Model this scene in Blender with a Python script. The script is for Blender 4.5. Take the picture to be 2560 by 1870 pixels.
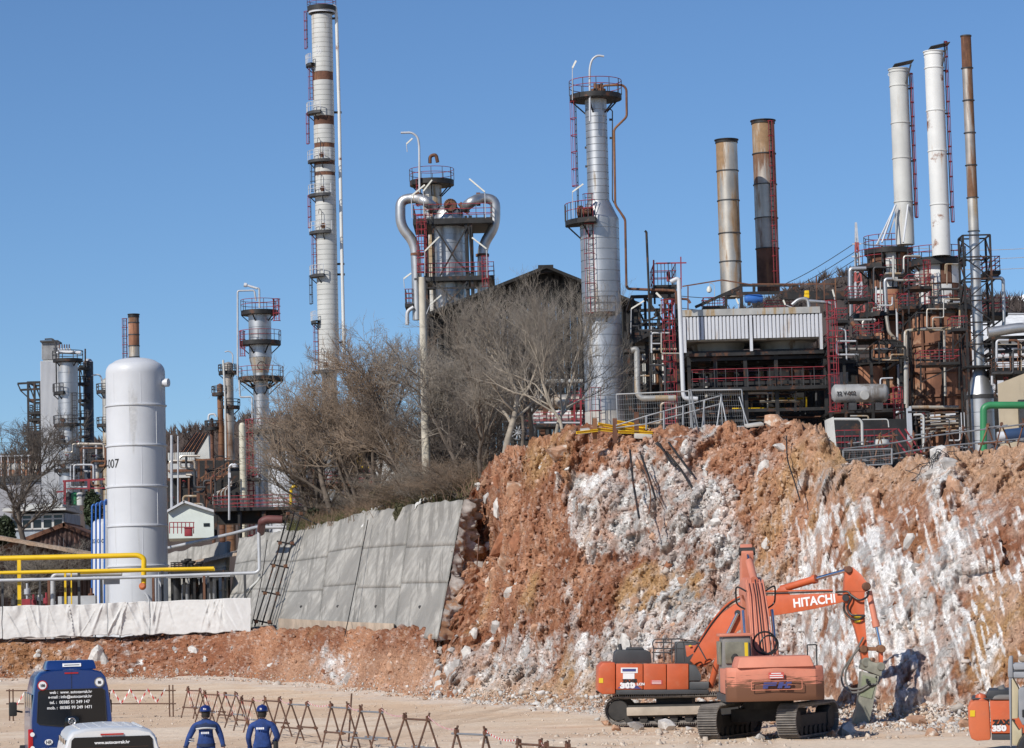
import bpy, bmesh, math, random
import numpy as np
from mathutils import Vector, Matrix
rad = math.radians; V3 = Vector; LO = dict(local=True)
for _o in list(bpy.data.objects): bpy.data.objects.remove(_o)
sc = bpy.context.scene
COL = sc.collection
# == camera
F = 7000.0                      # focal length in photograph pixels (2560 wide)
CAM = Vector((0, 0, 3.6))
PITCH, ROLL = math.atan(620 / F), rad(1.5)
ROT = Matrix.Rotation(rad(90) + PITCH, 3, 'X') @ Matrix.Rotation(-ROLL, 3, 'Z')
cd = bpy.data.cameras.new('camera'); cam = bpy.data.objects.new('camera', cd); COL.objects.link(cam)
cam.location = CAM; cam.rotation_euler = ROT.to_euler()
cd.sensor_width = 36; cd.lens = 36 * F / 2560; cd.clip_start = 0.5; cd.clip_end = 20000
sc.camera = cam
# == sky, sun, exposure
SUN_AZ, SUN_EL = rad(40), rad(37)       # sun behind the camera, to the left
w = bpy.data.worlds.new('World'); sc.world = w; w.use_nodes = True
nt = w.node_tree; nt.nodes.clear()
sky = nt.nodes.new('ShaderNodeTexSky'); sky.sky_type = 'NISHITA'; sky.sun_disc = False
sky.sun_elevation = SUN_EL; sky.sun_rotation = rad(180) + SUN_AZ
sky.air_density = 1.0; sky.dust_density = 0.05; sky.ozone_density = 8.5; sky.altitude = 900
bg = nt.nodes.new('ShaderNodeBackground'); bg.inputs['Strength'].default_value = 0.095
wo = nt.nodes.new('ShaderNodeOutputWorld')
nt.links.new(sky.outputs[0], bg.inputs[0]); nt.links.new(bg.outputs[0], wo.inputs[0])
sl = bpy.data.lights.new('sun', 'SUN'); sun = bpy.data.objects.new('sun', sl); COL.objects.link(sun)
sl.energy = 4.1; sl.angle = rad(0.53); sl.color = (1.0, 0.95, 0.87)
sdir = Vector((-math.sin(SUN_AZ) * math.cos(SUN_EL), -math.cos(SUN_AZ) * math.cos(SUN_EL), math.sin(SUN_EL)))
sun.rotation_euler = sdir.to_track_quat('Z', 'Y').to_euler()
sun.location = (-60, -60, 80)
sc.view_settings.view_transform = 'Standard'; sc.view_settings.look = 'None'
sc.view_settings.exposure = 0.1; sc.view_settings.gamma = 1.0
sc.view_settings.use_curve_mapping = False
sc.render.engine = 'CYCLES'
sc.cycles.max_bounces = 6; sc.cycles.diffuse_bounces = 3; sc.cycles.glossy_bounces = 3; sc.cycles.transparent_max_bounces = 8

# == placing helpers
def P(px, py, D):
 """world point at depth D (metres in front of the camera) seen at photograph pixel px, py"""
 d = ROT @ Vector(((px - 1280) / F, -(py - 935) / F, -1.0))
 return CAM + d * (D / d.y)
def m_per_px(D): return D / F
def HZ(px): return 1555 - (px - 1280) * math.tan(ROLL)
JIT = random.Random(1); random.seed(7); rng = np.random.default_rng(11)
def lerp(a, b, t): return a + (b - a) * t
def smooth(a, b, x):
 t = np.clip((x - a) / (b - a), 0, 1); return t * t * (3 - 2 * t)

# == numpy noise
def _h(ix, iy, iz, s):
 h = (ix * 374761393 + iy * 668265263 + iz * 2147483647 + s * 974634777) & 0xFFFFFFFF
 h = ((h ^ (h >> 13)) * 1274126177) & 0xFFFFFFFF
 h = ((h ^ (h >> 16)) * 2246822519) & 0xFFFFFFFF
 return ((h ^ (h >> 15)) & 0xFFFFFF) / float(0xFFFFFF)
def vnoise(p, s=0):
 i = np.floor(p).astype(np.int64); f = p - i; u = f * f * f * (f * (f * 6 - 15) + 10)
 x, y, z = i[:, 0], i[:, 1], i[:, 2]; r = 0
 for dx in (0, 1):
  wx = u[:, 0] if dx else 1 - u[:, 0]
  for dy in (0, 1):
   wy = u[:, 1] if dy else 1 - u[:, 1]
   for dz in (0, 1):
    wz = u[:, 2] if dz else 1 - u[:, 2]
    r = r + _h(x + dx, y + dy, z + dz, s) * wx * wy * wz
 return r * 2 - 1
def fbm(p, o=4, s=0, g=.5):
 r = 0; a = 1; t = 0
 for k in range(o):
  r = r + a * vnoise(p * (2.03 ** k) + k * 17.3, s + k); t += a; a *= g
 return r / t
def worley(p, s=0):
 """F1, F2-F1, a random value per cell and the angular envelope of convex blocks"""
 i = np.floor(p).astype(np.int64); n = len(p)
 d1 = np.full(n, 9.0); d2 = np.full(n, 9.0); cid = np.zeros(n); fac = np.full(n, -9.0)
 for dx in (-1, 0, 1):
  for dy in (-1, 0, 1):
   for dz in (-1, 0, 1):
    c = i + np.array([dx, dy, dz]); x, y, z = c[:, 0], c[:, 1], c[:, 2]
    h0, h1, h2, h3 = (_h(x, y, z, s + k) for k in range(4))
    vx, vy, vz = p[:, 0] - x - h0, p[:, 1] - y - h1, p[:, 2] - z - h2
    d = np.sqrt(vx * vx + vy * vy + vz * vz); m = d < d1
    d2 = np.where(m, d1, np.minimum(d2, d)); cid = np.where(m, h3, cid); d1 = np.where(m, d, d1)
    fac = np.maximum(fac, h3 * .55 + (vx * (h1 * 2 - 1) + vy * (h2 * 2 - 1) + vz * (h0 * 2 - 1)) * 1.1 - .75 * d * d)
 return d1, d2 - d1, cid, fac - .42

# == mesh helpers
def raw_mesh(name, verts, faces, smooth_all=False):
 verts = np.asarray(verts, dtype=np.float32); faces = np.asarray(faces, dtype=np.int32); k = faces.shape[1]
 me = bpy.data.meshes.new(name); me.vertices.add(len(verts)); me.vertices.foreach_set('co', verts.ravel())
 me.loops.add(faces.size); me.loops.foreach_set('vertex_index', faces.ravel())
 me.polygons.add(len(faces)); me.polygons.foreach_set('loop_start', np.arange(0, faces.size, k, dtype=np.int32))
 me.polygons.foreach_set('loop_total', np.full(len(faces), k, dtype=np.int32))
 if smooth_all: me.polygons.foreach_set('use_smooth', np.ones(len(faces), dtype=bool))
 me.update(calc_edges=True); return me
def grid_faces(nu, nv):
 a = (np.arange(nu - 1)[:, None] * nv + np.arange(nv - 1)[None, :]).ravel()
 return np.stack([a, a + nv, a + nv + 1, a + 1], 1)
def put_color(me, col):
 at = me.color_attributes.new('Col', 'FLOAT_COLOR', 'POINT')
 at.data.foreach_set('color', np.concatenate([col, np.ones((len(col), 1))], 1).astype(np.float32).ravel())

class MB:
 """collects boxes, beams, tubes and lathes; part() turns it into one mesh object"""
 def __init__(s): s.v = []; s.f = []
 def add(s, vs, fs):
  b = len(s.v); s.v += [tuple(v) for v in vs]; s.f += [tuple(b + i for i in f) for f in fs]; return s
 def hexa(s, q):       # eight corners, bottom four then top four (both counter-clockwise from above)
  return s.add(q, [(3, 2, 1, 0), (4, 5, 6, 7), (0, 1, 5, 4), (1, 2, 6, 5), (2, 3, 7, 6), (3, 0, 4, 7)])
 def box(s, c, d, rz=0, mat=None):
  x, y, z = d[0] / 2, d[1] / 2, d[2] / 2
  q = [(-x, -y, -z), (x, -y, -z), (x, y, -z), (-x, y, -z), (-x, -y, z), (x, -y, z), (x, y, z), (-x, y, z)]
  m = mat or Matrix.Rotation(rz, 3, 'Z'); c = Vector(c)
  return s.hexa([c + m @ Vector(p) for p in q])
 def b2(s, lo, hi):
  return s.box([(a + b) / 2 for a, b in zip(lo, hi)], [abs(b - a) for a, b in zip(lo, hi)])
 def beam(s, a, b, w_, h_=None, up=(0, 0, 1)):
  a, b = Vector(a), Vector(b); h_ = h_ or w_; d = (b - a); w_ *= JIT.uniform(.984, 1.016); h_ *= JIT.uniform(.984, 1.016)   # no two bars quite flush
  if d.length < 1e-6: return s
  d.normalize(); u = Vector(up)
  if abs(d.dot(u)) > .98: u = Vector((0, 1, 0))
  r = d.cross(u).normalized(); u = r.cross(d)
  o = [(-r * w_ - u * h_) / 2, (r * w_ - u * h_) / 2, (r * w_ + u * h_) / 2, (-r * w_ + u * h_) / 2]
  return s.add([a + p for p in o] + [b + p for p in o], [(0, 1, 2, 3), (7, 6, 5, 4), (0, 4, 5, 1), (1, 5, 6, 2), (2, 6, 7, 3), (3, 7, 4, 0)])
 def tube(s, pts, r, n=8, closed=False, caps=True):
  pts = [Vector(p) for p in pts]; m = len(pts)
  rr = r if isinstance(r, (list, tuple)) else [r] * m
  rings = []; up = None
  for i, p in enumerate(pts):
   a = pts[i - 1] if (i or closed) else None; b = pts[(i + 1) % m] if (i < m - 1 or closed) else None
   t1 = (p - a).normalized() if a is not None else None; t2 = (b - p).normalized() if b is not None else None
   t = t1 if t2 is None else t2 if t1 is None else (t1 + t2)
   t = t.normalized() if t.length > 1e-6 else (t1 or t2)
   if up is None:
    up = Vector((0, 0, 1)) if abs(t.z) < .9 else Vector((1, 0, 0))
   x = t.cross(up).normalized(); up = x.cross(t).normalized()
   k = 1.0
   if t1 is not None and t2 is not None:
    c = max(.35, math.sqrt(max(0, (1 + t1.dot(t2)) / 2))); k = 1 / c
   rings.append([p + (x * math.cos(2 * math.pi * j / n) + up * math.sin(2 * math.pi * j / n)) * rr[i] * (1 if k < 1.02 else min(k, 1.4)) for j in range(n)])
  base = len(s.v); fs = []
  s.v += [tuple(v) for q in rings for v in q]
  for i in range(m if closed else m - 1):
   k = (i + 1) % m
   for j in range(n):
    fs.append((base + i * n + j, base + k * n + j, base + k * n + (j + 1) % n, base + i * n + (j + 1) % n))
  if caps and not closed:
   fs.append(tuple(base + j for j in range(n))); fs.append(tuple(base + (m - 1) * n + j for j in range(n - 1, -1, -1)))
  s.f += fs; return s
 def cyl(s, a, b, r, n=16, r2=None): return s.tube([a, b], [r, r if r2 is None else r2], n)
 def lathe(s, c, prof, n=32, axis=None, a0=0, a1=None):
  """profile of (radius, height) turned round the vertical through c (or round axis)"""
  c = Vector(c); ax = Vector(axis or (0, 0, 1)).normalized()
  x = ax.orthogonal().normalized() if abs(ax.z) < .99 else Vector((1, 0, 0)); y = ax.cross(x)
  full = a1 is None; a1 = a0 + 2 * math.pi if full else a1
  cols = n if full else n + 1; base = len(s.v)
  for r, h in prof:
   for j in range(cols):
    a = a0 + (a1 - a0) * j / n
    s.v.append(tuple(c + ax * h + (x * math.cos(a) + y * math.sin(a)) * max(r, 1e-4)))
  for i in range(len(prof) - 1):
   for j in range(n):
    k = (j + 1) % cols
    s.f.append((base + i * cols + j, base + i * cols + k, base + (i + 1) * cols + k, base + (i + 1) * cols + j))
  return s
 def ring(s, c, R_, r, n=28, m=6, axis=None, a0=0, a1=None):
  c = Vector(c); ax = Vector(axis or (0, 0, 1)).normalized()
  x = ax.orthogonal().normalized() if abs(ax.z) < .99 else Vector((1, 0, 0)); y = ax.cross(x)
  full = a1 is None; e = a0 + 2 * math.pi if full else a1
  k = n if full else n + 1
  return s.tube([c + (x * math.cos(a0 + (e - a0) * j / n) + y * math.sin(a0 + (e - a0) * j / n)) * R_ for j in range(k)], r, m, closed=full)
 def prism(s, pts, off):           # planar outline pushed along off
  n = len(pts); o = Vector(off); a = [Vector(p) for p in pts]
  return s.add(a + [p + o for p in a], [tuple(range(n - 1, -1, -1)), tuple(range(n, 2 * n))] + [(i, (i + 1) % n, n + (i + 1) % n, n + i) for i in range(n)])

def link(name, me, mat, parent=None, label=None, kind=None):
 o = bpy.data.objects.new(name, me); COL.objects.link(o)
 if mat is not None and me is not None and len(me.materials) == 0: me.materials.append(mat)
 if parent is not None: o.parent = parent
 if label: o['label'] = label
 if kind: o['kind'] = kind
 return o
ORI = {}
def thing(name, label, cat, loc=(0, 0, 0), group=None, rz=0):
 o = bpy.data.objects.new(name, None); COL.objects.link(o); o.empty_display_size = .3
 o.location = loc; o.rotation_euler = (0, 0, rz); o['label'] = label; o['category'] = cat
 if group: o['group'] = group
 ORI[o.name] = Vector(loc); return o
def mesh_of(mb, name, off=(0, 0, 0), ang=38, bevel=0):
 me = bpy.data.meshes.new(name); off = Vector(off)
 me.from_pydata([Vector(v) - off for v in mb.v], [], mb.f); me.validate()
 bm = bmesh.new(); bm.from_mesh(me)
 bmesh.ops.recalc_face_normals(bm, faces=bm.faces)
 if bevel:
  ed = [e for e in bm.edges if len(e.link_faces) == 2 and e.calc_face_angle(0) > rad(40)]
  bmesh.ops.bevel(bm, geom=ed, offset=bevel, segments=2, affect='EDGES', profile=.6, clamp_overlap=True)
 bm.to_mesh(me); bm.free()
 me.polygons.foreach_set('use_smooth', np.ones(len(me.polygons), dtype=bool)); me.set_sharp_from_angle(angle=rad(ang))
 return me
def part(mb, name, mat, parent, label=None, local=False, kind=None, ang=38, bevel=0):
 """one mesh under its thing (or under a part of it); mb holds world coordinates unless local"""
 root = parent
 while root.parent is not None: root = root.parent
 off = (0, 0, 0) if local else ORI.get(root.name, Vector((0, 0, 0)))
 return link(name, mesh_of(mb, name, off, ang, bevel), mat, parent, label, kind)
def solo(mb, name, mat, label, cat, group=None, loc=None, kind=None, ang=38, bevel=0):
 """a thing that is one mesh"""
 loc = Vector(loc) if loc is not None else Vector(mb.v[0])
 o = link(name, mesh_of(mb, name, loc, ang, bevel), mat, None, label, kind); o.location = loc
 if cat: o['category'] = cat
 if group: o['group'] = group
 ORI[o.name] = loc; return o
def dup(root, loc, label=None, rz=None, scale=None):
 r = root.copy(); COL.objects.link(r); r.location = loc
 if rz is not None: r.rotation_euler = (0, 0, rz)
 if scale: r.scale = scale
 if label: r['label'] = label
 ORI[r.name] = Vector(loc)
 for ch in list(root.children):
  c = ch.copy(); COL.objects.link(c); c.parent = r
  for g in ch.children:
   d = g.copy(); COL.objects.link(d); d.parent = c
 return r

# == materials
MATS = {}
def mat(name, col, rough=.6, metal=0.0, var=.18, scale=1.2, rust=None, streak=None, dirt=None, bump=0, bscale=8, coat=0, stretch=(1, 1, .12)):
 """principled paint, metal or stone: tone variation, optional patches (rust=(colour, cover, scale)),
 drip marks (streak=(colour, cover, scale)) and fine dust (dirt=(colour, amount))"""
 if name in MATS: return MATS[name]
 m = bpy.data.materials.new(name); m.use_nodes = True; MATS[name] = m
 N = m.node_tree.nodes; L = m.node_tree.links; b = N['Principled BSDF']
 geo = N.new('ShaderNodeNewGeometry')
 def noise(sc_, det=5, stretch=None, rough_=.6):
  n = N.new('ShaderNodeTexNoise'); n.inputs['Scale'].default_value = sc_; n.inputs['Detail'].default_value = det; n.inputs['Roughness'].default_value = rough_
  if stretch:
   mp = N.new('ShaderNodeMapping'); mp.inputs['Scale'].default_value = stretch; L.new(geo.outputs['Position'], mp.inputs[0]); L.new(mp.outputs[0], n.inputs[0])
  else: L.new(geo.outputs['Position'], n.inputs[0])
  return n.outputs['Fac']
 def ramp(src, lo, hi):
  r = N.new('ShaderNodeMapRange'); r.interpolation_type = 'SMOOTHSTEP'; r.inputs[1].default_value = lo; r.inputs[2].default_value = hi; L.new(src, r.inputs[0]); return r.outputs[0]
 def mix(fac, a, c):
  x = N.new('ShaderNodeMix'); x.data_type = 'RGBA'
  if isinstance(fac, float): x.inputs[0].default_value = fac
  else: L.new(fac, x.inputs[0])
  for inp, v in ((x.inputs[6], a), (x.inputs[7], c)):
   if isinstance(v, tuple): inp.default_value = (*v[:3], 1)
   else: L.new(v, inp)
  return x.outputs[2]
 lo = tuple(max(0, c * (1 - var)) for c in col); hi = tuple(min(1, c * (1 + var)) for c in col)
 out = mix(ramp(noise(scale), .3, .7), lo, hi)
 rfac = None
 if dirt: out = mix(ramp(noise(scale * 3.1, 6), .45, .45 + .5 / max(dirt[1], .05)), out, dirt[0])
 for spec, st in ((streak, stretch), (rust, None)):
  if spec:
   c2, cover, s2 = spec
   f = ramp(noise(s2, 7, st, .65), .62 - cover * .34, .70 - cover * .28); out = mix(f, out, mix(noise(s2 * 4, 3), tuple(k * .65 for k in c2), tuple(min(1, k * 1.35) for k in c2))); rfac = f
 L.new(out, b.inputs['Base Color'])
 b.inputs['Metallic'].default_value = metal; b.inputs['Roughness'].default_value = rough
 if rfac is not None and metal > .2:
  k = N.new('ShaderNodeMath'); k.operation = 'MULTIPLY_ADD'; L.new(rfac, k.inputs[0]); k.inputs[1].default_value = -metal; k.inputs[2].default_value = metal; L.new(k.outputs[0], b.inputs['Metallic'])
  k = N.new('ShaderNodeMath'); k.operation = 'MULTIPLY_ADD'; L.new(rfac, k.inputs[0]); k.inputs[1].default_value = .85 - rough; k.inputs[2].default_value = rough; L.new(k.outputs[0], b.inputs['Roughness'])
 if coat: b.inputs['Coat Weight'].default_value = coat; b.inputs['Coat Roughness'].default_value = .08
 if bump:
  bp = N.new('ShaderNodeBump'); bp.inputs['Strength'].default_value = bump; bp.inputs['Distance'].default_value = .05
  L.new(noise(bscale, 6), bp.inputs['Height']); L.new(bp.outputs[0], b.inputs['Normal'])
 return m
def ground_mat(name, rough=.95, fine=6.0, amt=.35, bump=.6):
 """the vertex colours give the kind of rock or earth; fine grain and relief come from noise"""
 m = bpy.data.materials.new(name); m.use_nodes = True; N = m.node_tree.nodes; L = m.node_tree.links; b = N['Principled BSDF']
 a = N.new('ShaderNodeVertexColor'); a.layer_name = 'Col'; geo = N.new('ShaderNodeNewGeometry')
 n = N.new('ShaderNodeTexNoise'); n.inputs['Scale'].default_value = fine; n.inputs['Detail'].default_value = 6; n.inputs['Roughness'].default_value = .7; L.new(geo.outputs['Position'], n.inputs[0])
 r = N.new('ShaderNodeMapRange'); r.inputs[1].default_value = .3; r.inputs[2].default_value = .7; r.inputs[3].default_value = 1 - amt; r.inputs[4].default_value = 1 + amt; L.new(n.outputs['Fac'], r.inputs[0])
 x = N.new('ShaderNodeVectorMath'); x.operation = 'SCALE'; L.new(a.outputs[0], x.inputs[0]); L.new(r.outputs[0], x.inputs['Scale'])
 L.new(x.outputs[0], b.inputs['Base Color']); b.inputs['Roughness'].default_value = rough; b.inputs['Specular IOR Level'].default_value = .15
 bp = N.new('ShaderNodeBump'); bp.inputs['Strength'].default_value = bump; bp.inputs['Distance'].default_value = .08; L.new(n.outputs['Fac'], bp.inputs['Height']); L.new(bp.outputs[0], b.inputs['Normal'])
 return m
RUST = (.20, .075, .03)
m_clad = mat('aluminium cladding', (.47, .475, .48), .45, .85, .1, .8, streak=((.33, .29, .24), .12, 1.4))
m_clad_dull = mat('dull stained cladding', (.48, .46, .42), .5, .6, .18, .7, streak=((.34, .25, .15), .35, 1.2))
m_white = mat('white paint', (.57, .58, .60), .45, 0, .05, .4, streak=((.50, .50, .50), .12, .9))
m_white_old = mat('old white paint', (.52, .52, .495), .6, 0, .09, .5, streak=((.42, .38, .33), .16, .9))
m_white_rust = mat('white paint with rust patches', (.66, .66, .64), .55, 0, .06, .5, rust=(RUST, .13, .55), streak=((.5, .4, .3), .06, 1.1))
m_black = mat('black steel', (.022, .021, .021), .6, .2, .4, 1.5, rust=((.09, .04, .022), .22, 1.2))
m_dark = mat('dark grey steel', (.055, .055, .058), .6, .3, .3, 1.5)
m_red = mat('red railing paint', (.25, .024, .034), .55, 0, .25, 1.5)
m_rust = mat('rusty steel', (.135, .062, .038), .85, .1, .4, .9, streak=((.23, .11, .055), .3, 1.0), bump=.2)
m_furn = mat('furnace shell rust', (.30, .14, .08), .85, 0, .3, .35, streak=((.14, .06, .035), .4, .8), rust=((.42, .27, .18), .22, .5))
m_stack = mat('heat stained stack steel', (.50, .46, .40), .45, .7, .2, .4, streak=((.29, .18, .095), .42, .7))
m_stack2 = mat('scorched stack steel', (.40, .36, .32), .5, .6, .2, .5, streak=((.17, .085, .045), .5, .7))
m_concrete = mat('concrete', (.46, .44, .40), .9, 0, .15, .8, dirt=((.26, .24, .22), .5), bump=.3)
m_yellow = mat('yellow pipe paint', (.78, .50, .01), .4, 0, .07, .7)
m_blue = mat('blue pipe paint', (.03, .13, .42), .45, 0, .1, .7)
m_green = mat('green pipe paint', (.035, .22, .085), .45, 0, .12, .7)
m_grey = mat('grey pipe paint', (.48, .49, .51), .5, .2, .12, .9)
m_lamp = mat('lamp housing', (.72, .70, .62), .5, 0, .1, 2)
m_glass = mat('dark glass', (.012, .014, .017), .06, 0, .1, 1)
# == the setting: yard, cut rock face, terrace, hillside
# toe and top of the rock face as (px, toe depth) and (px, py, depth)
TOE = [(-260, 182), (0, 181), (300, 179), (560, 172), (760, 158), (920, 147), (1050, 138), (1110, 134.5), (1170, 131), (1260, 126), (1500, 112), (1700, 105), (1950, 99), (2080, 97), (2200, 93.6), (2400, 90), (2560, 87), (2900, 82)]
TOP = [(-260, 1612, 186), (0, 1600, 185.5), (300, 1592, 184), (430, 1582, 183), (560, 1570, 181), (640, 1572, 175), (820, 1574, 163), (1000, 1575, 148.6), (1090, 1576, 142.8), (1100, 1550, 144.6), (1130, 1420, 147.5), (1160, 1290, 151), (1190, 1200, 153), (1225, 1166, 150),
       (1256, 1137, 142), (1335, 1096, 136), (1449, 1079, 131), (1630, 1073, 127), (1924, 1063, 119), (2040, 1064, 115), (2062, 1080, 113.5), (2088, 1122, 111.5), (2122, 1164, 108.8), (2218, 1164, 106), (2354, 1132, 102), (2560, 1119, 98), (2900, 1100, 94)]
def tabx(tab, x, k): return np.interp(x, [t[0] for t in tab], [t[k] for t in tab])
def zyard(Y): return 0.018 * np.maximum(0, Y - 140)
def P_np(px, py, D):
 R_ = np.array(ROT); d = np.stack([(px - 1280) / F, -(py - 935) / F, -np.ones_like(px)], 1) @ R_.T
 return np.array(CAM)[None] + d * (D / d[:, 1])[:, None]

def world_toe(px):
 D = tabx(TOE, px, 1); a = P_np(px, np.full_like(px, 1700.0), D)
 a[:, 2] = zyard(D) - .35; return a
def build_face():
 du = np.concatenate([np.linspace(-260, 1085, 300, endpoint=False), np.linspace(1085, 1195, 60, endpoint=False), np.linspace(1195, 2900, 640)])
 nu, nv = len(du), 330
 toe = world_toe(du)
 top = P_np(du, tabx(TOP, du, 1), tabx(TOP, du, 2))
 v = np.concatenate([np.linspace(0, 1, nv - 8), np.linspace(1.004, 1.03, 8)]); over = np.maximum(v - 1, 0) / .03; v = np.minimum(v, 1)
 # profile: a talus foot, then a steep face
 hgt = (top[:, 2] - toe[:, 2])
 prof = np.interp(v, [0, .06, .14, .5, .9, 1], [0, .30, .46, .70, .90, 1.0])     # run
 rise = np.interp(v, [0, .06, .14, .5, .9, 1], [0, .05, .13, .50, .92, 1.0])
 A = toe[:, None, :]; B = top[:, None, :]
 prof2 = np.interp(v, [0, .06, .14, .5, .9, 1], [0, .09, .16, .47, .86, 1.0]); kx = smooth(1950, 2120, du)[:, None]
 PR = prof[None] * (1 - kx) + prof2[None] * kx
 # beside the wall end the low bank runs on into the foot of the high face
 Hc = np.maximum(hgt, 3.0)[:, None]; run = np.maximum(np.abs(top[:, 1] - toe[:, 1]), 8.5)[:, None]; zz = rise[None] * Hc; bk = 7.6 / run
 PA = np.where(zz < 2.9, np.interp(zz / 2.9, rise, prof) * bk, bk + (1 - bk) * (zz - 2.9) / np.maximum(Hc - 2.9, .1)); kb = ((1 - smooth(1105, 1330, du)) * (du > 1086))[:, None]
 PR = PR * (1 - kb) + PA * kb
 pos = np.empty((nu, nv, 3))
 pos[:, :, 0] = A[..., 0] + (B[..., 0] - A[..., 0]) * PR
 pos[:, :, 1] = A[..., 1] + (B[..., 1] - A[..., 1]) * PR
 pos[:, :, 2] = A[..., 2] + (B[..., 2] - A[..., 2]) * rise[None]
 pos[:, :, 1] += over[None] * 2.4; pos[:, :, 0] += over[None] * 2.4 * ((du - 1280) / F)[:, None]; pos[:, :, 2] -= over[None] ** 2 * .25
 p = pos.reshape(-1, 3); H = np.repeat(hgt, nv)
 vv = np.tile(v, nu); U = np.repeat(du, nv)
 # photo-plane position of each undisplaced point decides which rock it is
 R_ = np.array(ROT); dc = (p - np.array(CAM)) @ R_; X = 1280 + F * dc[:, 0] / -dc[:, 2]; Y = 935 - F * dc[:, 1] / -dc[:, 2]
 def blob(x, y, rx, ry, a=1.0): return a * np.exp(-(((X - x) / rx) ** 2 + ((Y - y) / ry) ** 2))
 nz = fbm(p * .22, 5, 3, .6); nz2 = fbm(p * .8, 4, 9, .6); nz3 = fbm(p * 2.6, 3, 21, .6)
 lime = (blob(1560, 1290, 150, 95, 1.25) + blob(1490, 1240, 90, 70, .7) + blob(1700, 1250, 190, 80, .8) + blob(1800, 1330, 130, 160, .55) + blob(1430, 1650, 230, 90, .72) + blob(1230, 1690, 140, 60, .5)
   + blob(1650, 1560, 170, 130, .62) + blob(2050, 1620, 170, 210, .75) + blob(2200, 1420, 150, 200, .66) + blob(2330, 1640, 100, 190, .78) + blob(2440, 1340, 120, 90, .75)
   + blob(1880, 1150, 60, 50, .4) + blob(2350, 1190, 40, 55, .9) + blob(2000, 1200, 70, 40, .3) + blob(830, 1670, 45, 40, .55) + blob(1450, 1470, 60, 90, .35) + blob(1900, 1500, 90, 120, .6)
   - blob(1270, 1400, 130, 130, .8) - blob(1900, 1330, 60, 130, .35) - blob(2500, 1560, 60, 110, .6) - blob(1620, 1450, 140, 35, .6))
 lime = lime + nz * .85 + nz2 * .7 + nz3 * .42 - .40
 streak = vnoise(np.stack([p[:, 0] * 4.2, p[:, 1] * .5, p[:, 2] * .5], 1), 40) + .8 * vnoise(np.stack([p[:, 0] * 9.5, p[:, 1], p[:, 2] * 1.1], 1), 41)
 right = smooth(1850, 2080, X) * smooth(1180, 1320, Y)
 lime = lime + right * streak * .42
 wl = smooth(-.12, .26, lime)
 # relief
 q = p + .35 * np.stack([nz2, nz3, nz], 1)
 f1, e1, c1, g1 = worley(q * np.array([.5, .5, .6]), 50); f2, e2, c2, g2 = worley(q * 1.35, 60); f3, e3, c3, g3 = worley(p * 3.6, 70)
 wl = wl * (1 - .6 * (1 - smooth(0, .12, e1))) * (1 - .45 * (1 - smooth(0, .10, e2))); wl = wl * np.clip(.72 + .9 * (c2 - .25), .35, 1)
 s_f = vnoise(np.stack([p[:, 0] * 9, p[:, 1], p[:, 2] * 1.1], 1), 46)
 big = fbm(p * .16, 3, 80); mid = fbm(p * .55, 4, 84); fine = fbm(p * 2.4, 4, 90, .6)
 blocky = g1 * 1.6 + g2 * .62 + g3 * .20 + (c1 - .5) * .25 - .12 * (1 - smooth(0, .06, e1))
 earthy = mid * .6 + fine * .24 + g1 * .75 + g2 * .5 + (c2 - .5) * .12 + (c3 - .5) * .07 + g3 * .22
 gouge = streak * .13 + s_f * .06 + g1 * .6 + g2 * .32 + g3 * .13 + mid * .45 + fine * .1
 d = big * 1.1 + wl * blocky + (1 - wl) * earthy
 d = d * (1 - right) + right * (big * .8 + gouge)
 cave = blob(1212, 1345, 30, 105, 3.4) + blob(1395, 1355, 60, 75, 1.0) + blob(1700, 1410, 45, 50, .8) + blob(1560, 1395, 90, 28, .9) + blob(1265, 1385, 50, 90, .6)
 d = d - cave * (.9 + .5 * nz2)
 amp = np.clip(H / 7.5, .55, 1.0) * smooth(0, .05, vv) * (1 - .55 * smooth(.93, 1.0, vv))
 amp = amp * np.where(U < 1085, .9, 1); ragged = smooth(.9, 1.0, vv) * np.where(U < 560, .25, np.where(U < 1085, .8, 1))
 nrm = np.array([-.12, -.95, .22]); nrm = nrm / np.linalg.norm(nrm)
 p2 = p + nrm[None] * (d * amp)[:, None]
 p2[:, 2] += (1 - smooth(.0, .95, vv)) * .1 * fine + ragged * (.30 * fbm(p * .9, 3, 97) + .35 * g2 + .2 * g3 - .06)
 # rock and earth colours
 def C(r, g, b): return np.array([[r, g, b]])
 red = C(.225, .092, .048); orange = C(.40, .205, .12); ochre = C(.40, .25, .115); pink = C(.50, .335, .26); white = C(.70, .68, .655); grey = C(.40, .385, .37); tan = C(.46, .295, .19)
 t = smooth(-.35, .45, fbm(p * .35, 4, 120) + .5 * nz3)[:, None]
 earth = red * (1 - t) + orange * t
 topb = (smooth(1900, 2120, X) * (1 - smooth(1180, 1300, Y)))[:, None]; earth = earth * (1 - .8 * topb) + tan * .8 * topb
 oc = (smooth(.05, .5, fbm(p * .25, 3, 130) + blob(1680, 1470, 130, 60, .7) + blob(2130, 1330, 22, 120, 1.0) + blob(2500, 1560, 60, 130, .8) + blob(1450, 1690, 40, 90, .3) + blob(40, 1640, 60, 40, .5) - .2))[:, None]
 earth = earth * (1 - .75 * oc) + ochre * .75 * oc
 lb = (1 - smooth(560, 680, X))[:, None] * .55; earth = earth * (1 - lb) + C(.26, .105, .055) * lb
 low = (smooth(620, 760, X) * smooth(1600, 1660, Y) * (1 - smooth(1250, 1400, X)))[:, None]; earth = earth * (1 - .55 * low) + C(.47, .29, .19) * .55 * low
 pk = (right * smooth(-.2, .35, nz2))[:, None]; earth = earth * (1 - .6 * pk) + pink * .6 * pk
 st = smooth(-.3, .5, fbm(p * 1.1, 4, 140) + .5 * streak)[:, None]
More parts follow.
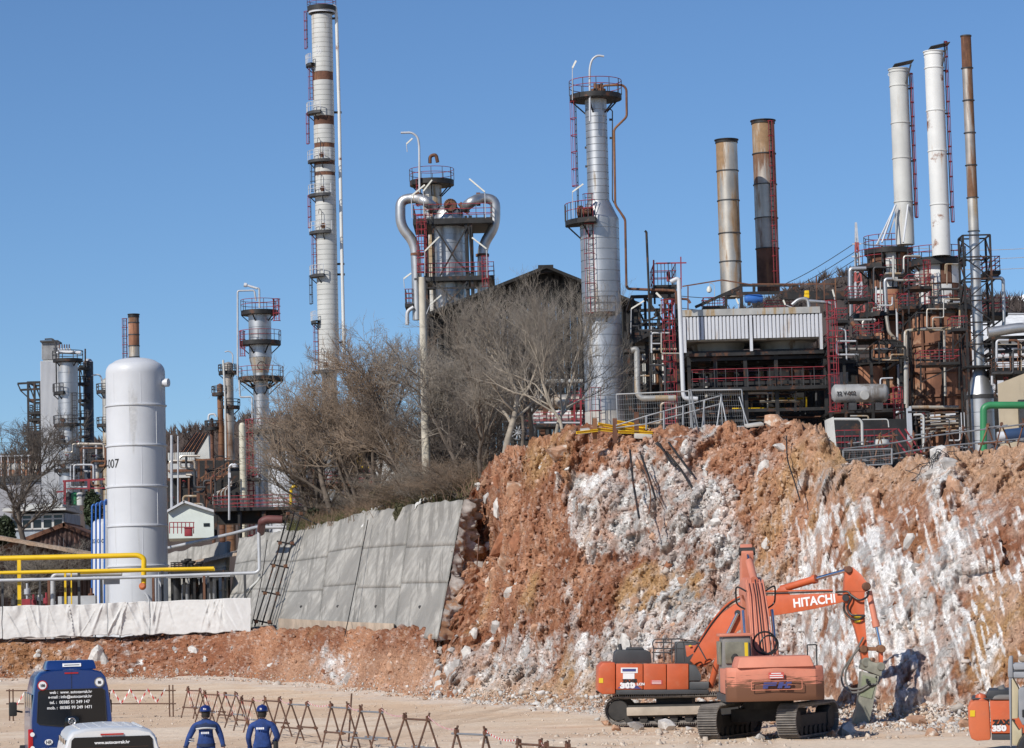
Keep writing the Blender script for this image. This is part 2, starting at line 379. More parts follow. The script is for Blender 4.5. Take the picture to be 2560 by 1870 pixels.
 rock = grey * (1 - st) + white * st
 rp = smooth(.1, .6, fbm(p * .7, 3, 150))[:, None]; rock = rock * (1 - .4 * rp) + pink * .4 * rp
 col = earth * (1 - wl[:, None]) + rock * wl[:, None]
 # chalky drip and scrape marks, pale dust on the earth
 s2 = vnoise(np.stack([p[:, 0] * 9, p[:, 1] * .8, p[:, 2] * .8], 1), 43) + .7 * vnoise(np.stack([p[:, 0] * 19, p[:, 1] * 1.6, p[:, 2] * 1.8], 1), 44) + .35 * nz3
 ws = (smooth(.25, .6, s2 + .35 * lime) * (.05 + .95 * right))[:, None] * .9; col = col * (1 - ws) + C(.76, .745, .725) * ws
 du_ = (smooth(.15, .6, fbm(p * 3.1, 3, 160, .6)) * .4 * (1 - wl))[:, None]; col = col * (1 - du_) + C(.52, .36, .26) * du_
 dk = (smooth(.2, .65, fbm(p * .9, 4, 170, .6)) * .55 * (1 - wl) * (1 - .7 * right))[:, None]; col = col * (1 - dk) + C(.17, .075, .042) * dk
 foot = (1 - smooth(.03, .16, vv))[:, None]; dust = C(.58, .43, .31)
 col = col * (1 - .55 * foot) + dust * .55 * foot
 peb = smooth(.80, .86, c3)[:, None] * (.35 * (e3 > .12))[:, None]; col = col * (1 - peb) + (C(.55, .46, .40)) * peb
 me = raw_mesh('rock_face', p2, grid_faces(nu, nv)[:, ::-1]); put_color(me, np.clip(col, 0, 1))
 o = link('rock_face', me, ground_mat('rock and earth', fine=9.0, amt=.5, bump=1.0)); o['kind'] = 'structure'; o['label'] = 'excavated face of red earth and pale limestone'
 return o, p2.reshape(nu, nv, 3), du, col.reshape(nu, nv, 3)
face, FACE_P, FACE_U, FACE_C = build_face()
def face_at(px, v):
 i = int(np.clip(np.searchsorted(FACE_U, px), 0, len(FACE_U) - 1)); j = int(np.clip(v * (FACE_P.shape[1] - 1), 0, FACE_P.shape[1] - 1)); return Vector(FACE_P[i, j])

def build_yard():
 xs = np.concatenate([-np.geomspace(60, 3000, 14)[::-1], np.linspace(-50, 50, 420), np.geomspace(60, 3000, 14)])
 ys = np.concatenate([np.linspace(-300, 20, 8), np.linspace(30, 45, 6), np.linspace(46, 215, 520), np.geomspace(230, 6000, 16)])
 gx, gy = np.meshgrid(xs, ys, indexing='ij'); p = np.stack([gx.ravel(), gy.ravel(), np.zeros(gx.size)], 1)
 near = smooth(300, 190, p[:, 1]) * smooth(70, 50, abs(p[:, 0]))
 n1 = fbm(p * .12, 3, 200); n2 = fbm(p * .7, 4, 204, .6); n3 = fbm(p * 3.0, 3, 208)
 toe = np.interp(p[:, 0] / np.maximum(p[:, 1], 1), [t_[0] for t_ in [((a - 1280) / F, b) for a, b in TOE]], [b for a, b in TOE])
 nearface = smooth(16, 0, toe - p[:, 1])
 p[:, 2] = np.where(p[:, 1] < 300, zyard(p[:, 1]), zyard(300.0)) + near * (n1 * .10 + n2 * .045 * (1 + 2 * nearface) + n3 * .02 * (1 + 2.5 * nearface))
 C = lambda *a: np.array([a])
 t = smooth(-.4, .5, n1 + .6 * n2)[:, None]; col = C(.64, .475, .33) * (1 - t) + C(.74, .60, .455) * t
 st = smooth(.25, .75, nearface + n2 * .7)[:, None]; col = col * (1 - .5 * st) + C(.60, .53, .47) * .5 * st
 tr = smooth(.2, .6, fbm(p * np.array([.06, .45, 1]), 3, 220))[:, None]; col = col * (1 - .4 * tr) + C(.55, .36, .24) * .4 * tr
 for (x0, sl, cv) in ((-9, .10, .0011), (-3.5, -.06, .0016), (4, .12, -.0009), (-16, .22, .0005)):      # wheel ruts
  xx = p[:, 0] - (x0 + sl * (p[:, 1] - 60) + cv * (p[:, 1] - 60) ** 2)
  for o_ in (-.95, .95):
   rt = np.exp(-((xx - o_) / .22) ** 2) * (.5 + .5 * smooth(-.3, .3, n2)) * near; p[:, 2] -= .035 * rt; p[:, 2] += .025 * np.exp(-((np.abs(xx - o_) - .38) / .12) ** 2) * near; rt = rt[:, None] * .5; col = col * (1 - rt) + C(.44, .31, .21) * rt
 me = raw_mesh('yard_ground', p, grid_faces(len(xs), len(ys)), True); put_color(me, np.clip(col, 0, 1))
 o = link('yard_ground', me, ground_mat('sandy yard', fine=5.0, amt=.16, bump=.35)); o['kind'] = 'structure'
build_yard()

# ---- the refinery stands on rising ground behind the edge of the face
EDGE = [(-260, 1330, 216), (0, 1330, 216), (420, 1405, 214), (620, 1362, 204), (720, 1318, 192), (900, 1290, 176), (1010, 1262, 166), (1165, 1225, 152)] + [t for t in TOP if t[0] >= 1190]
def edge(px): return tabx(EDGE, px, 1), tabx(EDGE, px, 2)
def ground_z(px, D):
 ey, ed = edge(px); e = P(px, float(ey), float(ed)); s = (e.z - CAM.z) / e.y
 return e.z + s * (D - ed) * .985 - .30
def ground_pt(px, D):
 p = P(px, 1300, D); return V3((p.x, D, ground_z(px, D)))
def build_upper():
 us = np.linspace(-260, 2900, 240); rows = np.concatenate([np.linspace(0, 1, 20) ** 1.6 * .12, np.linspace(.14, 1, 22)])
 pts = []
 for u in us:
  ey, ed = edge(u)
  for r in rows:
   D = ed + r * (430 - ed) + 1.2
   q = P(u, 1300, D); pts.append((q.x, D, ground_z(u, D) - (.3 if r == 0 else 0)))
 p = np.array(pts); n = fbm(p * .5, 4, 300); p[:, 2] += n * .12
 C = lambda *a: np.array([a]); X = np.repeat(us, len(rows))
 t = smooth(-.3, .4, n)[:, None]
 soil = C(.30, .20, .13) * (1 - t) + C(.38, .35, .31) * t
 gr = (smooth(1230, 1150, X) * smooth(640, 720, X))[:, None]; soil = soil * (1 - gr) + (C(.10, .10, .045) * (1 - t) + C(.19, .15, .09) * t) * gr
 me = raw_mesh('hillside_ground', p, grid_faces(len(us), len(rows)), True); put_color(me, soil)
 o = link('hillside_ground', me, ground_mat('hillside soil')); o['kind'] = 'structure'
build_upper()
def build_terrace():
 us = np.linspace(-260, 660, 80); ds = np.linspace(0, 1, 12); pts = []
 for u in us:
  a = tabx(TOP, u, 2); z0 = P(u, float(tabx(TOP, u, 1)), float(a)).z
  for r in ds:
   D = a - .4 + r * (222 - a); q = P(u, 1500, D); pts.append((q.x, D, z0 - .12 + .15 * math.sin(u * .05) * r))
 p = np.array(pts); me = raw_mesh('terrace_ground', p, grid_faces(len(us), len(ds)), True)
 put_color(me, np.tile(np.array([[.33, .29, .24]]), (len(p), 1))); o = link('terrace_ground', me, ground_mat('terrace gravel')); o['kind'] = 'structure'
build_terrace()
def hill(pts, D, col, name='far_hill'):
 n = 220; xs = np.linspace(pts[0][0], pts[-1][0], n + 1); v = []; rows = 12
 for r in range(rows):
  k = r / (rows - 1)
  for x in xs:
   q = P(x, float(np.interp(x, [a for a, b in pts], [b for a, b in pts])), D)
   v.append((q.x, D - 260 * (1 - k), -2 + (q.z + 2) * math.sin(k * math.pi / 2)))
 p = np.array(v); k = np.repeat(np.arange(rows), n + 1) / (rows - 1)
 p[:, 2] += (fbm(p * .05, 4, 400) * 5 + fbm(p * .35, 3, 410) * 2.2) * k
 me = raw_mesh(name, p, grid_faces(rows, n + 1)[:, ::-1], True); t = smooth(-.3, .3, fbm(p * .12, 3, 420))[:, None]
 put_color(me, np.array([col]) * (1 - t) + np.array([col]) * 1.6 * t); o = link(name, me, ground_mat('wooded hill')); o['kind'] = 'structure'
 rs = np.random.default_rng(int(D)); n_ = 3600; i = rs.integers(int(rows * .55), rows, n_) * (n + 1) + rs.integers(0, n + 1, n_); b = p[i] + rs.normal(0, 1.5, (n_, 3)) * np.array([1, 1, .2]); vs = []      # bare wood on the crest
 for k in range(7):
  e = b + np.stack([rs.normal(0, 1.6, n_), rs.normal(0, 1, n_), rs.uniform(1.5, 4.2, n_)], 1); s_ = rs.normal(0, .22, n_)[:, None] * np.array([[1, 0, .2]]) + np.array([[.12, 0, 0]]); vs.append(np.stack([b - s_, b + s_, e], 1))
 w_ = np.concatenate(vs).reshape(-1, 3); m2 = raw_mesh('hill_wood', w_, np.arange(len(w_)).reshape(-1, 3)); put_color(m2, np.tile(np.array([col]) * 1.7, (len(w_), 1))); link('hill_wood', m2, ground_mat('bare hill wood'), None, 'bare wood covering the far hill', 'stuff')
hill([(-900, 1560), (0, 1180), (300, 1130), (470, 1100), (620, 1072), (740, 1062), (900, 1075), (1100, 1120), (1400, 1250), (2000, 1500)], 900, (.06, .046, .04))
hill([(1000, 1500), (1500, 1020), (1750, 840), (1880, 775), (1990, 738), (2090, 718), (2180, 714), (2330, 735), (2600, 800), (3300, 1300)], 1000, (.055, .044, .04))
# == builders for the plant
def bend(pts, R_, n=5):
 """polyline with rounded corners"""
 pts = [Vector(p) for p in pts]; out = [pts[0]]
 for i in range(1, len(pts) - 1):
  a, b, c = pts[i - 1], pts[i], pts[i + 1]; u = (a - b); v = (c - b); r = min(R_, u.length * .48, v.length * .48)
  p, q = b + u.normalized() * r, b + v.normalized() * r
  for k in range(n + 1):
   t = k / n; out.append(p * (1 - t) ** 2 + b * 2 * t * (1 - t) + q * t * t)
 out.append(pts[-1]); return out
def WP(D, *pts):
 """pixel points -> world; a third number shifts a point in depth"""
 return [P(p[0], p[1], D + (p[2] if len(p) > 2 else 0)) for p in pts]
def pipe_part(parent, name, mt, D, pts, w, R_=None, n=12, label=None, flanges=()):
 k = D / F; mb = MB().tube(bend(WP(D, *pts), (R_ if R_ is not None else w * 1.4) * k), w * k / 2, n)
 return part(mb, name, mt, parent, label)
def pipe_thing(name, mt, D, pts, w, label, group=None, R_=None, n=12, cat='pipe', supports=()):
 k = D / F; wp = bend(WP(D, *pts), (R_ if R_ is not None else w * 1.4) * k)
 t = thing(name, label, cat, wp[-1], group); part(MB().tube(wp, w * k / 2, n), 'run', mt, t)
 for (px, py0, py1, wd, sm) in supports:
  a, b = P(px, py0, D), P(px, py1, D); part(MB().beam(a, V3((a.x, a.y, b.z)), wd * k), 'support_post', sm, t)
 return t
def axis_at(px, py, D): q = P(px, py, D); return q.x, q.y
def zpx(px, py, D): return P(px, py, D).z
def courses(parent, cx, cy, z0, z1, r, h, mt, name='shell_ring', r_top=None, groove=.05, n=36, mats=None):
 """a shell of stacked ring courses with a narrow joint between them"""
 m = max(1, round((z1 - z0) / h)); h = (z1 - z0) / m; me = None
 for i in range(m):
  ra = r if r_top is None else lerp(r, r_top, i / m); rb = r if r_top is None else lerp(r, r_top, (i + 1) / m)
  mt_i = mats[i % len(mats)] if mats else mt
  if r_top is None and me is not None and mt_i is mt:
   o = link(name, me, mt, parent)
  else:
   mb = MB().lathe((0, 0, 0), [(ra - .05, 0), (ra - .05, groove), (ra, groove), (rb, h), (rb - .05, h)], n)
   me2 = mesh_of(mb, name); o = link(name, me2, mt_i, parent)
   if r_top is None and mt_i is mt: me = me2
  o.location = V3((cx, cy, z0 + i * h)) - ORI[parent.name]
def deck(parent, cx, cy, z, r0, r1, a0=0, a1=360, hr=1.05, thick=.3, rail=None, dk=None, brackets=True, rw=.055, nposts=None, mid=2, toe=None):
 rail = rail or m_red; dk = dk or m_black; A0, A1 = rad(a0), rad(a1); full = abs(a1 - a0) >= 359.9
 n = max(6, int(abs(a1 - a0) / 12)); kw = {} if full else dict(a0=A0, a1=A1)
 d = part(MB().lathe((cx, cy, z), [(r0, 0), (r1, 0), (r1, -thick), (r0, -thick), (r0, 0)], n, **kw), 'platform', dk, parent)
 rl = MB(); m = nposts or max(3, int(abs(A1 - A0) * r1 / 1.1))
 for i in range(m + (0 if full else 1)):
  a = A0 + (A1 - A0) * i / m; p = V3((cx + math.cos(a) * r1, cy + math.sin(a) * r1, z))
  rl.beam(p, p + V3((0, 0, hr)), rw)
 part(rl, 'railing_post', m_dark if rail is m_red else rail, parent, kind='stuff')
 r2 = MB()
 for j in range(mid):
  r2.ring((cx, cy, z + hr * (1 - j * .45)), r1, rw * .5, n * 2, 5, **kw)
 part(r2, 'railing', rail, parent)
 if brackets:
  bk = MB(); m = max(2, int(abs(A1 - A0) * r1 / 2))
  for i in range(m):
   a = A0 + (A1 - A0) * (i + .5) / m; c, s_ = math.cos(a), math.sin(a)
   bk.beam((cx + c * r1 * .97, cy + s_ * r1 * .97, z - thick), (cx + c * r0 * .98, cy + s_ * r0 * .98, z - thick - (r1 - r0) * .9), .09)
  part(bk, 'bracket', dk, parent, kind='stuff')
 return d
def rect_deck(parent, D, x0, x1, y, depth, hr_px=30, thick_px=10, rail=None, dk=None, nposts=None, name='platform', mid=3):
 """rectangular platform: front edge from pixel x0 to x1 at deck height y, running depth metres back"""
 rail = rail or m_red; dk = dk or m_black; k = D / F
 a, b = P(x0, y, D), P(x1, y, D); z = (a.z + b.z) / 2; t = thick_px * k; h = hr_px * k
 part(MB().b2((a.x, D, z - t), (b.x, D + depth, z)), name, dk, parent)
 m = nposts or max(3, int((b.x - a.x) / 1.2)); pm = MB(); rm = MB(); rw = max(.05, k * 1.6)
 for (ya) in (D + .05, D + depth - .05):
  for i in range(m + 1):
   x = lerp(a.x + .05, b.x - .05, i / m); pm.beam((x, ya, z), (x, ya, z + h), rw)
  for j in range(mid): rm.beam((a.x, ya, z + h * (1 - j / mid)), (b.x, ya, z + h * (1 - j / mid)), rw)
 for x in (a.x + .05, b.x - .05):
  for j in range(mid): rm.beam((x, D, z + h * (1 - j / mid)), (x, D + depth, z + h * (1 - j / mid)), rw)
  m2 = max(1, int(depth / 1.3))
  for i in range(1, m2): pm.beam((x, D + depth * i / m2, z), (x, D + depth * i / m2, z + h), rw)
 part(pm, 'railing_post', m_dark if rail is m_red else rail, parent, kind='stuff'); part(rm, 'railing', rail, parent)
def ladder(parent, x, y, z0, z1, out=-90, w_=.45, cage=True, rail=None, cm=None, off=0.0, rt=.05, hoop=1.5, cage_from=0):
 """vertical ladder, its safety cage facing direction out (degrees; -90 is towards the yard)"""
 rt *= .75; rail = rail or m_black; cm = cm or m_red; a = rad(out); o = V3((math.cos(a), math.sin(a), 0)); s_ = V3((-o.y, o.x, 0))
 b = V3((x, y, 0)) + o * off; mb = MB()
 for sg in (-1, 1): mb.beam(b + s_ * sg * w_ / 2 + V3((0, 0, z0)), b + s_ * sg * w_ / 2 + V3((0, 0, z1)), rt)
 n = max(2, int((z1 - z0) / .45))
 for i in range(n):
  z = z0 + (i + .5) * (z1 - z0) / n; mb.beam(b - s_ * w_ / 2 + V3((0, 0, z)), b + s_ * w_ / 2 + V3((0, 0, z)), rt * .7)
 part(mb, 'ladder', rail, parent)
 if cage:
  c = MB(); zc = z0 + cage_from; m = max(1, int((z1 - zc) / hoop)); R_ = w_ * .85
  arc = [(-90 + 180 * j / 8) for j in range(9)]
  for i in range(m + 1):
   z = zc + (z1 - zc) * i / m
   c.tube([b + (o * math.cos(rad(t)) + s_ * math.sin(rad(t))) * R_ + V3((0, 0, z)) for t in arc], rt * .6, 4)
  for t in (-60, 0, 60):
   d = (o * math.cos(rad(t)) + s_ * math.sin(rad(t))) * R_; c.beam(b + d + V3((0, 0, zc)), b + d + V3((0, 0, z1)), rt * .65)
  part(c, 'ladder_cage', cm, parent)
def beams(parent, name, mt, D, lst, w=6, dd=0):
 """every bar of a frame as its own piece; lst of (x0, y0, x1, y1[, width[, depth shift0, shift1]]) in pixels"""
 k = D / F
 for l in lst:
  ww = l[4] if len(l) > 4 and l[4] else w; s0 = l[5] if len(l) > 5 else dd; s1 = l[6] if len(l) > 6 else s0
  part(MB().beam(P(l[0], l[1], D + s0), P(l[2], l[3], D + s1), ww * k), name, mt, parent)
def frame_box(parent, D, depth, xs, ys, mt, w=6, wb=5, brace=True, back=True, y_of=None):
 """a steel frame: columns at pixel xs, floor beams at pixel ys (top first); columns run from ys[0] to ys[-1]"""
 k = D / F
 for dd in ((0, depth) if back else (0,)):
  cols = []
  for x in xs:
   b = P(x, ys[-1], D); zt = P(x, ys[0], D).z; cols.append(b.x)
   part(MB().beam((b.x, D + dd, b.z), (b.x, D + dd, zt), w * k), 'column', mt, parent)
  for y in ys[:-1]:
   z = P(xs[0], y, D).z; part(MB().beam((cols[0] - w * k / 2, D + dd, z), (cols[-1] + w * k / 2, D + dd, z), wb * k * .95, wb * k), 'beam', mt, parent)
  if brace and dd == 0:
   for i in range(len(xs) - 1):
    za, zb = P(xs[0], ys[0], D).z, P(xs[0], ys[1], D).z
    part(MB().beam((cols[i], D + .1, za), (cols[i + 1], D + .1, zb), wb * k * .6), 'brace', mt, parent)
 if back:
  for x in (cols[0], cols[-1]):
   for y in ys[:-1]:
    z = P(xs[0], y, D).z; part(MB().beam((x, D + w * k / 2, z), (x, D + depth - w * k / 2, z), wb * k * .9), 'beam', mt, parent)
LAMPS = []
def tube_lamp(D, foot, knee, tip, label, w=5):
 """thin post with a slanting tube-lamp box on its end"""
 k = D / F; a, b, c = WP(D, foot, knee, tip)
 t = thing('tube_lamp', label, 'lamp', a, 'tube lamps on posts about the plant')
 part(MB().tube([a, b], 1.1 * k, 5), 'post', m_grey, t)
 part(MB().beam(b, c, w * k, w * k * .7), 'housing', m_lamp, t); LAMPS.append(t); return t
def flange(mb, c, ax, r, t): c = Vector(c); ax = Vector(ax).normalized(); mb.lathe(c - ax * t / 2, [(0, 0), (r, 0), (r, t), (0, t)], 20, axis=ax)
def txt(parent, s, loc, size, mt, name='lettering', rot=(90, 0, 0), tilt=0, local=False, align='LEFT', thick=.004, shear=0, bold=0, sx=1):
 """lettering as a thin mesh part of its thing"""
 cu = bpy.data.curves.new('lettering', 'FONT'); cu.body = s; cu.size = size; cu.extrude = thick; cu.align_x = align; cu.shear = shear; cu.offset = bold; cu.resolution_u = 3
 o = bpy.data.objects.new('tmp', cu); COL.objects.link(o); dg = bpy.context.evaluated_depsgraph_get(); me = bpy.data.meshes.new_from_object(o.evaluated_get(dg)); bpy.data.objects.remove(o)
 off = V3((0, 0, 0)) if local else ORI[parent.name]
 M_ = Matrix.Translation(Vector(loc) - off) @ Matrix.Rotation(rad(rot[2]), 4, 'Z') @ Matrix.Rotation(rad(rot[0] - tilt), 4, 'X') @ Matrix.Scale(sx, 4, (1, 0, 0))
 me.transform(M_); return link(name, me, mt, parent)
# == the big silver column at the edge of the face
def big_column():
 D = 198; k = D / F; cx, cy = axis_at(1511, 1000, D)
 g = ground_z(1511, D)
 t = thing('distillation_column', 'tall silver clad column with a cone shoulder and a round crown platform', 'column', (cx, cy, g))
 zs = lambda y: zpx(1505, y, D)
 r1, r2 = 50 * k, 27.5 * k
 part(MB().lathe((cx, cy, 0), [(r1 * 1.0, g - .3), (r1 * 1.0, zs(1030)), (0, zs(1030))], 40), 'plinth', m_concrete, t)
 courses(t, cx, cy, zs(1030), zs(548), r1 * .985, 27 * k, m_clad, 'cladding_ring', groove=.06, n=48)
 part(MB().lathe((cx, cy, 0), [(r1 * .985, zs(548)), (r2 * 1.02, zs(504))], 48), 'cone_shoulder', m_clad, t)
 courses(t, cx, cy, zs(504), zs(243), r2, 18 * k, m_clad, 'cladding_ring', groove=.06, n=40)
 deck(t, cx, cy, zs(238), r2 * .3, 66 * k, 0, 360, 36 * k, .35, m_red, m_black, nposts=12)
 # crown valves and the swan-neck vent
 pk = lambda x: (x * .3027 + 1350)
 pipe_part(t, 'vent_pipe', m_grey, D - 1.6, [(1475, 303), (1474, 170), (1480, 148), (1494, 138), (1510, 141)], 5.5, 12)
 pipe_part(t, 'relief_pipe', m_rust, D - .6, [(1505, 232), (1506, 214), (1556, 212), (1566, 222), (1567, 292), (1535, 323), (1538, 512), (1563, 548), (1566, 715)], 6, 8)
 pipe_part(t, 'drop_pipe', m_dark, D - .2, [(1523, 272), (1531, 276), (1531, 500), (1560, 548)], 3, 5)
 for x, y in ((1488, 226), (1496, 228), (1504, 226)):
  q = P(x, y, D); part(MB().lathe(q, [(0, -.3), (.3, -.3), (.3, .1), (.12, .12), (.12, .5), (0, .5)], 12), 'valve', m_rust, t)
 # man-way platform on the left of the shoulder
 deck(t, cx, cy, zs(552), r1 * .8, r1 * 1.72, 165, 262, 42 * k, .35, m_red, m_black, nposts=8)
 q = P(1447, 530, D - 1); part(MB().lathe(q, [(0, 0), (16 * k, 0), (16 * k, .25), (10 * k, .25), (10 * k, 1.0)], 20, axis=(.75, -.3, 0)), 'manway_cover', m_rust, t)
 ladder(t, cx - r1 * .55, cy - r1 * .95, zs(788), zs(492), -100, 16 * k, rail=m_black, cm=m_red, rt=.06, hoop=34 * k)
 ladder(t, cx - r2 * 1.9, cy - .3, zs(545), zs(255), 190, 16 * k, rail=m_black, cm=m_red, rt=.07, cage_from=2.3, hoop=36 * k)
 deck(t, cx, cy, zs(785), r1 * .98, r1 * 1.3, 225, 300, 38 * k, .3, m_dark, m_black, nposts=4)
 ladder(t, cx - r1 * .5, cy - r1 * 1.4, g, zs(975), -90, 18 * k, rail=m_black, cm=m_red, rt=.06)
 for x, y in ((1462, 369), (1463, 416), (1523, 299), (1524, 345)):
  part(MB().beam(P(x, y, D), P(x + 8, y, D), 5 * k), 'pipe_clip', m_dark, t)
big_column()
tube_lamp(196, (1431, 250), (1431, 170), (1440, 152), 'tube lamp on a post above the crown railing of the silver column', 6)
tube_lamp(196, (1433, 545), (1431, 480), (1458, 460), 'slanting tube lamp over the side platform of the silver column')

# == tall pale tower with rust bands
def tall_tower():
 D = 300; k = D / F; cx, cy = axis_at(820, 800, D); g = ground_z(820, D); zs = lambda y: zpx(812, y, D); r = 26.5 * k
 t = thing('distillation_tower', 'very tall pale tower with rusty bare bands and ladders down its left side', 'tower', (cx, cy, g))
 bands = [(182, 203), (292, 314), (360, 371), (403, 414), (432, 441)]
 yy = [38];
 y = 38
 for a, b in bands:
  courses(t, cx, cy, zs(a), zs(y), r, 12.5 * k, m_white_old, 'cladding_ring', groove=.04, n=36)
  part(MB().lathe((cx, cy, 0), [(r * .965, zs(b)), (r * .965, zs(a))], 36), 'bare_band', m_rust, t, 'rusty band with its cladding stripped'); y = b
 courses(t, cx, cy, zs(926), zs(y), r, 12.5 * k, m_white_old, 'cladding_ring', groove=.04, n=36)
 part(MB().lathe((cx, cy, 0), [(r * .72, g - .5), (r * .72, zs(940)), (r, zs(926))], 32), 'lower_shell', m_clad, t)
 part(MB().lathe((cx, cy, 0), [(r * 1.28, zs(34)), (r * 1.28, zs(20)), (0, zs(16))], 36), 'crown_skirt', m_white, t)
 deck(t, cx, cy, zs(17), r * .3, r * 1.38, 0, 360, 17 * k, .5, m_red, m_black, brackets=False, nposts=10)
 for i, (y, side) in enumerate([(161, 0), (281, 1), (402, 2), (487, 2), (580, 2), (688, 1), (803, 0), (928, 2)]):
  a0, a1 = [(170, 230), (170, 262), (175, 292)][side]
  deck(t, cx, cy, zs(y), r * .98, r * 1.62, a0, a1, 23 * k, .3, m_grey, m_dark, rw=.07, nposts=6)
  if side == 2:
   q = P(805 + (y - 400) * .018, y - 16, D - r * 1.02)
   part(MB().lathe(q, [(0, 0), (7 * k, 0), (7 * k, .35), (4.5 * k, .35), (4.5 * k, .8)], 16, axis=(0, 1, 0)), 'manway_cover', m_rust, t)
   pipe_part(t, 'davit', m_dark, D - r * 1.25, [(801 + (y - 400) * .018, y - 2), (801 + (y - 400) * .018, y - 52), (795 + (y - 400) * .018, y - 60), (793 + (y - 400) * .018, y - 46)], 1.6, 5, 5)
 segs = [(122, 30), (250, 165), (360, 285), (480, 405), (570, 490), (690, 585), (760, 690), (925, 808)]
 for i, (yb, yt) in enumerate(segs):
  red = i in (0, 2, 5)
  off = -r * (1.42 if i % 2 == 0 else 1.12)
  ladder(t, cx + off, cy - r * .35, zs(yb), zs(yt), 200 if i % 2 == 0 else -110, 8.5 * k, rail=m_black, cm=m_red if red or i in (1, 4, 7) else m_dark, rt=.075, hoop=22 * k)
 pipe_part(t, 'downcomer_pipe', m_white_rust, D, [(822, 18), (838, 14), (841, 40), (848, 281), (855, 660), (860, 880)], 8.5, 10)
 for y, x in ((46, 839), (281, 848), (660, 855), (686, 856), (856, 859)):
  part(MB().beam(P(x - 22, y, D), P(x + 6, y, D), 5 * k), 'pipe_bracket', m_black, t)
 # chalk lettering
 return t
TOWER = tall_tower()

# == reactor with looping overhead pipes
def reactor():
 D = 240; k = D / F; cx, cy = axis_at(1124, 700, D); g = ground_z(1124, D); zs = lambda y: zpx(1124, y, D); r = 41 * k
 t = thing('reactor', 'silver reactor vessel in a black braced frame with looping overhead pipes', 'reactor', (cx, cy, g))
 courses(t, cx, cy, g, zs(548), r, 22 * k, m_clad, 'cladding_ring', groove=.07, n=40)
 part(MB().lathe((cx, cy, 0), [(r, zs(548)), (r * .93, zs(532)), (r * .62, zs(518)), (0, zs(511))], 40), 'dome', m_clad, t)
 # stack-like column behind
 c2x, c2y = axis_at(1080, 470, D + 9);
 courses(t, c2x, c2y, g, zs(413), 25 * k, 20 * k, m_clad_dull, 'column_ring', groove=.07, n=32)
 deck(t, c2x, c2y, zs(410), 5 * k, 58 * k, 0, 360, 30 * k, .45, m_red, m_black, nposts=12)
 pipe_part(t, 'crown_bend', m_rust, D + 8, [(1075, 408), (1075, 390), (1090, 386), (1094, 406)], 9, 8)
 pipe_part(t, 'swan_neck_vent', m_grey, D + 7, [(1049, 482), (1048, 362), (1044, 342), (1030, 331), (1002, 332)], 5.5, 14)
 ladder(t, c2x - 30 * k, c2y - 1.5, zs(480), zs(412), 200, 12 * k, rail=m_black, cm=m_red, rt=.08, hoop=14 * k)
 # overhead pipes
 for pts in ([(1085, 520), (1068, 505, -1), (1040, 494), (1001, 500), (1001, 566), (1037, 606), (1041, 665), (1044, 800)],
    [(1160, 520), (1178, 505, -1), (1202, 494), (1238, 500), (1238, 566), (1207, 612), (1206, 665), (1207, 800)]):
  pipe_part(t, 'overhead_pipe', m_clad, D - .5, pts, 26, 30, 20)
 fl = [((1084, 520), (1, 0, -.9)), ((1160, 520), (-1, 0, -.9)), ((1044, 496), (1, 0, 0)), ((1196, 498), (1, 0, 0)), ((1043, 636), (0, 0, 1)), ((1206, 638), (0, 0, 1))]
 for (x, y), ax in fl:
  mb = MB(); c = P(x, y, D - .5); flange(mb, c, ax, 17 * k, 10 * k if y < 600 else 6 * k); part(mb, 'flange', m_rust, t)
 c = P(1126, 513, D - 1.6); part(MB().lathe(c, [(0, -.1), (15 * k, -.1), (17 * k, .0), (17 * k, .3), (12 * k, .3), (12 * k, 1.4)], 24, axis=(0, 1, 0)), 'manway_cover', m_rust, t)
 b = MB()
 for i in range(20):
  a = 2 * math.pi * i / 20; b.box(c + V3((math.cos(a) * 15 * k, -.12, math.sin(a) * 15 * k)), (2 * k, .14, 2 * k))
 part(b, 'bolt', m_dark, t, kind='stuff')
 rect_deck(t, D - 2.6, 1032, 1231, 545, 6.5, 36, 14, m_red, m_black, 10)
 rect_deck(t, D - 2.6, 1043, 1236, 690, 6.5, 34, 11, m_red, m_black, 12)
 zt, zb = zs(550), g; cols = [P(x, 650, D).x for x in (1086, 1168, 1180, 1066)]
 for x in cols:
  for yy in (-2.3, 3.0): part(MB().beam((x, cy + yy, zb), (x, cy + yy, zt), 7 * k), 'column', m_black, t)
 for (x0, y0, x1, y1) in ((1086, 566, 1140, 650), (1168, 566, 1100, 690), (1140, 650, 1180, 690), (1086, 705, 1180, 790), (1168, 705, 1090, 790), (1172, 566, 1180, 680), (1066, 720, 1190, 720)):
  part(MB().beam(P(x0, y0, D - 2.45), P(x1, y1, D - 2.45), 4 * k), 'brace', m_black, t)
 ladder(t, P(1057, 600, D).x, D - 3, zs(690), zs(550), -90, 16 * k, rail=m_red, cm=m_red, rt=.09, hoop=17 * k)
 ladder(t, P(1212, 600, D).x, D - 3, zs(730), zs(655), -90, 11 * k, rail=m_red, cm=m_red, rt=.09, hoop=17 * k)
 rect_deck(t, D - 1, 1012, 1032, 758, 3, 36, 9, m_red, m_black, 2)
 pipe_part(t, 'elbow_pipe', m_grey, D - 1, [(1034, 768), (1018, 778), (1018, 812)], 10, 10)
reactor()
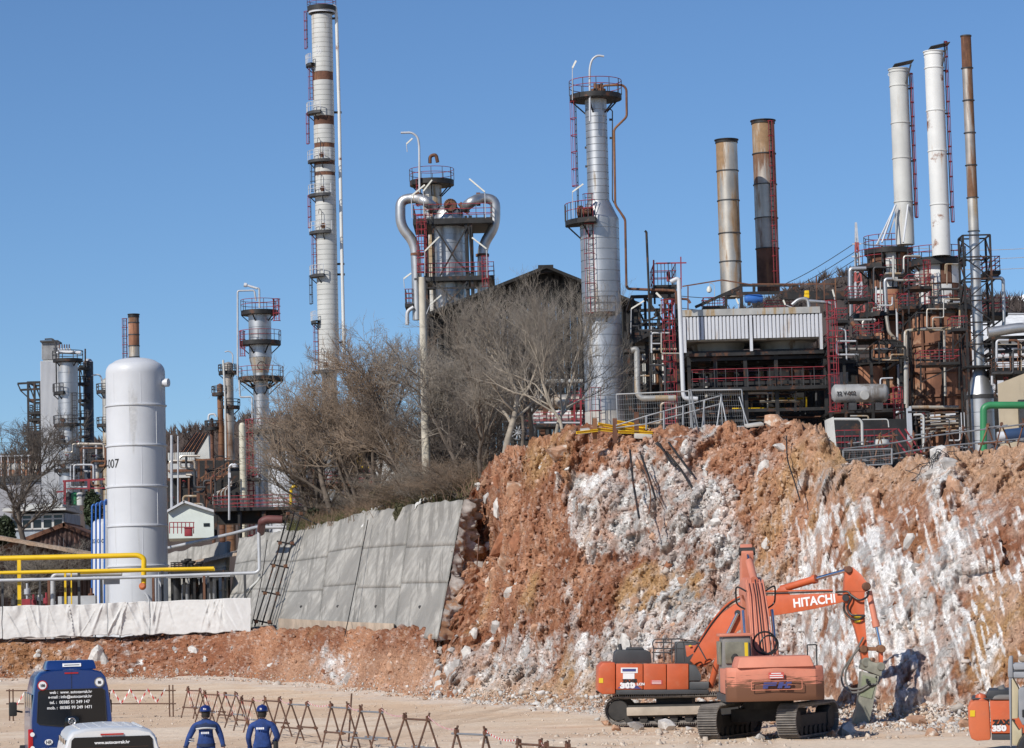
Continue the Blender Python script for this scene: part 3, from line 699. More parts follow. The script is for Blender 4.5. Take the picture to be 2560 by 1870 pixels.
for f_, kn, tp, wh in (((1018, 380), (1016, 360), (1031, 346), 'crown railing of the reactor'), ((1060, 545), (1058, 478), (1080, 450), 'left end of the upper reactor deck'),
  ((1030, 545), (1028, 490), (1062, 462), 'corner of the upper reactor deck'), ((1214, 545), (1212, 480), (1173, 447), 'right end of the upper reactor deck'),
  ((1062, 690), (1062, 628), (1098, 592), 'left leg of the reactor frame'), ((1218, 695), (1216, 622), (1180, 594), 'right leg of the reactor frame'),
  ((1060, 800), (1075, 762), (1103, 738), 'foot of the reactor frame'), ((1011, 720), (1009, 697), (1028, 683), 'small side platform of the reactor')):
 tube_lamp(236.5, f_, kn, tp, 'slanting white tube lamp at the ' + wh)

# == silver column with red railed platforms, left of the tall tower
def red_rail_column():
 D = 262; k = D / F; cx, cy = axis_at(653, 1000, D); g = ground_z(653, D); zs = lambda y: zpx(651, y, D)
 t = thing('stripper_column', 'silver column narrowing at a cone with four red railed platforms', 'column', (cx, cy, g))
 courses(t, cx, cy, g, zs(933), 19.5 * k, 18 * k, m_clad, 'cladding_ring', n=32)
 part(MB().lathe((cx, cy, 0), [(19.5 * k, zs(933)), (28.5 * k, zs(895))], 36), 'cone', m_clad_dull, t)
 courses(t, cx, cy, zs(895), zs(783), 28.5 * k, 18 * k, m_clad, 'cladding_ring', n=36)
 part(MB().lathe((cx, cy, 0), [(28.5 * k, zs(783)), (22 * k, zs(776)), (0, zs(773))], 36), 'head', m_clad, t)
 deck(t, cx, cy, zs(777), 8 * k, 47 * k, 0, 360, 27 * k, .4, m_red, m_black, nposts=10)
 deck(t, cx, cy, zs(853), 28 * k, 52 * k, 150, 390, 26 * k, .4, m_red, m_black, nposts=10)
 deck(t, cx, cy, zs(943), 19 * k, 57 * k, 150, 395, 25 * k, .4, m_red, m_black, nposts=11)
 deck(t, cx, cy, zs(1074), 19 * k, 42 * k, 170, 380, 25 * k, .4, m_red, m_black, nposts=8)
 bx = MB()
 for (x0, y0, x1, y1) in ((598, 947, 634, 972), (618, 947, 640, 972), (690, 947, 666, 972), (705, 947, 670, 972), (650, 947, 652, 975)):
  bx.beam(P(x0, y0, D - .6), P(x1, y1, D - .4), 4 * k)
 part(bx, 'strut', m_black, t, kind='stuff')
 for y in (914, 1054):
  part(MB().ring(P(654, y, D - 1.3), 10 * k, 1.2 * k, 20, 5, axis=(0, 1, 0)), 'manway_ring', m_black, t)
 ladder(t, cx - 27 * k, cy - 1.2, g, zs(1052), -100, 12 * k, rail=m_red, cm=m_red, rt=.1, hoop=16 * k)
 ladder(t, cx + 45 * k, cy - 1.0, zs(806), zs(752), -90, 11 * k, rail=m_red, cm=m_red, rt=.09, hoop=16 * k)
 ladder(t, cx - 42 * k, cy - 1.0, zs(892), zs(830), -90, 9 * k, rail=m_red, cm=m_red, rt=.08, hoop=16 * k)
 pipe_part(t, 'overhead_pipe', m_grey, D - .8, [(594, 940), (594, 727), (636, 726), (640, 752)], 4.5, 5)
 pipe_part(t, 'side_pipe', m_grey, D - .8, [(598, 950), (600, 993), (630, 992), (631, 1050)], 4.5, 5)
 pipe_part(t, 'vent_pipe', m_grey, D - .6, [(649, 770), (648, 722), (643, 720)], 5, 4)
 pipe_part(t, 'vent_horn', m_white, D - .6, [(643, 721), (613, 712)], 6, 4); pipe_part(t, 'horn_mouth', m_white, D - .6, [(617, 713), (610, 712)], 11, 2)
 q = P(632, 1180, D - 1.5); part(MB().ring(q, 12 * k, 1.6 * k, 8, 4, axis=(0, 1, 0)), 'balloon_hoop', m_red, t)
 rect_deck(t, D - 1.9, 618, 648, 1196, 1.6, 26, 6, m_red, m_black, 3)
red_rail_column()
# == chimney stacks
def stack(name, label, D, px, y_top, y_bot, w, mt, seams, band=None, ladder_side=None, lad=(None, None), cap=True, mats=None, group='chimney stacks of the furnaces', guy=()):
 k = D / F; cx, cy = axis_at(px, y_bot, D); zs = lambda y: zpx(px, y, D); r = w / 2 * k; z0 = zs(y_bot)
 t = thing(name, label, 'chimney', (cx, cy, z0), group)
 ys = [y_bot] + list(seams) + [y_top]
 for i in range(len(ys) - 1):
  m_ = mats[i] if mats else mt
  part(MB().lathe((cx, cy, 0), [(r, zs(ys[i])), (r, zs(ys[i + 1]))], 40), 'stack_section', m_, t)
  if i: part(MB().lathe((cx, cy, 0), [(r * .98, zs(ys[i]) - 1.2 * k), (r * 1.07, zs(ys[i]) - 1.2 * k), (r * 1.07, zs(ys[i]) + 1.2 * k), (r * .98, zs(ys[i]) + 1.2 * k)], 40), 'flange', band or mt, t)
 if cap:
  part(MB().lathe((cx, cy, 0), [(r * 1.06, zs(y_top + 9)), (r * 1.06, zs(y_top + 2)), (r * 1.14, zs(y_top + 2)), (r * 1.14, zs(y_top)), (r * .9, zs(y_top)), (r * .9, zs(y_top + 14))], 40), 'rim', m_black if cap == 'dark' else mt, t)
  part(MB().lathe((cx, cy, 0), [(r * .9, zs(y_top + 12)), (0, zs(y_top + 12))], 32), 'soot_throat', m_black, t)
 if ladder_side is not None:
  a = rad(ladder_side); ladder(t, cx + math.cos(a) * (r + .12), cy + math.sin(a) * (r + .12), zs(lad[1]), zs(lad[0]), ladder_side, 9 * k, rail=m_black, cm=lad[2], rt=.08, hoop=36 * k)
  for y in seams:
   part(MB().beam((cx + math.cos(a) * r * .95, cy + math.sin(a) * r * .95, zs(y + 8)), (cx + math.cos(a) * (r + .3), cy + math.sin(a) * (r + .3), zs(y + 8)), 4 * k), 'ladder_bracket', m_black, t)
 for (x0, y0, x1, y1, dd) in guy: part(MB().beam(P(x0, y0, D - r), P(x1, y1, D - r - dd), 3.6 * k), 'stay_bar', m_white, t)
 return t, cx, cy, zs, r
stack('chimney_stack', 'heat stained steel chimney without a ladder behind the fan cooler', 222, 1829, 349, 745, 54, m_stack, [655, 584, 502, 428], m_dark, cap='dark')
t_, cx_, cy_, zs_, r_ = stack('chimney_stack', 'taller steel chimney with a dark ladder and a rusty foot behind the fan cooler', 226, 1922, 301, 730, 57, m_stack, [622, 546, 462, 385], m_dark, ladder_side=-62, lad=(308, 720, m_red), cap='dark', mats=[m_rust, m_stack2, m_stack, m_stack2, m_stack])
t1, wx1, wy1, zw1, rw1 = stack('chimney_stack', 'white chimney held by slanting white stay bars at its foot', 200, 2263, 172, 612, 47, m_white_old, [505, 396, 308, 215], None, ladder_side=-15, lad=(186, 545, m_red),
 guy=[(2240, 512, 2192, 612, 1.0), (2238, 514, 2205, 606, 2.0), (2270, 512, 2258, 606, 2.2), (2245, 520, 2218, 600, .2)])
t2, wx2, wy2, zw2, rw2 = stack('chimney_stack', 'taller white chimney with rust patches and a red ladder cage', 197, 2354, 128, 640, 47, m_white_rust, [512, 378, 277, 170], None, ladder_side=-12, lad=(106, 556, m_red))
for t_, x, y, D in ((t1, 2251, 171, 200), (t2, 2341, 127, 197)):       # tilted dampers on the rims
 k = D / F; c = P(x, y - 3, D); part(MB().box(c + V3((.2, 0, .25)), (50 * k, 46 * k, 2.2 * k), mat=Matrix.Rotation(-.2, 3, 'Y')), 'rain_flap', m_black, t_)
 part(MB().beam(P(x + 26, y - 10, D - 23 * k), P(x + 14, y + 38, D - 23 * k), 4 * k), 'flap_arm', m_dark, t_)
 for yy in (16,): part(MB().ring(P(x - 27, y + yy, D), 3.4 * k, 1.1 * k, 12, 5, axis=(0, 1, 0)), 'lifting_eye', m_white, t_)

# == slender stack in its lattice tower, standing on a cone
def slender_stack():
 D = 188; k = D / F; cx, cy = axis_at(2449, 930, D); g = ground_z(2449, D); zs = lambda y: zpx(2445, y, D); r = 13 * k
 t = thing('slender_chimney', 'slender rust topped chimney rising from a silver cone in a black lattice tower', 'chimney', (cx, cy, g))
 ys = [920, 838, 740, 650, 578, 494, 413, 332, 251, 170, 90]; mats = [m_clad, m_clad, m_clad, m_clad, m_clad_dull, m_stack2, m_stack2, m_stack2, m_stack2, m_stack2, m_rust]
 for i in range(len(ys) - 1):
  part(MB().lathe((cx, cy, 0), [(r, zs(ys[i])), (r * .99, zs(ys[i + 1]))], 28), 'stack_section', m_rust if i == 9 else mats[i], t)
  part(MB().lathe((cx, cy, 0), [(r * .98, zs(ys[i]) - k), (r * 1.2, zs(ys[i]) - k), (r * 1.2, zs(ys[i]) + k), (r * .98, zs(ys[i]) + k)], 28), 'flange', m_dark, t)
 part(MB().lathe((cx, cy, 0), [(r * 1.1, zs(91)), (r * 1.1, zs(88)), (r * .85, zs(88)), (r * .85, zs(96)), (0, zs(96))], 28), 'rim', m_dark, t)
 R_ = 36 * k; part(MB().lathe((cx, cy, 0), [(R_, zs(990)), (r * 1.05, zs(922))], 40), 'cone', m_clad, t)
 part(MB().lathe((cx, cy, 0), [(R_ * 1.04, zs(998)), (R_ * 1.04, zs(988)), (R_ * .9, zs(988))], 40), 'cone_flange', m_dark, t)
 courses(t, cx, cy, g, zs(998), R_, 40 * k, m_clad, 'base_ring', n=40)
 h = 34 * k; z0, z1 = zs(918), zs(592); n = 6
 cs = [(cx + sx * h, cy + sy * h) for sx, sy in ((-1, -1), (1, -1), (1, 1), (-1, 1))]
 for x, y in cs: part(MB().beam((x, y, g), (x, y, z1), 5 * k), 'lattice_leg', m_black, t)
 for i in range(n + 1):
  z = lerp(z0, z1, i / n)
  for j in range(4):
   a, b = cs[j], cs[(j + 1) % 4]
   part(MB().beam((*a, z), (*b, z), 3.6 * k), 'lattice_girt', m_black, t)
   if i < n:
    zn = lerp(z0, z1, (i + 1) / n); part(MB().beam((*(a if i % 2 else b), z), (*(b if i % 2 else a), zn), 2.8 * k), 'lattice_brace', m_black, t)
 part(MB().box((cx, cy, zs(919)), (h * 2.3, h * 2.3, 5 * k)), 'collar_beam', m_black, t)
 ladder(t, cx + 62 * k, cy - 1, g, zs(940), -90, 13 * k, rail=m_black, cm=m_red, rt=.07, hoop=26 * k)
slender_stack()

# == the two furnaces
def furnaces():
 D = 196; k = D / F; cx, cy = axis_at(2354, 950, D + 3); g = ground_z(2354, D); zs = lambda y: zpx(2352, y, D)
 t = thing('furnace', 'big rust brown cylindrical furnace below the rust patched white chimney', 'furnace', (cx, cy, g))
 r = 72 * k; r2 = 58 * k
 for i, (a, b, m_) in enumerate(((1020, 985, m_furn), (985, 925, m_furn), (925, 855, m_furn), (855, 812, m_furn), (812, 780, m_furn))):
  part(MB().lathe((cx, cy, 0), [(r - .06, zs(a)), (r - .06, zs(a - 1.6)), (r, zs(a - 1.6)), (r, zs(b))], 48), 'shell_ring', m_, t)
 for y in (1018, 986, 925, 855): part(MB().lathe((cx, cy, 0), [(r, zs(y) - .08), (r + .12, zs(y) - .08), (r + .12, zs(y) + .08), (r, zs(y) + .08)], 48), 'stiffener', m_rust, t)
 part(MB().lathe((cx, cy, 0), [(r, zs(780)), (r2, zs(752))], 48), 'shoulder', m_stack2, t)
 # convection bank: framed panels
 n = 12; pm = [m_white_rust, m_stack, m_white_rust, m_rust]
 for i in range(n):
  a0, a1 = 2 * math.pi * i / n, 2 * math.pi * (i + .94) / n
  for (ya, yb) in ((752, 704), (700, 648)):
   part(MB().lathe((cx, cy, 0), [(r2 * .97, zs(ya)), (r2, zs(ya)), (r2, zs(yb)), (r2 * .97, zs(yb))], 4, a0=a0, a1=a1), 'casing_panel', pm[(i * 3 + (ya > 720)) % 4], t)
 part(MB().lathe((cx, cy, 0), [(r2 * .955, zs(755)), (r2 * .955, zs(640))], 40), 'casing', m_rust, t)
 part(MB().lathe((cx, cy, 0), [(r2 * 1.1, zs(645)), (r2 * 1.1, zs(634)), (0, zs(632))], 40), 'roof', m_black, t)
 for i in range(10):
  a = 2 * math.pi * i / 10 + .2; x, y = cx + math.cos(a) * (r + .2), cy + math.sin(a) * (r + .2)
  part(MB().beam((x, y, zs(1020) if i % 2 else g), (x, y, zs(752)), 5 * k), 'buckstay', m_black if i % 3 else m_rust, t)
  part(MB().beam((cx + math.cos(a) * r * .9, cy + math.sin(a) * r * .9, g), (cx + math.cos(a) * r * .9, cy + math.sin(a) * r * .9, zs(1020)), 7 * k), 'leg', m_black, t)
 part(MB().lathe((cx, cy, 0), [(0, zs(1024)), (r, zs(1022))], 40), 'floor_plate', m_rust, t)
 part(MB().lathe((cx, cy, 0), [(0, g + .2), (0, zs(1050)), (r * .6, zs(1050)), (r * .6, g + .2)], 24), 'burner_drum', m_furn, t)
 deck(t, cx, cy, zs(757), r2, 92 * k, 160, 380, 36 * k, .35, m_red, m_black, nposts=14)
 deck(t, cx, cy, zs(640), r2 * .4, 74 * k, 0, 360, 34 * k, .4, m_red, m_black, nposts=16)
 ladder(t, cx - 40 * k, cy - r - .4, zs(757), zs(648), -90, 12 * k, rail=m_red, cm=m_red, rt=.07, hoop=20 * k)
 for (pts, w_, m_) in (([(2402, 758), (2400, 822), (2300, 823), (2263, 828, 0), (2264, 1010)], 9, m_clad_dull), ([(2368, 757), (2402, 756)], 8, m_clad),
                          ([(2267, 838), (2267, 1020)], 9, m_stack2), ([(2360, 820), (2363, 990)], 6, m_stack), ([(2280, 1018), (2396, 1018)], 9, m_stack)):
  pipe_part(t, 'transfer_pipe', m_, D - 2.6, pts, w_, 8)
 for i in range(6): pipe_part(t, 'burner_pipe', m_stack, D - 2 + .5 * i, [(2290 + i * 3, 1038 + i * 9), (2330, 1034 + i * 9), (2396, 1030 + i * 9)], 5, 5)
 # left furnace
 D2 = 203; k = D2 / F; cx, cy = axis_at(2232, 900, D2 + 2); g = ground_z(2232, D2); zs = lambda y: zpx(2228, y, D2); r = 50 * k; r2 = 47 * k
 t = thing('furnace', 'smaller furnace with streaked rusty panels below the stayed white chimney', 'furnace', (cx, cy, g))
 for a, b in ((1010, 950), (950, 880), (880, 800)): part(MB().lathe((cx, cy, 0), [(r - .06, zs(a)), (r - .06, zs(a - 1.6)), (r, zs(a - 1.6)), (r, zs(b))], 40), 'shell_ring', m_furn, t)
 for i in range(10):
  a0, a1 = 2 * math.pi * i / 10, 2 * math.pi * (i + .93) / 10
  for (ya, yb) in ((796, 720), (714, 618)):
   part(MB().lathe((cx, cy, 0), [(r2 * .97, zs(ya)), (r2, zs(ya)), (r2, zs(yb)), (r2 * .97, zs(yb))], 4, a0=a0, a1=a1), 'casing_panel', [m_rust, m_white_rust, m_furn][(i + (ya > 750)) % 3], t)
 part(MB().lathe((cx, cy, 0), [(r2 * .95, zs(800)), (r2 * .95, zs(612)), (0, zs(610))], 32), 'casing', m_black, t)
 for i in range(8):
  a = 2 * math.pi * i / 8 + .35; x, y = cx + math.cos(a) * (r + .15), cy + math.sin(a) * (r + .15); part(MB().beam((x, y, g), (x, y, zs(612)), 5 * k), 'buckstay', m_black, t)
 deck(t, cx, cy, zs(614), r2 * .4, 62 * k, 0, 360, 32 * k, .4, m_red, m_black, nposts=12)
 deck(t, cx, cy, zs(655), r2, 84 * k, 170, 250, 36 * k, .35, m_red, m_black, nposts=6)
 deck(t, cx, cy, zs(682), r2, 70 * k, 250, 330, 36 * k, .35, m_red, m_black, nposts=6)
 deck(t, cx, cy, zs(778), r, 96 * k, 165, 370, 40 * k, .35, m_red, m_black, nposts=14)
 deck(t, cx, cy, zs(895), r, 100 * k, 165, 330, 38 * k, .4, m_red, m_black, nposts=12)
 ladder(t, cx - 42 * k, cy - r - .4, zs(830), zs(735), -90, 14 * k, rail=m_red, cm=m_red, rt=.1, hoop=20 * k)
 for (pts, w_, m_) in (([(2165, 671), (2125, 672), (2126, 793)], 12, m_clad), ([(2128, 805), (2182, 862), (2182, 892)], 11, m_furn), ([(2244, 697), (2212, 698), (2216, 780)], 10, m_clad),
                          ([(2216, 790), (2222, 830), (2250, 862)], 9, m_stack), ([(2242, 772), (2247, 1000)], 6, m_grey), ([(2122, 873), (2262, 873)], 7, m_stack)):
  pipe_part(t, 'transfer_pipe', m_, D2 - 3.6, pts, w_, 8)
furnaces()
def side_platforms():
 D = 190; k = D / F
 for (x0, x1, y, hr, lab) in ((2478, 2502, 676, 36, 'upper'), (2482, 2521, 780, 36, 'lower')):
  b = P(x0, y, D); t = thing('access_platform', f'{lab} railed access platform on the outer side of the lattice tower', 'platform', b)
  rect_deck(t, D, x0 - 14, x1, y, 3.5, hr, 9, m_red, m_black, 3)
  beams(t, 'strut', m_black, D, [(x1 - 3, y + 9, x0 - 12, y + 44), (x0 - 12, y + 9, x0 - 12, y + 60)], 4)
 pipe_thing('riser_pipe', m_clad, D, [(2470, 695), (2503, 695), (2508, 700), (2510, 815), (2484, 855)], 9, 'bent rusty riser pipe beside the outer access platforms')
side_platforms()

# == fan cooler on its black frame
m_corr = mat('corrugated pale panel', (.62, .63, .66), .5, .1, .06, .4, streak=((.42, .33, .25), .16, 1.0))
m_plen = mat('cooler plenum', (.40, .38, .33), .7, .1, .2, .6, streak=((.2, .15, .1), .3, .9))
def cooler():
 D = 196; k = D / F; a, b = P(1712, 895, D), P(2050, 885, D); zs = lambda y: zpx(1880, y, D); dp = 7.0
 base = P(1880, 1060, D); t = thing('air_cooler', 'fan cooler with pale corrugated sides and two round fan shrouds', 'cooler', (base.x, D, base.z))
 # louvre panels, one ribbed sheet each side of the middle post
 for x0, x1 in ((1714, 1871), (1882, 2047)):
  n = 17
  for i in range(n):
   xa, xb = P(lerp(x0, x1, i / n), 800, D).x, P(lerp(x0, x1, (i + 1) / n), 800, D).x; wd = xb - xa
   zt, zb = zs(789), zs(846)
   part(MB().prism([(xa, D, zb), (xa + wd * .2, D - .09, zb), (xa + wd * .7, D - .09, zb), (xa + wd * .9, D, zb), (xa + wd * .9, D + .05, zb), (xa, D + .05, zb)], (0, 0, zt - zb)), 'ribbed_sheet', m_corr, t)
 part(MB().b2((a.x, D + .06, zs(846)), (b.x, D + dp, zs(788))), 'tube_bank', m_dark, t)
 part(MB().b2((a.x - .1, D - .14, zs(787)), (b.x + .1, D + .3, zs(771))), 'header_beam', m_clad_dull, t)
 part(MB().b2((a.x - .1, D + .3, zs(783)), (b.x + .1, D + dp, zs(772))), 'top_tray', m_clad_dull, t)
 for x in (1711, 1877, 2052):
  q = P(x, 830, D); part(MB().b2((q.x - 3.4 * k, D - .2, zs(878)), (q.x + 3.4 * k, D + .1, zs(789))), 'corner_post', m_corr, t)
 for x0, x1 in ((1728, 1862), (1896, 2034)):
  c = P((x0 + x1) / 2, 850, D + dp / 2); R_ = (x1 - x0) / 2 * k
  part(MB().lathe((c.x, D + dp / 2, 0), [(R_ * 1.06, zs(847)), (R_, zs(852)), (R_ * .92, zs(872)), (R_ * .88, zs(872)), (R_ * .96, zs(850))], 40), 'fan_shroud', m_plen, t)
  fb = MB()
  for i in range(6):
   an = math.pi * 2 * i / 6; u = V3((math.cos(an), math.sin(an), 0)); cc = V3((c.x, D + dp / 2, zs(866))); fb.beam(cc, cc + u * R_ * .86, .5, .08)
  part(fb, 'fan', m_dark, t)
 part(MB().b2((a.x, D + .2, zs(849)), (b.x, D + dp, zs(846.5))), 'plenum_floor', m_plen, t)
 return t
cooler()
def cooler_frame():
 D = 197; k = D / F; base = P(1880, 1062, D); t = thing('cooler_frame', 'black steel frame with red railed walkway carrying the fan cooler', 'frame', base)
 frame_box(t, D, 8, [1727, 1793, 1868, 1945, 2068], [885, 1066], m_black, 9, 12, False)
 z = zpx(1880, 889, D)
 for y in (900, 962, 1030):
  a, b = P(1727, y, D), P(2068, y, D)
  for dd in (0, 4, 8): part(MB().beam((a.x, D + dd, a.z), (b.x, D + dd, a.z), 8 * k), 'beam', m_black, t)
 rect_deck(t, D - .8, 1730, 2066, 966, 2.0, 46, 9, m_red, m_black, 12, mid=2)
 for i in range(9):
  x = 1735 + i * 40; part(MB().beam(P(x, 905, D + .4), P(x, 905, D + 7.6), 5 * k), 'joist', m_black, t)
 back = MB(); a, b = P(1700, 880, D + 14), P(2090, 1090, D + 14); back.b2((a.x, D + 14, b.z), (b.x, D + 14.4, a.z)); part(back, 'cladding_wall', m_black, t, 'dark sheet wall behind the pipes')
 a, b = P(1722, 884, D - .5), P(2072, 884, D - .5); part(MB().b2((a.x, D - .5, a.z - 8 * k), (b.x, D + 8.5, a.z)), 'cooler_deck', m_black, t)
cooler_frame()
random.seed(3)
def rack_pipes():
 pm = [m_stack, m_rust, m_grey, m_dark, m_clad_dull, m_yellow, m_dark, m_rust]
 wd = {id(m_stack): 'heat stained', id(m_rust): 'rusty', id(m_grey): 'grey', id(m_dark): 'dark', id(m_clad_dull): 'dull clad', id(m_yellow): 'yellow'}
 for i in range(26):
  y = random.choice([930, 945, 985, 998, 1004, 1012, 1021, 1036, 1044, 1052]) + random.uniform(-3, 3); x0 = random.uniform(1735, 1900); x1 = x0 + random.uniform(60, 190); D = 198.5 + random.uniform(0, 8)
  m_ = random.choice(pm); pts = [(x0, y), (min(x1, 2060), y - 1)]
  if random.random() < .6: pts.append((min(x1, 2060), y + random.choice([-30, 25, 40])))
  pipe_thing('rack_pipe', m_, D, pts, random.uniform(3.5, 7), wd[id(m_)] + ' pipe run under the fan cooler', 'pipes under the fan cooler', 6, 10)
 for i in range(12):
  x = 1745 + i * 27 + random.uniform(-8, 8); m_ = random.choice(pm); y1 = random.uniform(960, 1020)
  pipe_thing('drop_pipe', m_, 199 + random.uniform(0, 6), [(x, y1 - random.uniform(15, 50)), (x, y1 + random.uniform(20, 60))], random.uniform(3, 9), wd[id(m_)] + ' upright pipe under the fan cooler', 'upright pipes under the fan cooler', n=10)
 for i in range(7):
  x = 1790 + i * 38; D = 200 + random.uniform(0, 5); c = P(x, 948, D); k = D / F
  t = thing('pump_motor', 'small rusty pump drum behind the red walkway railing', 'pump', c, 'pump drums on the cooler walkway')
  part(MB().lathe(c, [(0, -.8), (7 * k, -.8), (7 * k, .5), (3 * k, .8), (0, .8)], 14), 'drum', random.choice([m_rust, m_furn, m_clad_dull]), t); part(MB().box(c - V3((0, 0, .9)), (12 * k, .6, .25)), 'foot', m_dark, t)
rack_pipes()

# above the cooler: black trusses, blue drum, yellow box, scaffold poles
def roof_frame():
 D = 203; k = D / F; base = P(1880, 775, D); t = thing('roof_frame', 'black truss frame with sloping ends over the fan cooler', 'frame', base)
 beams(t, 'beam', m_black, D, [(1738, 768, 1850, 718, 7), (1815, 735, 2000, 730, 8), (1815, 735, 1815, 772, 7), (1852, 715, 1855, 772, 8), (1885, 712, 1885, 772, 7), (1990, 712, 1992, 772, 7), (1850, 713, 1990, 713, 7), (1955, 740, 2130, 738, 20), (1990, 716, 1950, 745, 5), (1850, 722, 1815, 745, 5), (2120, 738, 2120, 792, 9)], 6)
 beams(t, 'scaffold_pole', m_rust, D - 3, [(1706, 716, 1805, 700, 3), (1805, 700, 1880, 712, 3), (1880, 710, 2090, 710, 3), (2041, 690, 2043, 880, 3), (2088, 695, 2089, 770, 3), (2060, 698, 2061, 772, 2.5), (1700, 695, 1703, 760, 2.5), (1720, 716, 1720, 775, 3)], 3)
 rect_deck(t, D, 1758, 1815, 765, 2, 22, 6, m_red, m_black, 4); rect_deck(t, D + .5, 1915, 1990, 772, 2, 22, 6, m_red, m_black, 5)
roof_frame()
q = P(1884, 747, 201); k = 201 / F
t = thing('blue_drum', 'bright blue drum lying in the truss over the fan cooler', 'drum', q); part(MB().lathe(q, [(0, -24 * k), (9 * k, -22 * k), (11 * k, -15 * k), (11 * k, 15 * k), (9 * k, 22 * k), (0, 24 * k)], 20, axis=(1, .1, 0)), 'shell', m_blue, t)
for s_ in (-12, 12): part(MB().b2((q.x + s_ * k - .1, q.y - .3, q.z - 16 * k), (q.x + s_ * k + .1, q.y + .3, q.z - 9 * k)), 'saddle', m_black, t)
q = P(2017, 735, 200); t = thing('yellow_box', 'small yellow box standing above the fan cooler', 'box', q); part(MB().b2((q.x - 6 * k, q.y, q.z - 10 * k), (q.x + 6 * k, q.y + .4, q.z - .5 * k)), 'body', m_yellow, t, bevel=.03); part(MB().b2((q.x - 5 * k, q.y, q.z + .5 * k), (q.x + 6 * k, q.y + .4, q.z + 9 * k)), 'upper_box', m_yellow, t, bevel=.03)
for pts, w_, lab in (([(1980, 762), (1996, 748), (2020, 745), (2022, 768)], 9, 'bent silver pipe beside the yellow box'), ([(2022, 752), (2070, 756), (2078, 760)], 9, 'low silver pipe behind the yellow box')):
 pipe_thing('silver_pipe', m_clad, 200, pts, w_, lab)
tube_lamp(199, (1846, 772), (1846, 760), (1840, 746), 'tube lamp on the top tray of the fan cooler'); tube_lamp(199, (2089, 770), (2086, 742), (2081, 724), 'tube lamp on a post at the right end of the cooler roof')
tube_lamp(199, (1990, 772), (1963, 762), (1958, 750), 'short tube lamp beside the low silver pipe')
def swan_lamp():
 D = 204; k = D / F; t = thing('swan_neck_lamp', 'swan neck lamp with a glass bulb beside the chimney without ladder', 'lamp', P(1787, 770, D))
 part(MB().tube(bend(WP(D, (1787, 770), (1786, 712), (1775, 706), (1773, 716)), 8 * k), .9 * k, 5), 'post', m_grey, t); part(MB().lathe(P(1773, 724, D), [(0, -.25), (.16, -.18), (.2, 0), (.12, .22), (0, .25)], 12), 'bulb', m_lamp, t)
swan_lamp()
# == frame left of the cooler with caged ladders and the white elbowed pipe
def ladder_frame():
 D = 200; k = D / F; base = P(1650, 1070, D); t = thing('pipe_rack', 'black pipe rack with stairs between silver column and fan cooler', 'rack', base)
 frame_box(t, D, 9, [1590, 1622, 1672, 1700], [742, 812, 905, 1068], m_black, 7, 8, True)
 rect_deck(t, D, 1634, 1692, 712, 5, 54, 10, m_red, m_black, 6, mid=3); beams(t, 'gantry_bar', m_red, D, [(1640, 658, 1716, 657, 3), (1702, 642, 1703, 722, 3), (1634, 650, 1635, 712, 4)], 3)
 frame_box(t, D, 5, [1637, 1690], [716, 760], m_black, 5, 5, False)
 rect_deck(t, D - 1, 1578, 1672, 842, 3, 44, 12, m_dark, m_black, 7)
 beams(t, 'stair_stringer', m_black, D - 1.2, [(1578, 858, 1690, 800, 9), (1578, 824, 1668, 776, 4)], 5)
 a, b = P(1596, 880, D + 10), P(1700, 960, D + 10); n = 14
 for i in range(n):
  xa, xb = lerp(a.x, b.x, i / n), lerp(a.x, b.x, (i + .9) / n); part(MB().prism([(xa, D + 10, b.z), (lerp(xa, xb, .5), D + 9.85, b.z), (xb, D + 10, b.z), (xb, D + 10.05, b.z), (xa, D + 10.05, b.z)], (0, 0, a.z - b.z)), 'ribbed_sheet', m_white_rust if i % 3 else m_rust, t)
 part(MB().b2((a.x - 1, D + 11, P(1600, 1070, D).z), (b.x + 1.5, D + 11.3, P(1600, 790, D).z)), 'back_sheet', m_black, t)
 q = P(1679, 1060, D - 3); ladder(t, q.x, D - 3, q.z, zpx(1679, 762, D), -90, 20 * k, rail=m_red, cm=m_red, rt=.09, hoop=44 * k)
 pipe_part(t, 'vent_pipe', m_black, D - 2, [(1628, 1000), (1622, 720), (1616, 580), (1612, 577)], 6, 4)
 pipe_part(t, 'header_pipe', m_rust, D - 1.5, [(1566, 714), (1570, 722), (1690, 727), (1692, 760)], 7, 6)
 pipe_part(t, 'loop_pipe', m_rust, D - 1, [(1664, 760), (1668, 745), (1720, 748), (1726, 758)], 6, 6)
 part(MB().ring(P(1605, 781, D - 2), 6 * k, 1 * k, 14, 5, axis=(0, 1, 0)), 'hand_wheel', m_black, t)
 q = P(1671, 690, D + 2); part(MB().lathe(q, [(0, -14 * k), (5 * k, -14 * k), (5 * k, 8 * k), (3 * k, 12 * k), (0, 12 * k)], 14), 'relief_valve', m_red, t)
 for (x, y) in ((1600, 770), (1640, 780), (1652, 770), (1665, 790), (1655, 840)):
  q = P(x, y, D - .8); part(MB().lathe(q, [(0, -9 * k), (6 * k, -9 * k), (6 * k, -4 * k), (3 * k, -2 * k), (3 * k, 5 * k), (6 * k, 6 * k), (6 * k, 9 * k), (0, 9 * k)], 14), 'valve', m_black, t)
ladder_frame()
tube_lamp(198, (1577, 835), (1578, 772), (1610, 752), 'slanting tube lamp on the stairs beside the silver column'); tube_lamp(198, (1652, 790), (1653, 745), (1640, 732), 'square lamp hanging on the pipe rack stairs', 7)
pipe_thing('white_pipe', m_white, 194, [(1676, 705), (1692, 697), (1697, 700), (1708, 985), (1712, 996), (1744, 997)], 11, 'tall white pipe with a bent top and foot before the pipe rack', R_=9)
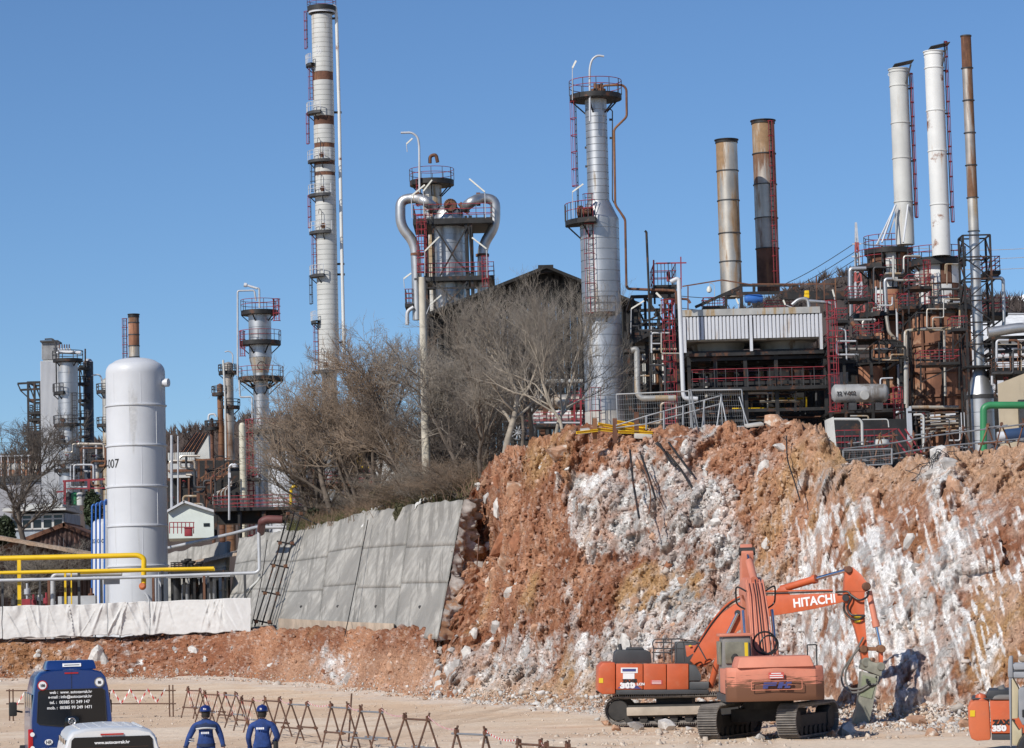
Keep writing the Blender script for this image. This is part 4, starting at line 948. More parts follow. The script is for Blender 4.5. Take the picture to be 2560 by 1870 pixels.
pipe_thing('elbow_pipe', m_clad_dull, 193, [(1578, 876), (1592, 872), (1594, 985), (1604, 996), (1690, 995)], 15, 'thick stained pipe bending to run behind the mesh fence', R_=16)
pipe_thing('duct_pipe', m_black, 205, [(1560, 880), (1640, 878), (1720, 878)], 12, 'black duct running behind the pipe rack')
# == right end of the cooler: caged ladder, V-002 vessel, pier, small deck
def right_frame():
 D = 194; k = D / F; base = P(2130, 1070, D); t = thing('vessel_frame', 'black frame with red ladder cage between fan cooler and furnaces', 'frame', base)
 frame_box(t, D, 7, [2080, 2118, 2186, 2260], [860, 905, 1030, 1130], m_black, 7, 8, False)
 rect_deck(t, D, 2090, 2262, 1022, 6, 34, 9, m_red, m_black, 8); rect_deck(t, D - 1, 2075, 2125, 872, 4, 46, 7, m_red, m_black, 4)
 q = P(2087, 1030, D - 2.4); ladder(t, q.x, D - 2.4, q.z, zpx(2085, 762, D), -90, 17 * k, rail=m_red, cm=m_red, rt=.08, hoop=46 * k)
 q = P(2248, 1110, D - 2.4); ladder(t, q.x, D - 2.4, q.z, zpx(2248, 976, D), -90, 16 * k, rail=m_red, cm=m_red, rt=.09, hoop=24 * k)
 part(MB().b2((P(2095, 910, D).x, D + 6, P(2095, 980, D).z), (P(2145, 910, D).x, D + 6.4, P(2095, 912, D).z)), 'concrete_panel', m_concrete, t)
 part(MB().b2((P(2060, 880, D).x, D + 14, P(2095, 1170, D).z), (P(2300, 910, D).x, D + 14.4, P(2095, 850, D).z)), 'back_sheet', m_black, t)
 c = P(2176, 925, D + 4); part(MB().lathe((c.x, D + 4, 0), [(31 * k, zpx(2176, 1030, D)), (31 * k, zpx(2176, 905, D)), (0, zpx(2176, 903, D))], 28), 'rusty_drum', m_furn, t)
 pipe_part(t, 'riser', m_grey, D - 2, [(2098, 820), (2114, 826), (2117, 900)], 4, 5)
right_frame()
def vessel_002():
 D = 190; k = D / F; a, b = P(2088, 984, D), P(2222, 982, D); t = thing('horizontal_vessel', 'grey horizontal vessel lettered V-002 on the frame beside the furnaces', 'vessel', P(2165, 1022, D)); r = 23 * k; L_ = (b - a).length
 part(MB().lathe(a, [(0, -r * .45), (r * .6, -r * .36), (r * .92, -r * .12), (r, 0), (r, L_ - r * .5), (r * .92, L_ - r * .3), (r * .6, L_ - r * .1), (0, L_)], 32, axis=(b - a)), 'shell', mat('dull vessel grey', (.33, .33, .33), .6, .2, .2, 1, streak=((.2, .18, .16), .25, 1)), t)
 for x in (2130, 2196): q = P(x, 1008, D); part(MB().b2((q.x - .25, D - .5, q.z - .5), (q.x + .25, D + .5, q.z)), 'saddle', m_dark, t)
 c = P(2162, 988, D - r - .06); part(MB().lathe(c, [(0, 0), (11 * k, 0), (12.5 * k, .05), (12.5 * k, .25), (0, .3)], 24, axis=(0, 1, 0)), 'manway_cover', m_clad_dull, t)
 txt(t, '32 V-002', P(2092, 988, D - r - .03), 13 * k, m_black, 'lettering', bold=.01)
 pipe_part(t, 'outlet_pipe', m_grey, D - .2, [(2201, 962), (2201, 946), (2232, 945)], 4, 6)
vessel_002()
def pier():
 D = 118; k = D / F; a = P(2074, 1042, D); b = P(2084, 1142, D)
 mb = MB().hexa([(b.x - 11 * k, D, b.z - .4), (b.x + 11 * k, D, b.z - .4), (b.x + 11 * k, D + .6, b.z - .4), (b.x - 11 * k, D + .6, b.z - .4), (a.x - 9 * k, D, a.z - .12), (a.x + 10 * k, D, a.z), (a.x + 10 * k, D + .6, a.z), (a.x - 9 * k, D + .6, a.z - .12)])
 solo(mb, 'concrete_pier', mat('pale concrete', (.62, .61, .57), .9, 0, .1, 1.5, bump=.3, bscale=12), 'pale upright concrete pier at the step in the edge', 'pier', loc=b)
pier()
def low_deck():
 D = 150; k = D / F; base = P(2180, 1150, D); t = thing('pump_deck', 'low black deck with red railings and a slanting red stair behind the scaffold barrier', 'deck', base)
 rect_deck(t, D, 2092, 2245, 1120, 5, 46, 9, m_red, m_black, 8); beams(t, 'stair_rail', m_red, D - .5, [(2245, 1072, 2300, 1150, 4), (2262, 1072, 2310, 1140, 4), (2240, 1100, 2292, 1165, 4)], 4)
 for x in (2095, 2135, 2180, 2240): part(MB().beam(P(x, 1122, D), P(x, 1175, D), 7 * k), 'column', m_black, t)
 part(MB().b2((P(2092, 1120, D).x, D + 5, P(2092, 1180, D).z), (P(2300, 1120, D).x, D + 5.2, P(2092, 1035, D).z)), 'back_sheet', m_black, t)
low_deck()
D = 148
for pts, w_, m_, lab in (([(2085, 1048), (2148, 1048), (2155, 1056), (2156, 1112)], 7, m_white_old, 'white pipe hooking down over the low pump deck'), ([(2156, 1049), (2220, 1048), (2222, 1068)], 3, m_white_old, 'thin white pipe over the low pump deck'),
  ([(2284, 1037), (2304, 1036), (2309, 1042), (2309, 1140)], 6, m_white_old, 'white hooked pipe beside the slanting red stair')):
 pipe_thing('white_hook_pipe', m_, D, pts, w_, lab, R_=7)
for x, y, s_, lab in ((2133, 1108, 1, 'small pump with a white yoke on the low deck'), (2204, 1106, 2, 'white lidded filter pot on the low deck')):
 q = P(x, y, 149); k = 149 / F; t = thing('filter_pot' if s_ == 2 else 'deck_pump', lab, 'pump', q)
 part(MB().lathe(q, [(0, -6 * k), (12 * k * s_ * .8, -6 * k), (12 * k * s_ * .8, 2 * k), (9 * k * s_, 3 * k), (9 * k * s_, 7 * k), (0, 7 * k)], 18), 'body', m_white_old if s_ == 2 else m_dark, t)
 part(MB().ring(q + V3((0, 0, 9 * k)), 6 * k, 1.2 * k, 12, 5, axis=(0, 1, 0), a0=0, a1=math.pi), 'yoke', m_white_old, t)
# green pipe, beige wall, blue drum, far roofs at the right edge
pipe_thing('green_pipe', m_green, 112, [(2459, 1128), (2459, 1020), (2472, 1013), (2700, 1013)], 18, 'thick bright green pipe bending down at the edge of the cut', R_=22, n=20)
def beige_wall():
 D = 176; a, b = P(2494, 960, D), P(2640, 1100, D); z0, z1 = b.z - 1, P(2540, 932, D).z
 mb = MB().hexa([(a.x, D, z0), (b.x, D, z0), (b.x, D + 9, z0), (a.x * 1.06, D + 9, z0), (a.x, D, a.z), (b.x, D, z1 + .6), (b.x, D + 9, z1 + .6), (a.x * 1.06, D + 9, a.z)])
 t = thing('concrete_building', 'blank beige concrete building block at the right edge behind the green pipe', 'building', V3((a.x, D, z0))); part(mb, 'wall', mat('beige render', (.50, .42, .30), .9, 0, .08, .6, streak=((.36, .30, .22), .15, .7)), t)
 q = P(2545, 1000, D - .2); part(MB().b2((q.x, D - .5, z0), (q.x + 6, D - .05, q.z)), 'buttress', m_dark, t)
beige_wall()
q = P(2494, 1092, 165); k = 165 / F; t = thing('blue_pipe_end', 'dark blue fat pipe with a white end collar at the right edge', 'pipe', q)
part(MB().lathe(q, [(0, 0), (12 * k, 0), (12 * k, 18 * k)], 20, axis=(1, 0, .08)), 'collar', m_white, t); part(MB().lathe(q, [(13 * k, 17 * k), (17 * k, 18 * k), (17 * k, 160 * k)], 24, axis=(1, 0, .08)), 'body', mat('navy paint', (.03, .06, .13), .4, 0, .1, 1), t)
def far_shed():
 D = 330; t = thing('white_roof_shed', 'shed with a snow white roof far behind the furnaces', 'shed', P(2500, 900, D));
 a, b = P(2300, 830, D), P(2700, 780, D); z = P(2500, 830, D).z; zt = P(2560, 762, D).z
 part(MB().hexa([(a.x, D, z - 12), (b.x, D, z - 12), (b.x, D + 20, z - 12), (a.x, D + 20, z - 12), (a.x, D, z - 1), (b.x, D, z - 1), (b.x, D + 20, z - 1), (a.x, D + 20, z - 1)]), 'wall', m_white, t)
 part(MB().add([(a.x - 1, D - 1, z - .8), (b.x + 1, D - 1, z - .8), (b.x + 1, D + 10, zt), (a.x - 1, D + 10, zt), (a.x - 1, D - 1, z - 1.1), (b.x + 1, D - 1, z - 1.1), (b.x + 1, D + 10, zt - .3), (a.x - 1, D + 10, zt - .3)], [(0, 1, 2, 3), (7, 6, 5, 4), (0, 4, 5, 1), (3, 2, 6, 7), (0, 3, 7, 4), (1, 5, 6, 2)]), 'roof', mat('white sheet roof', (.75, .75, .74), .6), t)
far_shed()
def right_rack():
 D = 186; k = D / F; base = P(2530, 960, D); t = thing('right_pipe_rack', 'black pipe rack with a silver duct at the right edge', 'rack', base)
 frame_box(t, D, 6, [2492, 2535, 2600], [845, 880, 925, 1100], m_black, 6, 9, True); rect_deck(t, D - 1, 2488, 2640, 925, 5, 34, 9, m_rust, m_black, 8)
 pipe_part(t, 'duct', m_clad, D - 1, [(2470, 832), (2540, 820), (2640, 815)], 26, 20); pipe_part(t, 'top_pipe', m_grey, D + 2, [(2520, 785), (2640, 785)], 5)
right_rack()

# == dense pipework and landings round the furnaces
def clutter():
 R_ = random.Random(12); pm = [(m_black, 'black'), (m_rust, 'rusty'), (m_stack, 'heat stained'), (m_grey, 'grey'), (m_clad_dull, 'dull silver'), (m_dark, 'dark grey')]
 zones = [(2092, 2270, 800, 900, 191, 'between cooler and furnaces'), (2270, 2400, 1030, 1130, 188, 'under the big furnace'), (2092, 2260, 1030, 1130, 160, 'behind the low pump deck'), (1584, 1700, 815, 1060, 197, 'in the pipe rack left of the cooler'), (2180, 2300, 640, 780, 195, 'between the two furnaces'), (2480, 2570, 850, 1000, 182, 'in the rack at the right edge'), (1180, 1330, 970, 1090, 200, 'behind the bare trunks'), (424, 560, 1140, 1290, 252, 'right of the white tank'), (160, 264, 1110, 1255, 272, 'left of the white tank'), (2290, 2400, 660, 900, 190, 'on the big furnace'), (690, 1000, 1130, 1240, 240, 'behind the thicket')]
 for (x0, x1, y0, y1, D, wh) in zones:
  for i in range(8):
   m_, nm = R_.choice(pm); x, y = R_.uniform(x0, x1), R_.uniform(y0, y1); pts = [(x, y)]; d = R_.random() < .5
   for j in range(R_.randint(2, 4)):
    if d: x = min(x1, max(x0, x + R_.choice([-1, 1]) * R_.uniform(20, 70)))
    else: y = min(y1, max(y0, y + R_.choice([-1, 1]) * R_.uniform(20, 70)))
    d = not d; pts.append((x, y))
   pipe_thing('process_pipe', m_, D + R_.uniform(-1.5, 2), pts, R_.uniform(2.5, 6.5), f'{nm} bent process pipe {wh}', 'bent pipes ' + wh, n=8)
  for i in range(5):
   x, y = R_.uniform(x0, x1), R_.uniform(y0, y1); DD = D + R_.uniform(-1, 1.5); q = P(x, y, DD); k = DD / F; t = thing('gate_valve', 'dark gate valve with a hand wheel ' + wh, 'valve', q, 'gate valves ' + wh)
   part(MB().lathe(q, [(0, -6 * k), (5 * k, -6 * k), (5 * k, -3 * k), (3 * k, -2 * k), (3 * k, 3 * k), (1 * k, 4 * k), (1 * k, 9 * k), (0, 9 * k)], 10), 'body', m_black, t); part(MB().ring(q + V3((0, 0, 9 * k)), 4 * k, .9 * k, 12, 4, axis=(.2, .5, 1)), 'hand_wheel', R_.choice([m_red, m_black]), t)
clutter()
def access_landings():
 spots = [(2120, 2170, 745, 194, 'left of the smaller furnace'), (2255, 2300, 765, 192, 'between the furnace shells'), (2270, 2330, 715, 191, 'on the left of the big furnace'), (2380, 2420, 820, 187, 'on the lattice tower side of the big furnace'), (2140, 2200, 840, 192, 'above the horizontal vessel'), (2300, 2400, 905, 189, 'across the big furnace shell'), (2085, 2120, 800, 193, 'at the right end of the cooler')]
 for (x0, x1, y, D, wh) in spots:
  t = thing('access_landing', 'black landing with red rails ' + wh, 'landing', P((x0 + x1) / 2, y, D), 'landings about the furnaces'); rect_deck(t, D, x0, x1, y, 2.2, 30, 7, m_red, m_black, 4, mid=2)
  for x in (x0 + 2, x1 - 2): part(MB().beam(P(x, y + 6, D + .2), P(x, y + 70, D + .2), 4 * D / F), 'post', m_black, t)
  part(MB().beam(P(x0 + 2, y + 50, D + .2), P(x1 - 2, y + 8, D + .2), 3 * D / F), 'brace', m_black, t)
access_landings()
# == left side: terrace with the white tank
m_mint = mat('pale green board', (.62, .68, .64), .8, 0, .05, 1)
m_brown = mat('brown sheet', (.085, .05, .042), .7, 0, .25, 1.2, streak=((.14, .07, .05), .3, 1.2))
m_dblue = mat('dark blue cladding', (.045, .055, .075), .5, .3, .2, .8)
m_beige = mat('beige cladding', (.62, .58, .46), .55, .1, .08, .8)
def wrap_txt(parent, s, cx, cy, r, ang, z, size, mt, lead=0.0):
 """lettering painted round a cylinder, starting at angle ang (degrees, -90 faces the yard)"""
 o = txt(parent, s, ORI[parent.name], size, mt, 'lettering', rot=(0, 0, 0), thick=0, bold=size * .01); me = o.data
 bm = bmesh.new(); bm.from_mesh(me); bmesh.ops.subdivide_edges(bm, edges=[e for e in bm.edges if e.calc_length() > size * .25], cuts=2); bm.to_mesh(me); bm.free()
 for v in me.vertices:
  a = rad(ang) + v.co.x / r; zz = v.co.y; v.co = V3((cx + math.cos(a) * (r + .012), cy + math.sin(a) * (r + .012), z + zz)) - ORI[parent.name]
 return o
def tank():
 D = 203; k = D / F; cx, cy = axis_at(343.5, 1300, D); zs = lambda y: zpx(342, y, D); r = 74 * k; g = P(340, 1590, 185).z - .2
 t = thing('storage_tank', 'tall white storage tank with a domed top standing behind the tarpaulin fence', 'tank', (cx, cy, g))
 ys = [1560, 1416, 1316, 1218, 1116, 1016, 934]
 for i in range(len(ys) - 1): part(MB().lathe((cx, cy, 0), [(r, zs(ys[i]) if i else g), (r, zs(ys[i + 1]))], 64), 'shell_ring', m_white, t)
 for y in ys[1:-1]: part(MB().lathe((cx, cy, 0), [(r, zs(y) - .09), (r * 1.045, zs(y) - .04), (r * 1.045, zs(y) + .05), (r, zs(y) + .09)], 64), 'stiffening_ring', m_white, t)
 part(MB().lathe((cx, cy, 0), [(r, zs(934)), *[(r * (.72 + .28 * math.cos(rad(a_))), zs(934 - 27 * math.sin(rad(a_)))) for a_ in range(8, 65, 8)], (r * .78, zs(907.5)), (r * .68, zs(902.5)), (r * .55, zs(899)), (r * .38, zs(896.3)), (r * .2, zs(895)), (0, zs(894.5))], 64), 'dome', m_white, t)
 for i in range(6):
  for a_ in (-150, -95, -40): q = V3((cx + math.cos(rad(a_ + 22 * (i % 2))) * r, cy + math.sin(rad(a_ + 22 * (i % 2))) * r, 0)); part(MB().beam((q.x, q.y, zs(ys[i]) + .1), (q.x, q.y, zs(ys[i + 1]) - .1), .05, .02), 'weld_seam', m_white, t)
 a = V3((math.cos(rad(-18)), math.sin(rad(-18)), 0)); c = V3((cx, cy, zs(961))) + a * r * .95
 part(MB().lathe(c, [(8 * k, -.1), (8 * k, .35), (10.5 * k, .35), (10.5 * k, .6), (0, .62)], 24, axis=a), 'nozzle', m_white, t)
 wrap_txt(t, 'V-007', cx, cy, r, -176, zs(1171), 31 * k, m_black);
 # skirt arch and drain
 part(MB().ring((cx, cy - r - .02, zs(1508)), 36 * k, 2.2 * k, 30, 6, axis=(0, 1, 0), a0=0, a1=math.pi), 'skirt_arch', m_white, t)
 part(MB().ring((cx, cy - r * .98, zs(1490)), 70 * k, 2 * k, 30, 6, axis=(0, 1, 0), a0=.25, a1=math.pi - .25), 'skirt_rim', m_white, t)
tank()
for s_, x_, y_, sz_ in (('Fv', 789, 124, 12), ('50', 791, 138, 15)):
 _D = 300; _k = _D / F; _cx, _cy = axis_at(820, 800, _D); wrap_txt(TOWER, s_, _cx, _cy, 26.6 * _k, -125, zpx(812, y_, _D), sz_ * _k, m_white)
def small_vessel():
 D = 207; k = D / F; cx, cy = axis_at(262, 1450, D); g = P(262, 1590, 185).z - .2; zs = lambda y: zpx(255, y, D); r = 30 * k
 t = thing('white_vessel', 'slim white pressure vessel half hidden behind the tall white tank', 'vessel', (cx, cy, g))
 part(MB().lathe((cx, cy, 0), [(r, g), (r, zs(1312)), (r * .85, zs(1303)), (r * .5, zs(1298)), (0, zs(1297))], 36), 'shell', m_white, t)
 wrap_txt(t, '0-02-0-0', cx, cy, r, -175, zs(1358), 14 * k, m_black)
 for i, (x, yt) in enumerate(((230, 1262), (240, 1258), (250, 1254), (261, 1250))):
  pipe_thing('blue_pipe', m_blue, 203 - .2 * i, [(x, 1575), (x, yt + 4), (x + 3, yt), (x + 60, yt - 3, 6)], 4.6, 'slender blue pipe rising beside the tall white tank', 'blue pipes beside the tank', 5)
small_vessel()
D = 190
pipe_thing('yellow_pipe', m_yellow, D, [(-40, 1397), (180, 1392), (346, 1388), (360, 1396), (359, 1464)], 13, 'thick yellow pipe bending down before the tall white tank', R_=16, n=16, supports=[(48, 1396, 1580, 9, m_yellow)])
q = P(356, 1465, D - .2); solo(MB().lathe(q, [(0, -.14), (.24, -.14), (.24, .02), (.16, .1), (0, .1)], 18, axis=(0, -.8, .3)), 'pipe_flange_cap', mat('orange cap', (.5, .12, .03), .5), 'orange end cap of the bent yellow pipe', 'cap', loc=q)
pipe_thing('yellow_pipe', m_yellow, D - .8, [(-40, 1433), (535, 1421)], 9.5, 'long straight yellow pipe running below the bent yellow one', n=14, supports=[(6, 1428, 1580, 6, m_dark), (197, 1424, 1580, 6, m_dark), (405, 1420, 1580, 6, m_dark), (163, 1432, 1580, 5, m_yellow), (178, 1432, 1580, 3, m_yellow)])
pipe_thing('yellow_pipe', m_yellow, D + .4, [(200, 1432), (340, 1427), (470, 1424), (537, 1424)], 8, 'second straight yellow pipe ending behind the first one', n=14, supports=[(520, 1426, 1580, 5, m_dark)])
pipe_thing('grey_pipe', m_grey, D - 1.6, [(-40, 1452), (300, 1444), (640, 1432), (649, 1425), (647, 1330), (653, 1319), (716, 1318)], 8.5, 'long grey pipe climbing the wall at its end', R_=10, n=14,
           supports=[(100, 1450, 1580, 5, m_dark), (122, 1449, 1580, 6, m_rust), (253, 1446, 1580, 6, m_dark), (383, 1441, 1580, 6, m_rust), (388, 1441, 1580, 3, m_grey), (510, 1437, 1580, 6, m_rust), (612, 1433, 1580, 6, m_dark)])
pipe_thing('grey_drain_pipe', m_white_old, D - 1.4, [(650, 1434), (647, 1450), (612, 1482)], 6, 'short pale drain pipe slanting down the wall', R_=8)
pipe_thing('grey_pipe', m_grey, D + 1, [(133, 1600), (132, 1442), (140, 1436), (305, 1434)], 12, 'pale elbow pipe under the yellow pipes', R_=12)
def terrace_kit():
 D = 193; k = D / F; t = thing('pipe_skid', 'black steel skid frame with valves right of the white tank', 'skid', P(480, 1570, D))
 frame_box(t, D, 4, [432, 462, 488, 530, 560], [1432, 1440, 1575], m_black, 6, 8, False)
 rect_deck(t, D - .4, 415, 575, 1438, 4, 0.1, 5, m_black, m_grey, 2, mid=1); rect_deck(t, D + 1, 426, 460, 1420, 2, 14, 4, m_black, m_black, 3)
 for i in range(5):
  q = P(442 + i * 22, 1470 + (i % 2) * 14, D + 1); part(MB().lathe(q, [(0, -1.6), (.3, -1.6), (.3, .6), (0, .8)], 12), 'drum', [m_dark, m_grey, m_black][i % 3], t)
 for x, y in ((462, 1408), (470, 1404), (480, 1410), (500, 1412)): q = P(x, y, D); part(MB().lathe(q, [(0, -.5), (.12, -.5), (.12, 0), (.26, .05), (.26, .2), (0, .22)], 10), 'valve', m_black, t)
 t = thing('pump_skid', 'low skid of small pumps behind the left end of the tarpaulin', 'skid', P(120, 1580, D)); rng2 = random.Random(5)
 part(MB().b2((P(30, 1560, D).x, D, P(30, 1590, D).z), (P(250, 1560, D).x, D + 3, P(30, 1560, D).z)), 'base', m_grey, t)
 for i in range(13):
  q = P(36 + i * 16, rng2.uniform(1475, 1520), D + rng2.uniform(0, 2)); m_ = rng2.choice([m_red, m_grey, m_dark, m_white_old, m_rust, m_dark])
  part(MB().lathe(q, [(0, -2.0), (.09, -2.0), (.09, -.3), (.22, -.25), (.22, .1), (.08, .15), (.08, .5), (0, .5)], 10), 'standpipe', m_, t)
 part(MB().b2((P(55, 1500, D).x, D - 1, P(55, 1516, D).z), (P(82, 1500, D).x, D - .5, P(55, 1498, D).z)), 'red_box', m_red, t)
 part(MB().b2((P(152, 1500, D).x, D - 1.2, P(55, 1520, D).z), (P(245, 1500, D).x, D - .4, P(55, 1494, D).z)), 'cable_tray', m_grey, t)
 part(MB().b2((P(265, 1440, D).x, D - 1.2, P(300, 1461, D).z), (P(305, 1440, D).x, D - 1.1, P(300, 1432, D).z)), 'sheet', m_grey, t)
terrace_kit()
# == white tarpaulins hung along the terrace edge
m_tarp = mat('white tarpaulin', (.56, .55, .535), .75, 0, .04, 1.2, dirt=((.6, .55, .48), .25))
def tarps():
 spec = [(-90, 5, 1517, 1516, 1600, 1597, 'edge-most'), (7, 268, 1514, 1508, 1596, 1588, 'wide sagging'), (270, 374, 1507, 1503, 1588, 1587, 'pleated narrow'), (376, 626, 1504, 1494, 1587, 1578, 'smooth long')]
 labs = ['white tarpaulin running out past the yellow pipe support', 'widest white tarpaulin sagging in deep swags from its top edge', 'narrow pleated white tarpaulin below the tall white tank', 'taut white tarpaulin with puckers ending at the concrete wall']
 for si, (x0, x1, ya, yb, ba, bb, nm) in enumerate(spec):
  nu, nv = max(24, int((x1 - x0) / 1.6)), 44; us = np.linspace(0, 1, nu); vs = np.linspace(0, 1, nv); pts = np.zeros((nu, nv, 3))
  for i, u in enumerate(us):
   x = lerp(x0, x1, u); D = float(tabx(TOP, x, 2)) - 1.0
   yt = lerp(ya, yb, u) + (2.2 * math.sin(u * 9 + si) ** 2 if si == 1 else .8 * math.sin(u * 14)); yb_ = lerp(ba, bb, u) + 1.8 * math.sin(u * 17 + si) + .9 * math.sin(u * 41)
   for j, v in enumerate(vs):
    q = P(x, lerp(yt, yb_, v), D); pts[i, j] = q
  U, V_ = np.meshgrid(us, vs, indexing='ij'); fl = pts.reshape(-1, 3); uu = U.ravel(); vv = V_.ravel(); W_ = (x1 - x0) / 100
  s = np.zeros(len(fl)); rr = np.random.default_rng(20 + si)
  for m in range(int(5 * W_) + 3):          # folds that hang from a pinned point and spread
   u0 = rr.uniform(0, 1); sp = rr.uniform(.02, .12) / W_; sl = rr.uniform(-.5, .5) / W_; am = rr.uniform(.05, .16)
   c = u0 + sl * vv; wd = sp * (.12 + .55 * vv); s += am * np.exp(-((uu - c) / wd) ** 2) * (.5 + .5 * np.sin(vv * 3.1))
  if si in (1, 2):
   for u0 in (.1, .62, .95) if si == 1 else (.02, .5, .98):
    dist = (uu - u0) * W_; s += .10 * np.sin(18 * np.sqrt(dist ** 2 + (vv * .45) ** 2)) * np.exp(-(dist / .5) ** 2) * (1 - vv)
  s += .05 * fbm(fl * np.array([1.4, 1.4, .8]), 4, 500 + si) + .02 * fbm(fl * 5, 2, 520)
  fl[:, 1] -= s; fl[:, 0] += .05 * fbm(fl * 1.1, 3, 530)
  b = fl[0]; o = link('tarpaulin', raw_mesh('tarpaulin', fl - b, grid_faces(nu, nv)[:, ::-1], True), m_tarp, None, labs[si]); o.location = b; o['category'] = 'tarpaulin'; o['group'] = 'tarpaulins along the terrace edge'
  md = o.modifiers.new('thickness', 'SOLIDIFY'); md.thickness = .02
 for i, x in enumerate(range(-10, 640, 62)):
  D = float(tabx(TOP, x, 2)) - .55; y0 = lerp(1514, 1494, x / 620); a, b = P(x, y0 + 4, D), P(x, y0 + 92, D)
  solo(MB().tube([b - V3((0, 0, .5)), a], .04, 6), 'fence_post', m_dark, 'thin dark post behind the tarpaulins', 'post', 'posts behind the tarpaulins', loc=b)
tarps()
# == concrete retaining walls
m_wall = mat('weathered wall concrete', (.35, .335, .305), .95, 0, .22, 1.4, streak=((.22, .21, .19), .34, 2.0), rust=((.25, .24, .22), .42, .28), dirt=((.47, .42, .36), .6), bump=.7, bscale=9, stretch=(1, .06, .06))
m_found = mat('earth stained foundation', (.47, .38, .29), .95, 0, .2, .8, dirt=((.36, .24, .16), .6), bump=.6, bscale=6)
def rough_quad(p00, p10, p01, p11, nu, nv, amp, seed, jag=False):
 """panel between four corners (bottom left/right, top left/right), slightly uneven"""
 a = [];
 for i in range(nu + 1):
  for j in range(nv + 1):
   u, v = i / nu, j / nv; a.append(tuple((p00 * (1 - u) + p10 * u) * (1 - v) + (p01 * (1 - u) + p11 * u) * v))
 p = np.array(a); p[:, 1] += amp * fbm(p * .5, 4, seed) + .4 * amp * fbm(p * 3, 3, seed + 5)
 if jag: p[nv::nv + 1, 2] += .2 * fbm(p[nv::nv + 1] * 1.6, 3, seed)
 return p
def wall(name, label, cols, thick, mt, seed, found=None):
 """cols: list of (x, y_top, D_top, xb, y_bot, D_bot); neighbouring columns make one cast panel"""
 b0 = P(cols[0][3], cols[0][4], cols[0][5]); t = thing(name, label, 'wall', b0)
 for i in range(len(cols) - 1):
  A, B = cols[i], cols[i + 1]; g = .0006
  tl, bl = P(A[0], A[1], A[2]), P(A[3], A[4], A[5]); tr, br = P(B[0], B[1], B[2]), P(B[3], B[4], B[5])
  e = (br - bl).normalized() * .006; bl, tl = bl + e, tl + e; br, tr = br - e, tr - e
  for lf in range(3):      # three pours, one above the other
   ja, jb = (0, .36 + .03 * (i % 2), .70 - .02 * (i % 3), 1)[lf:lf + 2]; nu, nv = 12, 9; f = rough_quad(bl.lerp(tl, ja + .0007), br.lerp(tr, ja + .0007), bl.lerp(tl, jb), br.lerp(tr, jb), nu, nv, .05, seed, lf == 2); f[:, 1] += .005 * ((i * 7 + lf * 5) % 3 - 1)
   back = f + np.array([0, thick, 0]); n = len(f); fs = grid_faces(nu + 1, nv + 1); G = lambda i_, j_: i_ * (nv + 1) + j_
   faces = fs.tolist() + (fs[:, ::-1] + n).tolist()
   for i_ in range(nu): faces += [(G(i_, nv), G(i_ + 1, nv), G(i_ + 1, nv) + n, G(i_, nv) + n), (G(i_ + 1, 0), G(i_, 0), G(i_, 0) + n, G(i_ + 1, 0) + n)]
   for j_ in range(nv): faces += [(G(0, j_), G(0, j_ + 1), G(0, j_ + 1) + n, G(0, j_) + n), (G(nu, j_ + 1), G(nu, j_), G(nu, j_) + n, G(nu, j_ + 1) + n)]
   link('wall_panel', raw_mesh('wall_panel', np.concatenate([f, back]) - np.array(b0), faces), mt, t)
  if i > 1: q = bl.lerp(br, .5).lerp(tl.lerp(tr, .5), .22); part(MB().cyl(q - V3((0, .12, 0)), q + V3((0, .3, 0)), .09, 10), 'drain_pipe', m_dark, t)
  if found:
   mb = MB(); d = V3((0, -.25, 0)); h = V3((0, 0, found)); lo = V3((0, 0, -.5))
   mb.hexa([bl + d + lo, br + d + lo, br + V3((0, 1, 0)) + lo, bl + V3((0, 1, 0)) + lo, bl + d + h, br + d + h, br + V3((0, 1, 0)) + h, bl + V3((0, 1, 0)) + h])
   if 700 <= A[0] < 1000: part(mb, 'foundation', m_found, t)
 return t
WALL = wall('retaining_wall', 'long battered concrete retaining wall broken off where the rock face begins',
     [(598, 1346, 201, 562, 1572, 189), (650, 1334, 197, 618, 1570, 183), (733, 1326, 191, 697, 1576, 175.5), (830, 1303, 182, 795, 1582, 167.5), (916, 1279, 173, 880, 1588, 160), (1030, 1262, 161, 985, 1594, 150.5), (1158, 1249, 148, 1094, 1598, 141)], 1.3, m_wall, 600, found=.75)
wall('retaining_wall', 'farther low concrete wall with a pipe on brackets along its top', [(380, 1392, 218, 376, 1560, 214), (470, 1371, 216, 466, 1560, 211), (570, 1352, 211, 556, 1560, 205)], 2.2, m_wall, 640)
pipe_thing('wall_pipe', m_grey, 207, [(420, 1370, 4), (520, 1348, 1), (585, 1333, -3), (640, 1318, -8), (668, 1316, -12)], 8, 'grey pipe carried on brackets along the farther wall', n=10, supports=[])
def broken_edge():
 """torn end of the wall: rubble concrete in shade"""
 us, vs = 26, 90; pts = []
 for j in range(vs + 1):
  v = j / vs; a = P(lerp(1094, 1158, v), lerp(1602, 1249, v), lerp(141, 148, v) + .02)
  for i in range(us + 1): u = i / us; pts.append((a.x + u * (1.5 - .5 * v), a.y + u * 2.2 - .05, a.z + .12 * u))
 p = np.array(pts); f, e, c, g = worley(p * 2.2, 700); n = fbm(p * 1.2, 4, 705); amp = np.tile(np.clip(np.arange(us + 1) / 4, .15, 1), vs + 1)
 p[:, 0] += (n * .55 + (c - .5) * .5 + g * .5) * amp; p[:, 1] += (fbm(p * 2, 3, 709) * .25) * amp
 o = link('broken_edge', raw_mesh('broken_edge', p - np.array(WALL.location), grid_faces(vs + 1, us + 1)[:, ::-1]), mat('broken concrete', (.40, .37, .34), .95, 0, .3, 2, rust=((.30, .17, .10), .3, .8)), WALL, 'jagged broken end of the wall')
broken_edge()
